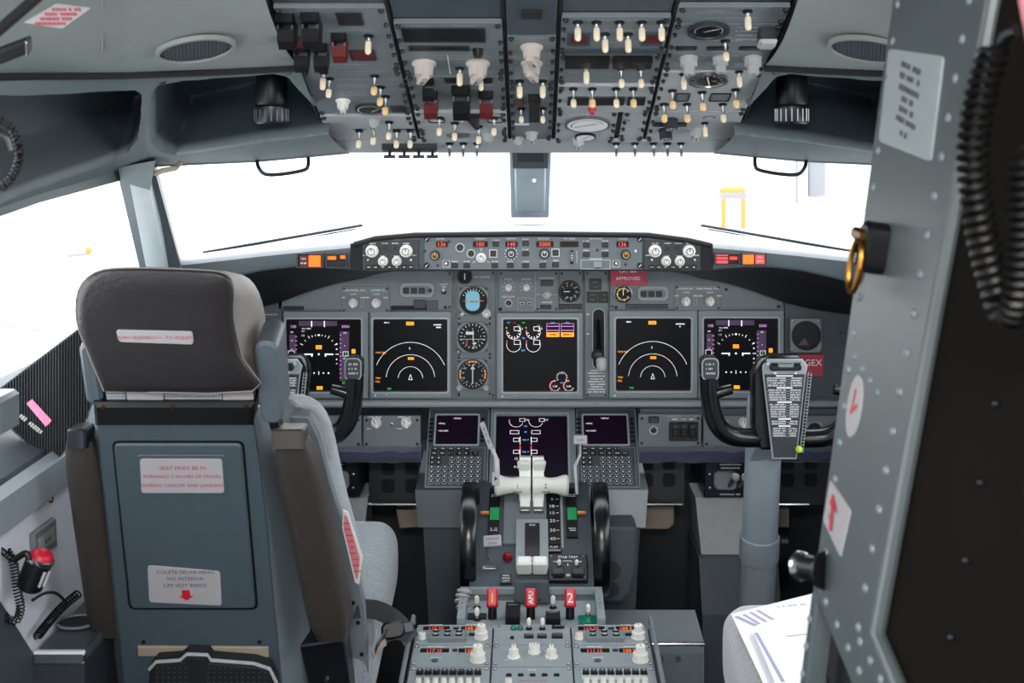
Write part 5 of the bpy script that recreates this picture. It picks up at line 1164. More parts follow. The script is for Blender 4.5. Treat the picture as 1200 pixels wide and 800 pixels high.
# headrest
hb_ = [(122, 458), (100, 405), (90, 375), (92, 340), (112, 319), (150, 314), (230, 316), (265, 321), (274, 340), (274, 372), (284, 420), (296, 458)]
hm = [(123, 457), (100, 402), (93, 372), (95, 342), (113, 321), (150, 315), (235, 316), (272, 320), (290, 340), (294, 376), (300, 422), (300, 456)]
hf = [(128, 455), (110, 405), (101, 375), (103, 347), (118, 324), (152, 317), (240, 318), (284, 322), (303, 342), (312, 380), (311, 425), (300, 453)]
hg = [(136, 448), (125, 405), (116, 375), (118, 352), (130, 334), (160, 328), (240, 328), (278, 334), (292, 350), (298, 382), (298, 420), (288, 444)]
def smooth_ring(pts, k=3): return [tuple(v) for v in catmull([Vector((x, y, 0)) for x, y in pts+[pts[0]]], k)[:-1]]
def sring(pts, n, ins=0):
    r_ = [(x, y) for x, y, _ in smooth_ring(pts)]; cx = sum(p[0] for p in r_)/len(r_); cy = sum(p[1] for p in r_)/len(r_)
    return spx([(cx+(x-cx)*(1-ins), cy+(y-cy)*(1-ins)) for x, y in r_], n)
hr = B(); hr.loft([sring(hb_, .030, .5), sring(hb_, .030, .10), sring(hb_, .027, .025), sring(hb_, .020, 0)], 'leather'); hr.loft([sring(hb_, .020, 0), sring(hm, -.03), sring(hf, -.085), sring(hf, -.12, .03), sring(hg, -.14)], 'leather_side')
h = hr.build('headrest', seat, ang=80)
c = B(); c.tube(sring(hb_, .021, 0), .0016, 6, 'leather_side'); c.build('piping', h)
c = B(); f = SN(.0305); c.prism([f.at(*p) for p in rquad([(136, 386), (226, 388), (227, 403), (140, 400)], 4)], .028, .0325, 'placard', .0005); c.text('PUSH HEADREST      TO ADJUST', *f.at(182, 394.5), .0078, .0329, 'lettering_red'); u, v = f.at(187, 394.5); c.rect(u, v, .008, .001, .033, 'lettering_red'); c.build('placard', h)['label'] = 'narrow pale placard with red lettering'
# wings beside the headrest
for cx, cy, w, hh, n in ((315, 450, 27, 112, .012), (106, 440, 20, 84, 0)):
    c = B(); f = SN(n); u, v = f.at(cx, cy); c.prism(rrect(u, v, w*2.13/FP, hh*2.13/FP, .016, 6), n-.07, n, 'paddle', .005); c.build('side_wing', seat)
c = B(); f = SN(.0); c.prism([f.at(x, y) for x, y in ((314, 495), (326, 495), (330, 520), (322, 520))], -.03, .0, 'black_plastic', .002); c.build('latch_lever', seat)
# armrests stowed upright
def armrest(pa, pb, wpx, m='arm_pad', mb='leather'):
    A = P(*pa); C1 = P(*pb); c = B(); rings = []; N = 14
    for i in range(N+1):
        t = i/N; p = A.lerp(C1, t); e_ = min(1, math.sin(math.pi*min(t, 1-t)*N/3)) if 0 < min(t, 1-t)*N < 1.5 else (1 if min(t, 1-t) > 0 else 0); e_ = .72 if t in (0, 1) else (.93 if i in (1, N-1) else 1)
        w = wpx*p.y/FP
        rings.append([(p.x+x*e_, p.y+y*e_, p.z) for x, y in rrect(0, 0.03, w, .085, .02, 4)])
    c.loft(rings, m); return c
W2S = seat.matrix_world.inverted()
SINV = SF.M().inverted()
ar = armrest((341, 518, 2.17), (389, 750, 2.33), 50).build('armrest', seat, SINV, ang=60); armrest((92, 518, 2.17), (125, 746, 2.33), 42).build('armrest', seat, SINV, ang=60)
for pa, w in (((340, 508, 2.175), .05), ((95, 508, 2.175), .03)): c = B(); p = P(*pa); c.T = SINV @ Matrix.Translation(p); c.box(0, 0, w, .05, -.018, .012, 'arm_pad' if w > .04 else 'dark_metal', .006, .003); c.build('armrest_hinge', seat)
for pts in (((352, 752), (404, 744), (416, 840), (372, 840)), ((104, 748), (136, 748), (143, 840), (112, 840))):
    c = B(); f = SN(-.06); c.prism([f.at(*p) for p in pts], -.10, -.05, 'dark_metal', .003); c.lathe([(.005, -.05), (.004, -.045)], 10, 'steel', TR(*f.at(pts[0][0]+(32 if pts[0][0] > 200 else 18), 790))); c.build('armrest_bracket', seat)
# side plate and cushion
c = B(); f = SN(-.115); c.prism([f.at(x, y) for x, y in ((340, 487), (362, 488), (374, 512), (389, 570), (412, 640), (428, 712), (433, 800), (400, 830), (370, 700))], -.125, -.113, 'shell_side', .002)
for p in ((420, 728), (424, 765), (414, 705)): u, v = f.at(*p); c.lathe([(.004, -.113), (.003, -.11)], 10, 'black_plastic', TR(u, v))
sp_ = c.build('side_plate', seat)
c = B(); f = SN(-.112); c.prism([f.at(x, y) for x, y in ((402, 597), (408, 600), (425, 652), (421, 684), (416, 682), (401, 618))], -.113, -.1105, 'white_paint', .0005); c.prism([f.at(x, y) for x, y in ((403.5, 602), (407, 604), (422, 653), (419.5, 678), (417, 676), (403, 618))], -.1105, -.110, 'placard_pink')
for i in range(9): c.scrib(*f.at(406.5+i*1.55, 612+i*7), .012, .003, -.1095, 'red')
c.build('warning_sticker', sp_)['label'] = 'red and white warning sticker'
cu = [(330, 462), (352, 460), (374, 470), (386, 492), (394, 530), (404, 580), (420, 630), (432, 680), (438, 730), (440, 840), (250, 840), (160, 840), (140, 700), (125, 560), (118, 480), (200, 465)]
ci = [(x-8 if x > 200 else x+6, y+6) for x, y in cu]
c = B(); c.loft([spx(ci, -.13), spx(cu, -.15), spx([(x+4 if x > 300 else x, y) for x, y in cu], -.18), spx(cu, -.215), spx(ci, -.235)], 'webbing'); subd(c.build('back_cushion', seat, ang=70), 1)
# woven folded straps over the shoulder of the backrest
for k in range(5):
    c = B(); c.tube([spx([(334+k*3, 466+k*2)], -.10)[0], spx([(352+k*4, 466+k*3)], -.12)[0], spx([(370+k*3, 480+k*4)], -.125)[0], spx([(380+k*2, 502+k*8)], -.125)[0]], .005, 6, 'webbing', .5); c.build('fabric_fold', seat)
# seat pan
def pan(x0, x1, rows, m, name, parent, M=None, th=.13):
    c = B(); rg = []
    for i, (y, z, e_) in enumerate(rows):
        w = (x1-x0)*e_; rg.append([(x, y, zz) for x, zz in rrect((x0+x1)/2, z-th*e_/2-.0, w, th*e_, .045, 5)])
    c.loft(rg, m); o = c.build(name, parent, M, ang=80); subd(o, 1); return o
pan(-.69, -.278, ((2.46, .54, .9), (2.49, .560, 1), (2.58, .572, 1), (2.7, .592, 1), (2.85, .612, 1.0), (2.97, .622, 1), (3.02, .610, .93), (3.035, .585, .75)), 'sheepskin', 'seat_cushion', seat, SINV, .15)
c = B(); c.T = SINV; c.hexa([(-.67, 2.35, 0), (-.32, 2.35, 0), (-.32, 2.95, 0), (-.67, 2.95, 0), (-.67, 2.35, .42), (-.32, 2.35, .42), (-.32, 2.95, .45), (-.67, 2.95, .45)], 'dark_grey'); c.build('seat_base', seat)
# belts
def strap(pts, w, m, name, parent, M=None, th=.0015):
    c = B(); P_ = catmull(pts, 6); rg = []
    for i, p in enumerate(P_):
        t = (P_[min(i+1, len(P_)-1)]-P_[max(i-1, 0)]).normalized(); sd = Vector((0, 0, 1)).cross(t); sd = sd.normalized() if sd.length > .1 else Vector((1, 0, 0)); up = t.cross(sd)
        sd = Vector((.35, .25, .9)); sd = (sd-t*sd.dot(t)*.9).normalized(); up = t.cross(sd).normalized()
        rg.append([tuple(p+sd*a*w/2+up*b_*th) for a, b_ in ((-1, -1), (1, -1), (1, 1), (-1, 1))])
    c.loft(rg, m); return c.build(name, parent, M)
bl = thing('seat_belt', 'black lap belt with buckle hanging off the seat edge beside the pedestal', 'seat belt', Matrix.Translation(P(450, 725, 2.5)))
BI = Matrix.Translation(-P(450, 725, 2.5))
strap([P(418, 713, 2.43), P(440, 714, 2.47), P(460, 724, 2.5), P(474, 738, 2.5), P(482, 750, 2.5)], .032, 'belt', 'lap_strap', bl, BI)
strap([P(440, 762, 2.43), P(450, 748, 2.46), P(462, 740, 2.48), P(480, 742, 2.5)], .028, 'belt', 'adjust_strap', bl, BI)
c = B(); c.T = BI @ Matrix.Translation(P(461, 738, 2.47)) @ Matrix.Rotation(R(70), 4, 'X') @ Matrix.Rotation(R(10), 4, 'Z'); c.prism(rrect(0, 0, .042, .03, .012, 5), -.008, .008, 'black_plastic', .004); c.box(.026, 0, .018, .016, -.003, .003, 'dark_metal'); c.build('buckle', bl)
strap([P(437, 768, 2.43), P(444, 758, 2.44), P(452, 752, 2.45)], .012, 'beige', 'loop', bl, BI)
# life vest pouch under the shell
c = B(); f = SN(.008); c.prism([f.at(x, y) for x, y in ((161, 758), (314, 759), (315, 770), (162, 769))], .004, .008, 'beige', .001)
for x in (168, 304): c.lathe([(.0035, .008), (.003, .01)], 8, 'black_plastic', TR(*f.at(x, 752)))
c.build('fabric_rail', seat)
lv_ = thing('life_vest_pouch', 'black mesh life vest pouch with red lettered tab under the seat back', 'pouch', SN(.012).M(*SN(.012).at(250, 790)))
f = SN(.012); u0_, v0_ = f.at(250, 790); def_ = [(178, 775), (186, 766), (214, 764), (222, 757), (246, 758), (250, 764), (300, 768), (318, 774), (326, 790), (328, 850), (172, 850)]
pp = [(f.at(x, y)[0]-u0_, f.at(x, y)[1]-v0_) for x, y in def_]
c = B(); c.prism(pp, -.004, .02, 'black_matte', .008)
for i in range(20):
    for j in range(5): 
        x = 188+i*6.6; y = 772+j*5.5
        if not 221 < x < 247: a = f.at(x, y); c.rect(a[0]-u0_, a[1]-v0_, .0035, .002, .0204, 'slate')
c.build('pouch_body', lv_)
c = B(); c.tube([(x, y, .018) for x, y in pp[:9]], .003, 6, 'webbing'); c.build('white_binding', lv_)
c = B(); a = f.at(240, 794); c.T = TR(a[0]-u0_, a[1]-v0_, .021, R(-2)); c.prism(rrect(0, 0, .074, .014, .003), 0, .002, 'placard'); c.prism(rrect(0, 0, .07, .010, .002), .002, .0024, 'maroon'); c.text('LIFE VESTS', 0, 0, .0095, .0027, 'placard'); c.build('lettered_tab', lv_)
# ================================================================ RIGHT SEAT CORNER AND PAPERS
rs = thing('pilot_seat', 'right seat corner covered in white sheepskin under loose papers', 'seat', Matrix.Translation((.6, 2.2, 0)))
RI = Matrix.Translation((-.6, -2.2, 0))
pan(.33, .78, ((1.6, .60, .95), (1.9, .605, 1), (2.1, .61, 1), (2.3, .617, 1), (2.44, .62, 1), (2.49, .612, .97), (2.505, .59, .85)), 'sheepskin_white', 'seat_cushion', rs, RI, .16)
c = B(); c.T = RI; c.hexa([(.40, 1.6, 0), (.76, 1.6, 0), (.76, 2.42, 0), (.40, 2.42, 0), (.38, 1.6, .46), (.76, 1.6, .46), (.76, 2.44, .47), (.38, 2.44, .47)], 'dark_grey'); c.build('seat_base', rs)
def sheet(pts, z, lb, marks):
    f = Frame((0, 2.3, z), (0, 1, .035)); q = [f.at(*p) for p in pts]; cu_ = sum(p[0] for p in q)/len(q); cv_ = sum(p[1] for p in q)/len(q)
    e = B(); e.prism([(a-cu_, b_-cv_) for a, b_ in q], 0, .0012, 'paper')
    for kind, *a in marks:
        if kind == 'bar': (x0, y0), (x1, y1) = f.at(a[0], a[1]), f.at(a[2], a[3]); w = a[4]; dx, dy = x1-x0, y1-y0; l = math.hypot(dx, dy); e.rect((x0+x1)/2-cu_, (y0+y1)/2-cv_, l, w, .0015, 'paper_print', math.atan2(dy, dx))
        else: x0, y0 = f.at(a[0], a[1]); e.scrib(x0-cu_, y0-cv_, a[2], a[3], .0015, 'paper_print', a[4])
    o = e.build('paper_sheet', None, f.M(cu_, cv_)); tag(o, lb, 'paper')
sheet([(857, 720), (952, 696), (956, 760), (918, 830), (908, 830)], .632, 'lower sheet of paper with slanted grey bars on right seat', [('bar', 862, 723, 886, 734, .010), ('bar', 871, 720.5, 890, 732, .007), ('bar', 879, 718, 898, 729.5, .007), ('bar', 887, 715.5, 906, 727, .007), ('text', 930, 710, .06, .007, .25)])
sheet([(882, 739), (952, 716), (975, 740), (975, 830), (921, 830)], .640, 'top sheet of paper lying beside the riveted post', [('bar', 886, 742, 918, 800, .006), ('text', 935, 745, .04, .006, .25)])
# ================================================================ SHELL: ceiling, trays, walls, windows
def PX(px, py, x): return P(px, py, x*FP/(px-CX))
SX = [0, .2, .5, .6, .8, 1]
SEAM = [P(-120, 98, 1.75), P(0, 88, 2.0), P(130, 87, 2.16), P(165, 86, 2.19), P(250, 83, 2.25), P(351, 78, 2.31)]
BOT = [P(-120, 285, 1.85), P(0, 250, 2.15), P(140, 201, 2.7), P(180, 193.5, 2.8), P(300, 188, 2.78), P(408, 178, 2.75)]
TOPC = [P(-120, -90, 1.40), P(0, -90, 1.52), P(130, -90, 1.66), P(165, -90, 1.70), P(220, -60, 1.82), P(300, -40, 1.93)]
def cur(pts, s): 
    c = catmull(pts, 10); xs = []; 
    for i in range(len(pts)-1): xs += [lerp(SX[i], SX[i+1], k/10) for k in range(10)]
    xs.append(1); return poly_at(c, xs, s)
def seam(s): return cur(SEAM, s)
def bott(s): return poly_at(BOT, SX, s)
def proj(p): d = p.y; return CX+p.x*FP/d, HY-(p.z-ZC)*FP/d
R2 = [(178, 112), (186, 102), (215, 97), (322, 89), (336, 92), (346, 104), (390, 150), (384, 156), (350, 160), (300, 166), (240, 176), (205, 181), (190, 176), (179, 165)]
R1 = [(-200, 120), (60, 113), (158, 108), (164, 112), (163, 140), (160, 162), (148, 180), (110, 196), (40, 220), (0, 236), (-200, 300)]
def sdf(p, poly):
    x, y = p; ins = False; d = 1e9; n = len(poly)
    for i in range(n):
        ax, ay = poly[i-1]; bx, by = poly[i]
        t = max(0, min(1, ((x-ax)*(bx-ax)+(y-ay)*(by-ay))/((bx-ax)**2+(by-ay)**2))); d = min(d, math.hypot(x-ax-t*(bx-ax), y-ay-t*(by-ay)))
        if (ay > y) != (by > y) and x < (bx-ax)*(y-ay)/(by-ay)+ax: ins = not ins
    return d if ins else -d
mt_ = MATS['tray'].node_tree; at0 = mt_.nodes.new('ShaderNodeAttribute'); at0.attribute_name = 'recess_mask'; mr_ = mt_.nodes.new('ShaderNodeMapRange'); mr_.inputs['From Min'].default_value = .10; mr_.inputs['From Max'].default_value = .2  # tray colour turns darker blue-grey where the recess mask rises
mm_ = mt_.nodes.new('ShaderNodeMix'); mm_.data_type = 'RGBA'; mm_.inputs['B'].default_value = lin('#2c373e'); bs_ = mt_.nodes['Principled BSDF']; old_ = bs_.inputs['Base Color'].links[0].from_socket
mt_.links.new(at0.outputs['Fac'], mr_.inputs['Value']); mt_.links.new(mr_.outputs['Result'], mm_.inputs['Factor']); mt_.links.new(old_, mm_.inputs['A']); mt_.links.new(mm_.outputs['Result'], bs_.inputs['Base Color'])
NS, NT = 280, 130
rows = []; DEEP = []
for j in range(NT+1):
    t = j/NT; r = []; dr = []
    for i in range(NS+1):
        s = i/NS; a = seam(s); b_ = bott(s); p = a.lerp(b_, t)
        nrm = Vector((0.0, -.55, -.83)); p = p+nrm*(.032*math.sin(math.pi*t))
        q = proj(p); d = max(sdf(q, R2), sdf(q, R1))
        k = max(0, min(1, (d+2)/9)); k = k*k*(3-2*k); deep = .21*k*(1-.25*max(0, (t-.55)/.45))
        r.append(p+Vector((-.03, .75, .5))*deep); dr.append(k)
    rows.append(r); DEEP.append(dr)
for e in range(1, 4): rows.append([bott(i/NS)+Vector((0, .006*e*e*.6, -.002*(2-abs(2-e)))) for i in range(NS+1)])
rows.append([bott(i/NS)+Vector((0, .12, .035)) for i in range(NS+1)])
mir = Matrix.Diagonal((-1, 1, 1, 1))
shellrows = []
for dv in ((-.02, .12, .02), (-.10, .16, .25)): shellrows.append([bott(i/20)+Vector(dv) for i in range(21)])
for dv in ((-.05, .05, .26), (0, -.3, .30)): shellrows.append([seam(i/20)+Vector(dv) for i in range(21)])
for s, side in ((-1, 'left'), (1, 'right')):
    T = Matrix.Identity(4) if s < 0 else mir
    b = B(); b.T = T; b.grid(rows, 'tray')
    for px_, py_ in ((25, 104), (191, 94), (338, 83)):
        f = proj; bb = P(px_, py_, 2.1 if px_ < 100 else (2.25 if px_ < 300 else 2.33))
        b.add([tuple(bb+Vector((.010*math.cos(R(a)), -.012, .007*math.sin(R(a))))) for a in range(0, 360, 30)], [tuple(range(12))], 'black_matte')
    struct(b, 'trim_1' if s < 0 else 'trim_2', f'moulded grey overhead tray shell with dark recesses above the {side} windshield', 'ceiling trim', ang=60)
    me_ = COL.objects['trim_1' if s < 0 else 'trim_2'].data; at_ = me_.attributes.new('recess_mask', 'FLOAT', 'POINT'); flat_ = [k for r in DEEP for k in r]; at_.data.foreach_set('value', flat_+[0.0]*(len(me_.vertices)-len(flat_)))
    b = B(); b.T = T; tc = []
    for j in range(25):
        t = j/24; tc.append([seam(i/60).lerp(cur(TOPC, i/60), t)+Vector((0, -.35*.05, -.9*.05))*math.sin(math.pi*t)*.5+Vector((0, -.004, 0)) for i in range(61)])
    b.grid(tc, 'liner'); 
    b.grid([[cur(TOPC, i/20)+Vector(dv) for i in range(21)] for dv in ((0, 0, 0), (0, -.5, .12), (0, -1.0, .16))], 'liner')
    struct(b, 'ceiling' if s < 0 else 'ceiling_right', f'smooth pale grey ceiling liner above the {side} seat', 'ceiling', ang=60)
    b = B(); b.T = T; b.tube([seam(i/60)+Vector((0, -.008, .0)) for i in range(61)], .0085, 8, 'black_matte')
    struct(b, 'trim_3' if s < 0 else 'trim_4', f'black rubber seam between {side} ceiling liner and tray', 'seam')
    b = B(); b.T = T; b.grid(shellrows, 'dark_grey'); struct(b, 'roof_left' if s < 0 else 'roof_right', f'{side} roof skin hidden above the trays', 'roof')
    # grille
    def csurf(ss, t): return seam(ss).lerp(cur(TOPC, ss), t)+Vector((0, -.0175, -.045))*math.sin(math.pi*t)*.5
    best = min(((proj(csurf(a/80, c/60)), a/80, c/60) for a in range(40, 80) for c in range(1, 40)), key=lambda q: (q[0][0]-230)**2+(q[0][1]-54)**2)
    _, ss, tt = best; p0 = csurf(ss, tt); du = (csurf(ss+.03, tt)-csurf(ss-.03, tt)).normalized(); dv = (csurf(ss, tt+.03)-csurf(ss, tt-.03)).normalized()
    if s > 0: p0 = mir @ p0; du = mir @ du; dv = mir @ dv; du = -du
    fr = Frame(p0, dv, du); fr.O = fr.O+fr.N*.006
    c = B(); rr = .053; c.ring(circ(0, 0, rr*1.12, 40), circ(0, 0, rr, 40), -.004, .003, 'liner'); c.prism(circ(0, 0, rr, 40), -.004, -.001, 'black_matte')
    for i in range(-9, 10):
        for j in range(-9, 10):
            u = (i+(j % 2)*.5)*.0062; v = j*.0054
            if math.hypot(u, v) < rr-.004: c.prism([(u+.0026*math.cos(R(60*k+30)), v+.0026*math.sin(R(60*k+30))) for k in range(6)], -.001, .0006, 'slate')
    o = c.build('speaker_grille', None, fr.M()); tag(o, f'round perforated speaker grille in the {side} ceiling liner', 'speaker')
    # map lamp
    e = thing('map_lamp', f'black swivel map lamp with silver ring in the {side} tray', 'lamp', T @ Matrix.Translation(P(318, 100, 2.52)) if s < 0 else Matrix.Translation(mir @ P(318, 100, 2.52)))
    c = B(); c.lathe([(.02, .03), (.028, .02), (.0285, 0), (.0285, -.03), (.025, -.036)], 26, 'black_plastic'); c.build('lamp_body', e)
    c = B(); c.lathe([(.0265, -.036), (.0295, -.038), (.0295, -.066), (.0275, -.069), (.023, -.069), (.022, -.05)], 30, 'dark_metal')
    for k in range(18): a = R(20*k); c.tube([(.0297*math.cos(a), .0297*math.sin(a), -.042), (.0297*math.cos(a), .0297*math.sin(a), -.064)], .0015, 5, 'steel')
    c.build('lamp_ring', e); c = B(); c.tube([(.03*math.cos(R(a)), -.01, .0+.03*math.sin(R(a))) for a in range(20, 170, 15)], .0025, 6, 'dark_metal'); c.build('swivel_bracket', e, Matrix.Translation((0, 0, .02)))
    # grab handle
    c = B(); hp = [P(301, 186, 2.78), P(303, 196, 2.76), P(311, 204, 2.76), P(330, 204, 2.76), P(355, 199.5, 2.76), P(361, 194, 2.76), P(361, 181, 2.78)]
    hp = [T @ p for p in hp]; c.tube(catmull(hp, 5), .0038, 10, 'dark_metal'); o = c.build('grab_handle'); tag(o, f'thin dark grab handle hanging below the {side} tray', 'handle')
# roof over the console and aft
b = B(); b.hexa([(-1.0, -2.5, 1.86), (1.0, -2.5, 1.86), (1.0, 2.35, 1.86), (-1.0, 2.35, 1.86), (-1.0, -2.5, 1.9), (1.0, -2.5, 1.9), (1.0, 2.35, 1.9), (-1.0, 2.35, 1.9)], 'dark_grey')
b.hexa([(-.5, 2.35, 1.86), (.5, 2.35, 1.86), (.42, 2.82, 1.45), (-.42, 2.82, 1.45), (-.5, 2.35, 1.9), (.5, 2.35, 1.9), (.42, 2.84, 1.47), (-.42, 2.84, 1.47)], 'dark_grey')
struct(b, 'roof_centre', 'dark roof skin over the overhead console', 'roof')
c = B(); ln = []
for y in (-12, 10, 35, 58):
    b_ = min((((proj(csurf(a/80, k/60)))[0]-119)**2+((proj(csurf(a/80, k/60)))[1]-y)**2, a, k) for a in range(20, 60) for k in range(0, 60)); ln.append(csurf(b_[1]/80, b_[2]/60)+Vector((0, -.002, -.002)))
c.tube([Vector((lerp(ln[0].x, ln[-1].x, t), lerp(ln[0].y, ln[-1].y, t), lerp(ln[0].z, ln[-1].z, t)-.001)) for t in (0, .33, .66, 1)], .0016, 5, 'liner'); tag(c.build('trim_7'), 'thin joint line in the ceiling liner right of the white sticker', 'trim', kind='structure')
c = B(); c.tube([P(-14, 46, 1.42), P(54, -12, 1.46)], .006, 8, 'black_matte'); tag(c.build('trim_8'), 'black rubber strip crossing the upper left corner of ceiling', 'trim', kind='structure')
# top-left items
c = B(); fr = Frame(P(50, 22, 1.66), (0, -.55, .8)); q = [fr.at(*p) for p in ((28, 26), (66, 4), (107, 9), (73, 33))]; u0_ = sum(p[0] for p in q)/4; v0_ = sum(p[1] for p in q)/4
c.prism([(a-u0_, b_-v0_) for a, b_ in q], 0, .001, 'placard')
for k in range(4): a = fr.at(60+k*6, 27-k*5.5); c.scrib(a[0]-u0_, a[1]-v0_, .038, .0045, .0014, 'lettering_red', .0)
o = c.build('ceiling_placard', None, fr.M(u0_, v0_, -.0)); tag(o, 'white sticker with red lines on the ceiling at upper left corner', 'sticker')
e = thing('ceiling_latch', 'black rectangular latch on the ceiling at far left edge', 'latch', Matrix.Translation(P(5, 60, 1.55)))
c = B(); fr = Frame(P(5, 60, 1.60), (0, -.5, .8)); e.matrix_world = fr.M(); c.prism([fr.at(*p) for p in ((-30, 66), (34, 42), (37, 58), (-30, 84))], 0, .012, 'black_plastic', .003); c.build('latch_body', e); c = B(); c.prism([fr.at(*p) for p in ((34, 41), (37, 43), (38, 58), (35, 60))], 0, .015, 'steel', .001); c.build('latch_end', e)
def coil(path, r, turns, wire, m, per=10):
    pts = catmull(path, 16); L_ = [0]
    for a, c_ in zip(pts, pts[1:]): L_.append(L_[-1]+(c_-a).length)
    out = []; N = turns*per; ref = Vector((0, 1, 0))
    for i in range(N+1):
        t = L_[-1]*i/N; k = 0
        while k < len(L_)-2 and L_[k+1] < t: k += 1
        f_ = (t-L_[k])/(L_[k+1]-L_[k]); p = pts[k].lerp(pts[k+1], f_); d = (pts[k+1]-pts[k]).normalized()
        a = (ref-d*ref.dot(d)).normalized(); c_ = d.cross(a); w = 2*math.pi*i/per; out.append(p+(a*math.cos(w)+c_*math.sin(w))*r)
    b = B(); b.tube(out, wire, 5, m); return b
o = coil([P(-10, 138, 1.5), P(14, 150, 1.5), P(23, 180, 1.5), P(16, 205, 1.5), P(0, 222, 1.5)], .004, 20, .0013, 'cable_black').build('coiled_cord'); tag(o, 'black coiled cord hanging in front of the left tray', 'cord')
o = B(); o.tube(catmull([P(-10, 150, 1.48), P(8, 160, 1.48), P(14, 176, 1.48)], 6), .003, 8, 'black_plastic'); o = o.build('straight_cord'); tag(o, 'short plain black cord beside the coiled cord, far left', 'cord')
# windshield centre post
e = thing('windshield_post', 'grey green centre windshield post under the overhead console', 'post', Matrix.Translation(P(621, 215, 3.35)))
I_ = Matrix.Translation(-P(621, 215, 3.35))
c = B(); c.T = I_
def sec(py, d, x0, x1, dp): z = ZC-(py-HY)*d/FP; return [((x0-CX)*d/FP, d, z), ((x1-CX)*d/FP, d, z), ((x1-CX)*d/FP, d+dp, z), ((x0-CX)*d/FP, d+dp, z)]
c.loft([sec(176, 3.25, 597, 646, .08), sec(255, 3.45, 599, 643, .08)], 'column_grey'); c.build('post_frame', e)
c = B(); c.T = I_; c.loft([sec(197, 3.275, 603, 640, .02), sec(248, 3.405, 604, 639, .02)], 'panel_light'); o = c.build('post_cover', e); o.modifiers.new('bevel', 'BEVEL').width = .004
c = B(); c.T = I_; c.loft([sec(177, 3.22, 600, 643, .03), sec(197, 3.26, 601, 642, .03)], 'dark_grey'); c.loft([sec(178.5, 3.215, 606, 637, .01), sec(190, 3.24, 607, 637, .01)], 'window_dark'); c.build('post_head', e)
c = B(); p = P(626, 211, 3.29); c.T = I_; c.cyl(p, p+Vector((0, -.012, 0)), .006, .005, 12, 'steel'); c.build('screw_knob', e)
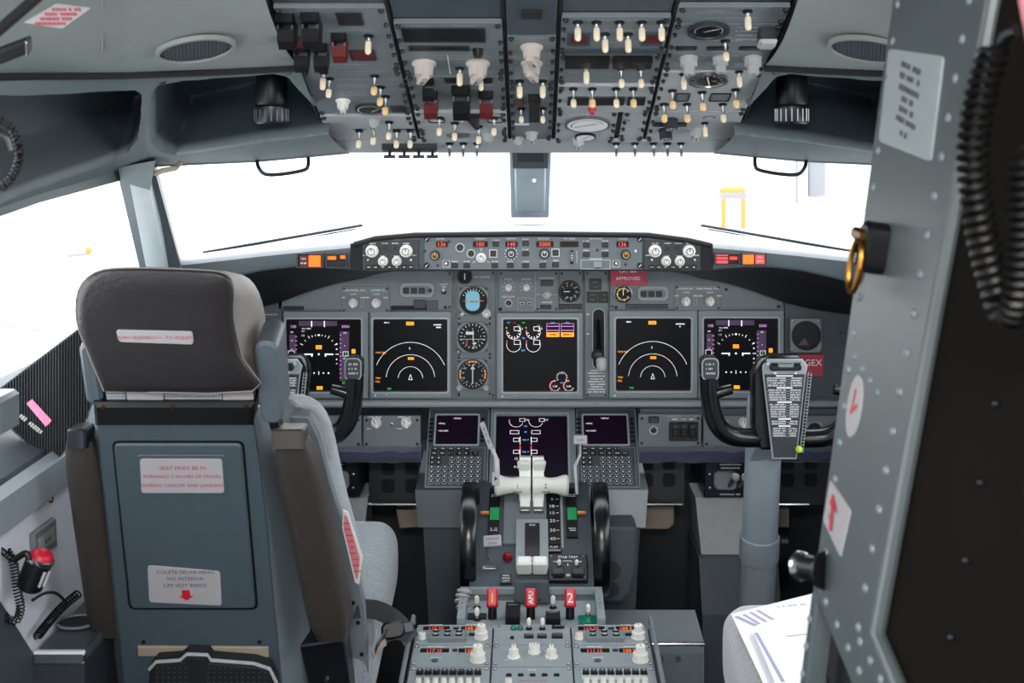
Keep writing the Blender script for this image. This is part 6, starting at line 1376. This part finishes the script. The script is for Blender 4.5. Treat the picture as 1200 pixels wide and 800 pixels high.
# side posts
for s, side in ((-1, 'left'), (1, 'right')):
    T = Matrix.Identity(4) if s < 0 else mir
    b = B(); b.T = T
    def bar(pts, m): b.loft([[P(x, y, d) for x, y, d in ring] for ring in pts], m)
    bar([[(138, 205, 2.72), (158, 203, 2.70), (160, 200, 2.80), (140, 202, 2.80)], [(163, 312, 2.98), (180, 312, 2.96), (182, 312, 3.06), (165, 312, 3.06)], [(182, 420, 3.1), (200, 420, 3.1), (200, 420, 3.2), (182, 420, 3.2)]], 'slate')
    bar([[(150, 205, 2.70), (170, 200, 2.68), (178, 198, 2.78), (156, 200, 2.80)], [(171, 312, 2.96), (194, 312, 2.92), (205, 312, 3.04), (180, 312, 3.08)], [(190, 420, 3.1), (212, 420, 3.05), (225, 420, 3.2), (200, 420, 3.2)]], 'bezel_grey')
    bar([[(162, 200, 2.72), (180, 195, 2.74), (184, 194, 2.84), (170, 198, 2.84)], [(192, 312, 2.94), (212, 312, 3.0), (214, 312, 3.1), (196, 312, 3.1)], [(212, 420, 3.1), (234, 420, 3.15), (236, 420, 3.25), (214, 420, 3.2)]], 'slate')
    bar([[(138, 196, 2.64), (182, 188, 2.64), (182, 188, 2.86), (138, 196, 2.86)], [(142, 213, 2.66), (176, 223, 2.66), (176, 221, 2.84), (142, 211, 2.84)]], 'tray')
    bar([[(-60, 268, 2.0), (-60, 262, 2.0), (-60, 262, 2.12), (-60, 268, 2.12)], [(0, 250, 2.13), (0, 243, 2.13), (0, 243, 2.24), (0, 250, 2.24)], [(140, 212, 2.68), (140, 196, 2.68), (140, 196, 2.8), (140, 212, 2.8)]], 'tray')
    struct(b, 'trim_5' if s < 0 else 'trim_6', f'slanted grey window post between windshield and {side} side window', 'window post')
    # glass panes
    b = B(); b.T = T; g4 = [P(645 if 0 else 600, 176, 3.3), P(184, 190, 2.85), P(214, 305, 3.2), P(600, 262, 3.6)]
    b.hexa([*g4, *[p+Vector((0, .012, 0)) for p in g4]], 'window_glass'); struct(b, 'window_1' if s < 0 else 'window_2', f'large {side} windshield pane', 'window', smooth=False)
    b = B(); b.T = T; g4 = [P(-240, 300, 1.75), P(140, 205, 2.76), P(166, 330, 3.0), P(-10, 520, 2.10), ]
    b.hexa([*g4, *[p+Vector((-.012, 0, 0)) for p in g4]], 'window_glass'); struct(b, 'window_3' if s < 0 else 'window_4', f'{side} side window pane', 'window', smooth=False)
    # walls
    b = B(); b.T = T; W = 'wall_lavender'
    xw = -.79
    b.hexa([(xw-.03, -2.5, 0), (xw, -2.5, 0), (xw, 3.05, 0), (xw-.03, 3.05, 0), (xw-.03, -2.5, .875), (xw, -2.5, .875), (xw, 3.05, .875), (xw-.03, 3.05, .875)], W)
    # slate band over it and the window sill sloping outwards
    b.loft([[(x, y, z) for x, z in ((xw+.004, .845), (xw+.016, .855), (xw+.014, .905), (xw+.0, .918), (xw-.02, .9))] for y in (-2.5, 2.0, 2.4, 2.8, 3.3)], 'column_grey')
    prof_ = [(xw-.01, .845), (xw-.01, .905), (xw-.012, .92), (xw-.10, .965), (xw-.16, .985), (xw-.2, .985), (xw-.2, .84)]
    b.loft([[(x, y, z) for x, z in prof_] for y in (-2.5, 2.0, 2.4, 2.8, 3.3)], 'slate')
    b.hexa([(xw-.2, -2.5, .84), (xw-.16, -2.5, .84), (xw-.16, 1.2, .84), (xw-.2, 1.2, .84), (xw-.2, -2.5, 1.9), (xw-.16, -2.5, 1.9), (xw-.16, 1.2, 1.9), (xw-.2, 1.2, 1.9)], 'liner')
    if 0: b.hexa([(xw-.2, 3.0, .2), (-.3, 3.62, .2), (-.3, 3.64, .2), (xw-.22, 3.05, .2), (xw-.2, 3.0, 1.02), (-.3, 3.62, 1.10), (-.3, 3.64, 1.10), (xw-.22, 3.05, 1.02)], 'dark_grey')
    b.hexa([(xw, 3.0, 0), (xw-.03, 3.0, 0), (xw-.03, 3.66, 0), (xw, 3.66, 0), (xw, 3.0, 1.02), (xw-.03, 3.0, 1.02), (xw-.03, 3.66, 1.05), (xw, 3.66, 1.05)], 'slate')
    struct(b, 'wall_left' if s < 0 else 'wall_right', f'{side} side wall with grey sill under the side window', 'wall')
b = B(); b.T = Matrix.Identity(4); b.hexa([(-.9, 3.64, 0), (.9, 3.64, 0), (.9, 3.68, 0), (-.9, 3.68, 0), (-.9, 3.64, 1.0), (.9, 3.64, 1.0), (.9, 3.68, 1.0), (-.9, 3.68, 1.0)], 'dark_grey'); struct(b, 'wall_front', 'dark bulkhead behind the pedals', 'wall')
b = B(); b.hexa([(-1.0, -2.5, -.03), (1.0, -2.5, -.03), (1.0, 3.7, -.03), (-1.0, 3.7, -.03), (-1.0, -2.5, 0), (1.0, -2.5, 0), (1.0, 3.7, 0), (-1.0, 3.7, 0)], 'black_matte'); struct(b, 'floor', 'dark cockpit floor', 'floor')
# left ledge with cup holder
e = thing('side_console', 'grey side console shelf with round cup holder left of the seat', 'console', Matrix.Translation((-.68, 2.4, .62)))
c = B(); I_ = Matrix.Translation((.68, -2.4, -.62)); c.T = I_
c.hexa([(-.785, 2.22, .15), (-.705, 2.22, .15), (-.705, 2.8, .15), (-.785, 2.8, .15), (-.785, 2.22, .61), (-.705, 2.22, .61), (-.705, 2.8, .61), (-.785, 2.8, .61)], 'dark_grey'); c.build('console_body', e)
c = B(); c.prism(rrect(-.745+.68, .11, .08, .6, .006), -.01, .002, 'slate', .002); c.prism(rrect(-.065, -.178, .08, .012, .003), -.012, .006, 'wall_lavender', .002); c.build('console_top', e)
KX = -.784
c = B(); c.T = I_; q = [PX(x, y, KX) for x, y in ((-40, 640), (40, 767), (106, 771), (112, 850), (-40, 980))]; c.loft([[tuple(p) for p in q], [tuple(p+Vector((-.004, 0, 0))) for p in q]], 'slate'); c.build('kick_plate', e)
c = B(); c.lathe([(.034, .002), (.034, .005), (.0305, .0055), (.030, .003)], 28, 'bezel_grey', None, 'black_matte'); u = P(86, 733, 2.33); c.build('cup_holder', e, Matrix.Translation((u.x+.68, 2.35-2.4+.0, .003)))
c = B(); c.lathe([(.006, 0), (.004, .012), (.007, .016), (.003, .022)], 10, 'chrome'); c.build('small_stud', e, Matrix.Translation((P(42, 752, 2.3).x+.68, -.12, .003)))
# wall items left
wf = Frame((-.788, 2.2, .75), (0, 0, 1), (0, 1, 0))
def wat(px, py): p = PX(px, py, -.788); return (p.y-2.2, p.z-.75)
c = B(); q = [wat(*p) for p in ((35, 625), (60, 606), (62, 640), (37, 655))]; c.prism(q, 0, .008, 'bezel_grey', .002); c.prism(inset(q, .012), .008, .009, 'placard'); a = wat(50, 632); c.scrib(*a, .03, .008, .0094, 'lettering_dark'); o = c.build('card_holder', None, Matrix.Translation((-.788, 2.2, .75)) @ Matrix((( 0, 0, 1, 0), (1, 0, 0, 0), (0, 1, 0, 0), (0, 0, 0, 1)))); tag(o, 'framed white card on the left wall behind hand microphone', 'card holder')
c = B(); q = [wat(*p) for p in ((36, 760), (44, 722), (62, 700), (66, 640), (60, 690))]; a = wat(59, 585)
c = B(); c.lathe([(.006, 0), (.005, .004)], 12, 'brass', Matrix.Translation((-.788, PX(59, 585, -.788).y, PX(59, 585, -.788).z)) @ Matrix.Rotation(R(90), 4, 'Y')); o = c.build('wall_screw'); tag(o, 'small brass screw on the pale left wall', 'screw')
e = thing('hand_microphone', 'black hand microphone with glossy red top on left wall', 'microphone', Matrix.Translation(P(42, 665, 2.12)))
d = (P(50, 645, 2.12)-P(33, 688, 2.12)); 
T_ = Matrix.Translation(P(33, 690, 2.12)-P(42, 665, 2.12)) @ d.to_track_quat('Z', 'Y').to_matrix().to_4x4()
c = B(); c.lathe([(.016, 0), (.020, .004), (.0205, .04), (.0205, .046)], 20, 'black_plastic', T_)
c.build('microphone_body', e); c = B(); c.lathe([(.0205, .044), (.022, .046), (.022, .05), (.020, .052)], 22, 'chrome', T_); c.build('chrome_ring', e); c = B(); c.lathe([(.019, .050), (.0185, .056), (.014, .061), (.006, .0635)], 20, 'red', T_); c.build('push_button', e)['label'] = 'glossy red top'
c = B(); c.T = T_; 
for k in range(3): c.tube([(-.012+k*.009, -.0205+abs(k-1)*.004, .014), (-.012+k*.009, -.0205+abs(k-1)*.004, .038)], .0025, 5, 'lettering_dim')
c.build('label_bars', e)
o = coil([P(8, 645, 2.1), P(16, 660, 2.1), P(20, 690, 2.1), P(24, 712, 2.1), P(18, 727, 2.1), P(6, 722, 2.1), P(-12, 700, 2.1)], .0058, 34, .0013, 'cable_black').build('coiled_cord'); tag(o, 'black coiled cord looping below the hand microphone', 'cord')
o = coil([P(44, 745, 2.2), P(56, 730, 2.24), P(72, 712, 2.28), P(92, 695, 2.32)], .0065, 22, .0015, 'cable_black').build('coiled_cord'); tag(o, 'black coiled cord lying beside the cup holder', 'cord')
c = B(); c.tube(catmull([P(38, 703, 2.15), P(52, 695, 2.18), P(66, 695, 2.2), P(78, 706, 2.22)], 6), .0025, 8, 'black_plastic'); ca_ = c; c = B(); c.tube(catmull([P(-5, 640, 2.1), P(6, 648, 2.1), P(16, 655, 2.1), P(30, 648, 2.1), P(34, 655, 2.1)], 5), .005, 8, 'black_plastic'); o = c.build('black_cable'); tag(o, 'short thick black cable joining the hand microphone top to the far left edge', 'cable'); o = ca_.build('black_cable'); tag(o, 'thin plain black cable arching over the coiled cord by the cup holder', 'cable')
c = B(); p = P(-2, 478, 1.98); c.T = Matrix.Translation(p); c.prism(rrect(0, 0, .034, .09, .012), -.03, .02, 'bezel_grey', .006); o = c.build('armrest_end'); tag(o, 'rounded grey tray end at far left below the window', 'tray')
# ribbed sunshade
RS = Frame(P(55, 465, 2.32), (0, .0, 1), (1, .25, 0))
e = thing('ribbed_sunshade', 'dark ribbed sunshade panel leaning at the left window with pink tag', 'sunshade', RS.M())
poly = [(-6, 459), (91, 386), (98, 396), (106, 430), (109, 470), (100, 495), (72, 534), (57, 545), (6, 495), (-6, 470)]
def yr(x):
    ys = []
    for i in range(len(poly)):
        (ax, ay), (bx, by) = poly[i-1], poly[i]
        if (ax <= x < bx) or (bx <= x < ax): ys.append(ay+(by-ay)*(x-ax)/(bx-ax))
    return (min(ys), max(ys)) if len(ys) > 1 else None
c = B(); c.prism([RS.at(*p) for p in poly], -.006, 0, 'black_matte'); 
c.build('backing_sheet', e)
c = B(); n_ = 34
for i in range(n_):
    x = -5+i*113/n_; a, b_ = yr(x), yr(x+2.0)
    if a and b_:
        q = [RS.at(x, a[1]-1), RS.at(x+1.9, b_[1]-1), RS.at(x+1.9, b_[0]+1), RS.at(x, a[0]+1)]; c.prism(q, 0, .0035, 'dark_grey', .001)
c.build('rib_sheet', e)
c = B(); c.tube([(*RS.at(*p), .001) for p in poly+[poly[0]]], .0016, 5, 'bezel_grey'); c.build('edge_binding', e)
c = B(); q = [RS.at(*p) for p in ((31, 472), (38, 467), (61, 492), (54, 499))]; c.prism(q, .003, .005, 'pink_tag'); c.build('pink_tag', e)
c = B(); u, v = RS.at(34, 494); c.scrib(u, v, .055, .007, .0045, 'lettering_dim', R(-42)); c.build('handwriting', e)
# ================================================================ FOOTWELLS
def slab(name, lb, cat, pts, d, th, m, parent=None, ch=.002, extra=None):
    f = Frame((0, d, ZC), (0, 0, 1)); q = [f.at(*p) for p in pts]; cu_ = sum(p[0] for p in q)/len(q); cv_ = sum(p[1] for p in q)/len(q)
    c = B(); c.prism([(a-cu_, b_-cv_) for a, b_ in q], -th, 0, m, ch)
    if extra: extra(c, lambda x, y: (f.at(x, y)[0]-cu_, f.at(x, y)[1]-cv_))
    return tag(c.build(name, None, f.M(cu_, cv_)), lb, cat)
def holes(xs, ys, w=15, h=16):
    def ex(c, L):
        for x in xs:
            for y in ys: a = L(x, y); c.prism(rrect(*a, w*3.4/FP, h*3.4/FP, .008), 0, .0015, 'black_matte')
    return ex
slab('pedal_vent_panel', 'dark vent panel with rounded openings in the left footwell', 'vent panel', ((432, 541), (500, 541), (500, 592), (432, 592)), 3.40, .24, 'dark_grey', extra=holes((455, 482), (548, 569)))
slab('pedal_vent_panel', 'dark vent panel with rounded openings beside the right keypad stand', 'vent panel', ((745, 541), (803, 541), (803, 592), (745, 592)), 3.40, .24, 'dark_grey', extra=holes((758, 784), (542, 562)))
slab('pedal_vent_panel', 'dark vent panel with rounded openings right of the control column', 'vent panel', ((905, 541), (975, 541), (975, 592), (905, 592)), 3.40, .24, 'dark_grey', extra=holes((923, 950), (542, 562)))
for x0, x1, lb in ((430, 500, 'thin bright rail below the left vent panel'), (745, 800, 'thin bright rail right of the right keypad stand'), (905, 948, 'thin bright rail right of the control column')):
    c = B(); c.tube([P(x0, 591, 3.38), P(x1, 591, 3.38)], .0045, 8, 'chrome'); tag(c.build('pedal_rail'), lb, 'rail')
slab('pedal_plate', 'beige plate low in the left footwell', 'plate', ((464, 597), (500, 597), (500, 617), (468, 619)), 3.45, .19, 'beige')
slab('pedal_plate', 'beige plate beside the right keypad stand', 'plate', ((745, 594), (790, 593), (790, 614), (783, 620), (745, 620)), 3.45, .19, 'beige')
slab('pedal_plate', 'beige plate right of the control column', 'plate', ((905, 595), (925, 595), (925, 618), (905, 618)), 3.45, .19, 'beige')
# column housings
def house(s, lb):
    c = B(); x = lambda px, d: (px-CX)*d/FP*s
    def ring(py, x0, x1, d0, d1): z = ZC-(py-HY)*d0/FP; return [(x(x0, d0), d0, z), (x(x1, d0), d0, z), (x(x1, d0), d1, z), (x(x0, d0), d1, z)]
    c.loft([ring(583, 815, 908, 3.36, 3.5), ring(650, 822, 905, 3.30, 3.5), ring(654, 822, 905, 3.30, 3.5)], 'overhead_light'); c.loft([ring(654, 819, 912, 3.27, 3.5), ring(720, 823, 915, 3.22, 3.5), ring(850, 826, 920, 3.2, 3.5)], 'slate')
    for py in (): z = ZC-(py-HY)*3.22/FP; c.hexa([(x(820, 3.2), 3.2, z), (x(912, 3.2), 3.2, z), (x(912, 3.2), 3.26, z), (x(820, 3.2), 3.26, z), (x(820, 3.2), 3.2, z+.003), (x(912, 3.2), 3.2, z+.003), (x(912, 3.2), 3.26, z+.003), (x(820, 3.2), 3.26, z+.003)], 'bezel_grey')
    tag(c.build('column_housing', smooth=False), lb, 'housing')
house(1, 'light grey tapering housing behind the right control column'); house(-1, 'grey tapering housing behind the left seat cushion')
f = Frame((0, 3.34, ZC), (0, 0, 1))
for s, lb in ((1, 'pedal adjustment unit with black caption beside the right control column'), (-1, 'pedal adjustment unit in the left footwell beside the seat')):
    x = lambda q: q if s > 0 else 1246-q
    e = thing('pedal_adjuster', lb, 'adjuster', f.M(*f.at(x(850), 562)))
    a = f.at(x(850), 562); L = lambda px, py: (f.at(x(px), py)[0]-a[0], f.at(x(px), py)[1]-a[1])
    c = B(); q = [L(*p) for p in ((827, 541), (874, 541), (874, 582), (825, 582))]; c.prism(q if s > 0 else q[::-1], -.28, 0, 'dark_metal', .002); c.scrib(*L(856, 579), .05, .005, .0005, 'lettering_dim'); c.screw(*L(832, 556), .004, 0, 'steel'); c.screw(*L(832, 572), .004, 0, 'steel'); c.build('back_plate', e)
    c = B(); c.box(*L(855, 545), .06, .02, 0, .01, 'black_plastic'); c.scrib(*L(855, 543), .05, .004, .0105, 'lettering'); c.scrib(*L(855, 547), .045, .004, .0105, 'lettering'); c.build('caption_plate', e)
    c = B(); c.prism(rrect(*L(850, 562), .055, .045, .014, 5), 0, .012, 'panel_light', .004); c.build('cover', e)
    for px in (857, 868): c = B(); c.tube([(*L(px-3, 568), .01), (*L(px+2, 556), .03)], [.006, .008], 8, 'steel'); c.ball((*L(px+3, 555), .033), .010, 'knob_grey'); c.build('crank_handle', e)
# floor ledges right of the pedestal
c = B(); x0, x1 = .15, .365; zt = P(0, 752, 2.98).z; c.hexa([(x0, 2.98, 0), (x1, 2.98, 0), (x1, 3.15, 0), (x0, 3.15, 0), (x0, 2.98, zt), (x1, 2.98, zt), (x1, 3.15, zt+.01), (x0, 3.15, zt+.01)], 'panel_light')
tag(c.build('foot_ledge', smooth=False), 'low grey foot ledge between pedestal and right control column', 'ledge')
c = B(); c.tube([(x0, 2.977, zt-.003), (x1, 2.977, zt-.003)], .0045, 8, 'chrome'); tag(c.build('ledge_strip'), 'shiny metal edge strip on the low foot ledge', 'edge strip')
c = B(); z2 = P(0, 765, 2.93).z; c.hexa([(x0, 2.93, 0), (x1-.01, 2.93, 0), (x1-.01, 2.97, 0), (x0, 2.97, 0), (x0, 2.93, z2), (x1-.01, 2.93, z2), (x1-.01, 2.97, z2), (x0, 2.97, z2)], 'panel_grey')
for px in (775, 795): p = P(px, 772, 2.925); c.cyl(p, p+Vector((0, -.005, 0)), .006, .005, 10, 'steel')
tag(c.build('floor_box', smooth=False), 'dark box with screws below the shiny ledge strip', 'floor box')
# wiring hose by the trim wheel
o = coil([P(545, 690, 2.86), P(541, 706, 2.85), P(548, 720, 2.84)], .012, 6, .0035, 'placard', 12).build('ribbed_hose'); tag(o, 'pale ribbed hose at the foot of the left trim wheel', 'hose')
# ================================================================ RIVETED POST AND DARK CABINET ON THE RIGHT
A0, A1, B0 = P(1047, 0, 1.42), P(938, 800, 1.42), P(1155, 0, 1.22)
PO = Frame(A1, A0-A1, B0-A0)
post = thing('riveted_door_post', 'riveted grey metal door post leaning at the right edge', 'post', PO.M())
c = B(); q = [PO.at(*p) for p in ((1077, -230), (1198, -230), (1019, 742), (1455, 1790), (1400, 1790), (957, 702), (952, 692))]; c.prism(q, -.02, 0, 'jamb_grey', .002)
q = [PO.at(*p) for p in ((957, 699), (951, 692), (806, 1790), (822, 1790))]; c.prism(q, -.02, 0, 'jamb_grey', .002)
for i in range(17): 
    t = i/16; c.ball((*PO.at(lerp(1136, 1006, t), lerp(0, 735, t)), 0), .005, 'bezel_grey', 8, .6)
for i in range(17):
    t = i/16; c.ball((*PO.at(lerp(1052, 962, t), lerp(5, 690, t)), 0), .0045, 'bezel_grey', 8, .6)
for i in range(4): c.ball((*PO.at(968+i*13, 705+i*27), 0), .0048, 'bezel_grey', 8, .6); c.ball((*PO.at(1008+i*12, 752+i*22), 0), .0048, 'bezel_grey', 8, .6)
for i in range(4): c.ball((*PO.at(1002+i*9, 418+i*14), 0), .004, 'bezel_grey', 8, .6)
for i in range(3): c.ball((*PO.at(949-i*4, 725+i*32), 0), .0042, 'bezel_grey', 8, .6)
c.build('post_plate', post)
c = B(); c.tube([(*PO.at(1196, -230), -.008), (*PO.at(1019, 742), -.008), (*PO.at(1455, 1790), -.008)], .007, 8, 'jamb_grey'); c.build('edge_flange', post)
PO2 = Frame(PO.O-PO.N*.035, PO.V, PO.U); c = B(); q = [PO2.at(*p) for p in ((953, 690), (1035, 860), (936, 860))]; c.prism(q, -.045, -.035, 'black_matte'); q = [PO2.at(*p) for p in ((962, 768), (985, 850), (950, 850))]; c.prism(q, -.034, -.025, 'jamb_grey', .002); c.screw(*PO.at(979, 777), .006, -.025, 'chrome'); c.build('inner_bracket', post)
c = B(); q = [PO.at(*p) for p in rquad([(1043, 57), (1107, 66), (1092, 190), (1031, 166)], 5)]; c.prism(q, 0, .0018, 'bezel_lit', .0004)
for i, (w_, y) in enumerate(((.05, 80), (.052, 93), (.05, 107), (.03, 119), (.035, 131), (.05, 143), (.018, 158))): c.scrib(*PO.at(1070-i*1.5, y), w_, .006, .0022, 'lettering_dark', R(-8))
c.build('placard', post)['label'] = 'pale metal placard with grey lines'
c = B(); u, v = PO.at(1002, 476); c.prism(circ(u, v, .017, 30, .031), 0, .0015, 'placard', .0004); c.rect(u-.002, v+.004, .004, .026, .002, 'red', -.1); c.rect(u+.002, v-.002, .004, .018, .0021, 'red', -.9); c.build('round_sticker', post)['label'] = 'white oval sticker with red mark'
c = B(); q = [PO.at(*p) for p in rquad([(974, 562), (998, 598), (986, 653), (966, 610)], 3)]; c.prism(q, 0, .0015, 'placard', .0004); c.tube([(*PO.at(979, 590), .003), (*PO.at(976, 622), .003)], .003, 5, 'red', .2); c.flat([(*PO.at(975, 590),), (*PO.at(984, 602),), (*PO.at(979, 578),)], .003, 'red'); c.build('arrow_sticker', post)['label'] = 'white diamond sticker with red arrow'
lt = thing('door_latch', 'brass and black door latch on the riveted post', 'latch', PO.M(*PO.at(1030, 305)))
c = B(); c.prism(rrect(.004, .012, .028, .05, .01), 0, .022, 'black_plastic', .004); c.prism(rrect(-.006, .022, .03, .012, .004), .01, .026, 'brass', .003); c.build('latch_body', lt)
c = B(); c.tube([(.013*math.cos(R(a))+.002, .026*math.sin(R(a))-.008, .024) for a in range(0, 361, 20)], .0032, 8, 'brass'); c.build('latch_ring', lt); c = B(); c.prism(circ(.002, -.008, .009, 16, .018), .016, .02, 'chrome', .002); c.build('latch_disc', lt)
kn = thing('door_knob', 'chrome ended black knob low on the riveted post', 'knob', PO.M(*PO.at(968, 668)))  # black door knob with a chrome cap
c = B(); c.lathe([(.019, 0), (.019, .004), (.012, .006), (.0115, .03)], 22, 'black_plastic'); T_ = Matrix.Rotation(R(-62), 4, 'Y') @ Matrix.Rotation(R(15), 4, 'X'); 
for i in range(len(c.v)): c.v[i] = T_ @ c.v[i]
c.build('knob_base', kn); c = B(); c.lathe([(.013, .028), (.0145, .031), (.0145, .036), (.011, .04), (.006, .042)], 16, 'chrome', T_); c.build('knob_cap', kn)
# cabinet wall to the right
q0, q1 = PO.w(*PO.at(1200, -230), -.012), PO.w(*PO.at(1019, 745), -.012); q2 = PO.w(*PO.at(1070, 870), -.012); D = Vector((.26, -.75, 0))
b = B(); b.add([q0, q1, q2, q2+D, q1+D, q0+D, q0+Vector((.03, .02, 0)), q1+Vector((.03, .02, 0))], [(0, 1, 4, 5), (1, 2, 3, 4), (0, 6, 7, 1)], 'brown_dark')
for i in range(11):
    p = q0.lerp(q1, (i+.5)/11)+D*.12; b.ball(p+Vector((-.002, -.001, 0)), .003, 'dark_metal', 6)
    p = q0.lerp(q1, (i+.7)/11)+D*.3; b.ball(p+Vector((-.002, -.001, 0)), .003, 'dark_metal', 6)
struct(b, 'wall_aft', 'very dark brown cabinet wall right of the riveted post', 'wall')
o = coil([P(1166, 55, 1.02), P(1150, 110, 1.02), P(1140, 180, 1.02), P(1148, 260, 1.02), P(1168, 340, 1.02), P(1180, 368, 1.02), P(1192, 345, 1.0), P(1198, 270, .98), P(1202, 180, .96)], .0095, 44, .0028, 'cable_black').build('coiled_cord'); tag(o, 'thick black coiled cord hanging at the right edge beside the dark cabinet', 'cord')
c = B(); p = P(1196, 25, 1.0); c.T = Matrix.Translation(p) @ FACE; c.prism([(-.002, .016), (.02, .022), (.02, -.022), (.004, -.016)], 0, .012, 'placard_pink', .002); c.prism([(-.006, .022), (.02, .05), (.02, .02)], .002, .015, 'maroon', .002); tag(c.build('cord_plug'), 'red and white plug at the upper right corner', 'plug')
c = B(); c.tube(catmull([P(1172, 55, 1.02), P(1180, 40, 1.01), P(1192, 35, 1.0)], 5), .005, 8, 'black_plastic'); tag(c.build('cord_end'), 'straight black end of the thick coiled cord by the plug', 'cord')
# latch tan at left post top
c = B(); c.tube([P(180, 204, 2.66), P(190, 200, 2.66), P(206, 197, 2.66), P(211, 191, 2.68)], [.005, .0055, .005, .005], 8, 'beige'); tag(c.build('sun_visor_latch'), 'small beige latch at the top of the left window post', 'latch')
# ================================================================ OUTSIDE
b = B(); b.flat([(-150, 6), (150, 6), (150, 260), (-150, 260)], -3.0, 'apron'); tag(b.build('ground'), 'bright concrete apron outside the windshield', 'ground', kind='structure')
e = thing('service_cart', 'orange and white service cart standing on the apron outside', 'cart', Matrix.Translation((P(858, 268, 62).x, 62, -3)))
c = B(); c.box(0, 0, .85, .8, .1, 1.55, 'outside_white', .1, .04); c.build('cart_body', e); c = B(); 
for x in (-.45, .42): c.box(x, -.42, .24, .1, .05, 1.5, 'outside_orange', .03, .02)
c.build('side_stripe', e); c = B(); c.T = Matrix.Translation((0, 0, 1.6)); c.prism(rrect(0, 0, 1.15, .9, .2), 0, .3, 'outside_orange', .15); c.build('orange_hood', e); c = B(); c.box(0, 0, 1.2, .95, 1.35, 1.62, 'outside_grey', .1, .02); c.build('grey_band', e); c = B(); c.box(0, 0, .3, .3, 1.9, 2.35, 'outside_white', .05, .03); c.build('mast', e)
p = P(955, 236, 82)
e = thing('terminal_building', 'pale terminal wall with tall grey opening seen through the right windshield', 'building', Matrix.Translation((p.x, 82, -3)))
c = B(); c.hexa([(-6, 2.2, 0), (14, 2.2, 0), (14, 9, 0), (-6, 9, 0), (-6, 2.2, 9), (14, 2.2, 9), (14, 9, 9), (-6, 9, 9)], 'outside_white'); c.build('wall_block', e)
c = B(); c.box(.5, 2.0, 1.0, .6, .4, 5.2, 'outside_grey', .05, .02); c.build('opening', e); c = B(); c.cyl((-.35, 1.6, 0), (-.35, 1.6, 5.4), .22, None, 12, 'outside_white'); c.cyl((-.75, 1.7, 0), (-.75, 1.7, 5.4), .08, None, 8, 'outside_grey'); c.build('support_column', e)
e = thing('jet_bridge', 'pale blue panel and white curved arm outside the left side window', 'boarding bridge', Matrix.Translation(P(20, 420, 7)))
I_ = Matrix.Translation(-P(20, 420, 7)); c = B(); c.T = I_; fr = Frame(P(20, 420, 7), (0, 0, 1)); 
c.loft([[fr.w(*fr.at(*p), n) for p in ((-60, 368), (54, 381), (30, 440), (-60, 520))] for n in (0, -.1)], 'outside_blue'); c.build('blue_panel', e)
c = B(); c.T = I_; c.tube([fr.w(*fr.at(*p), .1) for p in ((-60, 366), (0, 373), (56, 381))], .02, 6, 'outside_grey'); c.tube([fr.w(*fr.at(*p), .1) for p in ((90, 372), (76, 385), (64, 402), (58, 420))], .02, 6, 'outside_white'); c.build('white_arm', e)
e = thing('lamp_mast', 'tiny dark lamp arm on a mast far outside the left window', 'mast', Matrix.Translation((P(104, 297, 40).x, 40, -3)))
x_ = P(104, 297, 40).x; z_ = P(104, 297, 40).z+3
c = B(); c.cyl((0, 0, 0), (0, 0, z_+1.0), .03, .02, 8, 'outside_white'); c.build('mast_pole', e); c = B(); c.cyl((-.6, 0, z_-.06), (.05, 0, z_), .07, .05, 8, 'outside_grey'); c.build('lamp_arm', e); c = B(); c.ball((0, 0, z_+.1), .12, 'outside_orange', 8); c.build('red_lamp', e)
# ================================================================ LIGHT, CAMERA, COLOUR
w = bpy.data.worlds.new('sky'); SC.world = w; w.use_nodes = True; nt = w.node_tree; bg = nt.nodes['Background']
tcw = nt.nodes.new('ShaderNodeTexCoord'); sx = nt.nodes.new('ShaderNodeSeparateXYZ'); rp_ = nt.nodes.new('ShaderNodeValToRGB'); nt.links.new(tcw.outputs['Generated'], sx.inputs[0]); nt.links.new(sx.outputs['Z'], rp_.inputs[0])
rp_.color_ramp.elements[0].color = (.97, .985, 1, 1); rp_.color_ramp.elements[1].color = (.9, .95, 1, 1); nt.links.new(rp_.outputs[0], bg.inputs['Color']); bg.inputs['Strength'].default_value = 5.5
la = bpy.data.lights.new('aft_fill_light', 'AREA'); la.shape = 'RECTANGLE'; la.size = .7; la.size_y = .3; la.energy = 48; la.color = (1, .97, .93)  # unseen fill lamp added above the camera to brighten the panels
lo = bpy.data.objects.new('aft_fill_light', la); COL.objects.link(lo); lo.location = (0, .1, 1.83); lo.rotation_euler = (R(50), 0, 0)
cam = bpy.data.cameras.new('camera'); co = bpy.data.objects.new('camera', cam); COL.objects.link(co)
co.location = EYE; co.rotation_euler = (R(90), 0, 0); cam.sensor_width = 36; cam.lens = 36*FP/1200; cam.shift_x = (600-CX)/1200; cam.shift_y = -(400-HY)/1200
cam.clip_start = .05; cam.clip_end = 600; cam.dof.use_dof = True; cam.dof.focus_distance = 3.0; cam.dof.aperture_fstop = 9
SC.camera = co
SC.view_settings.view_transform = 'Standard'; SC.view_settings.look = 'None'; SC.view_settings.gamma = 1; SC.view_settings.exposure = 0; SC.view_settings.use_curve_mapping = False
SC.cycles.max_bounces = 8; SC.cycles.use_denoising = True; SC.cycles.sample_clamp_indirect = 6
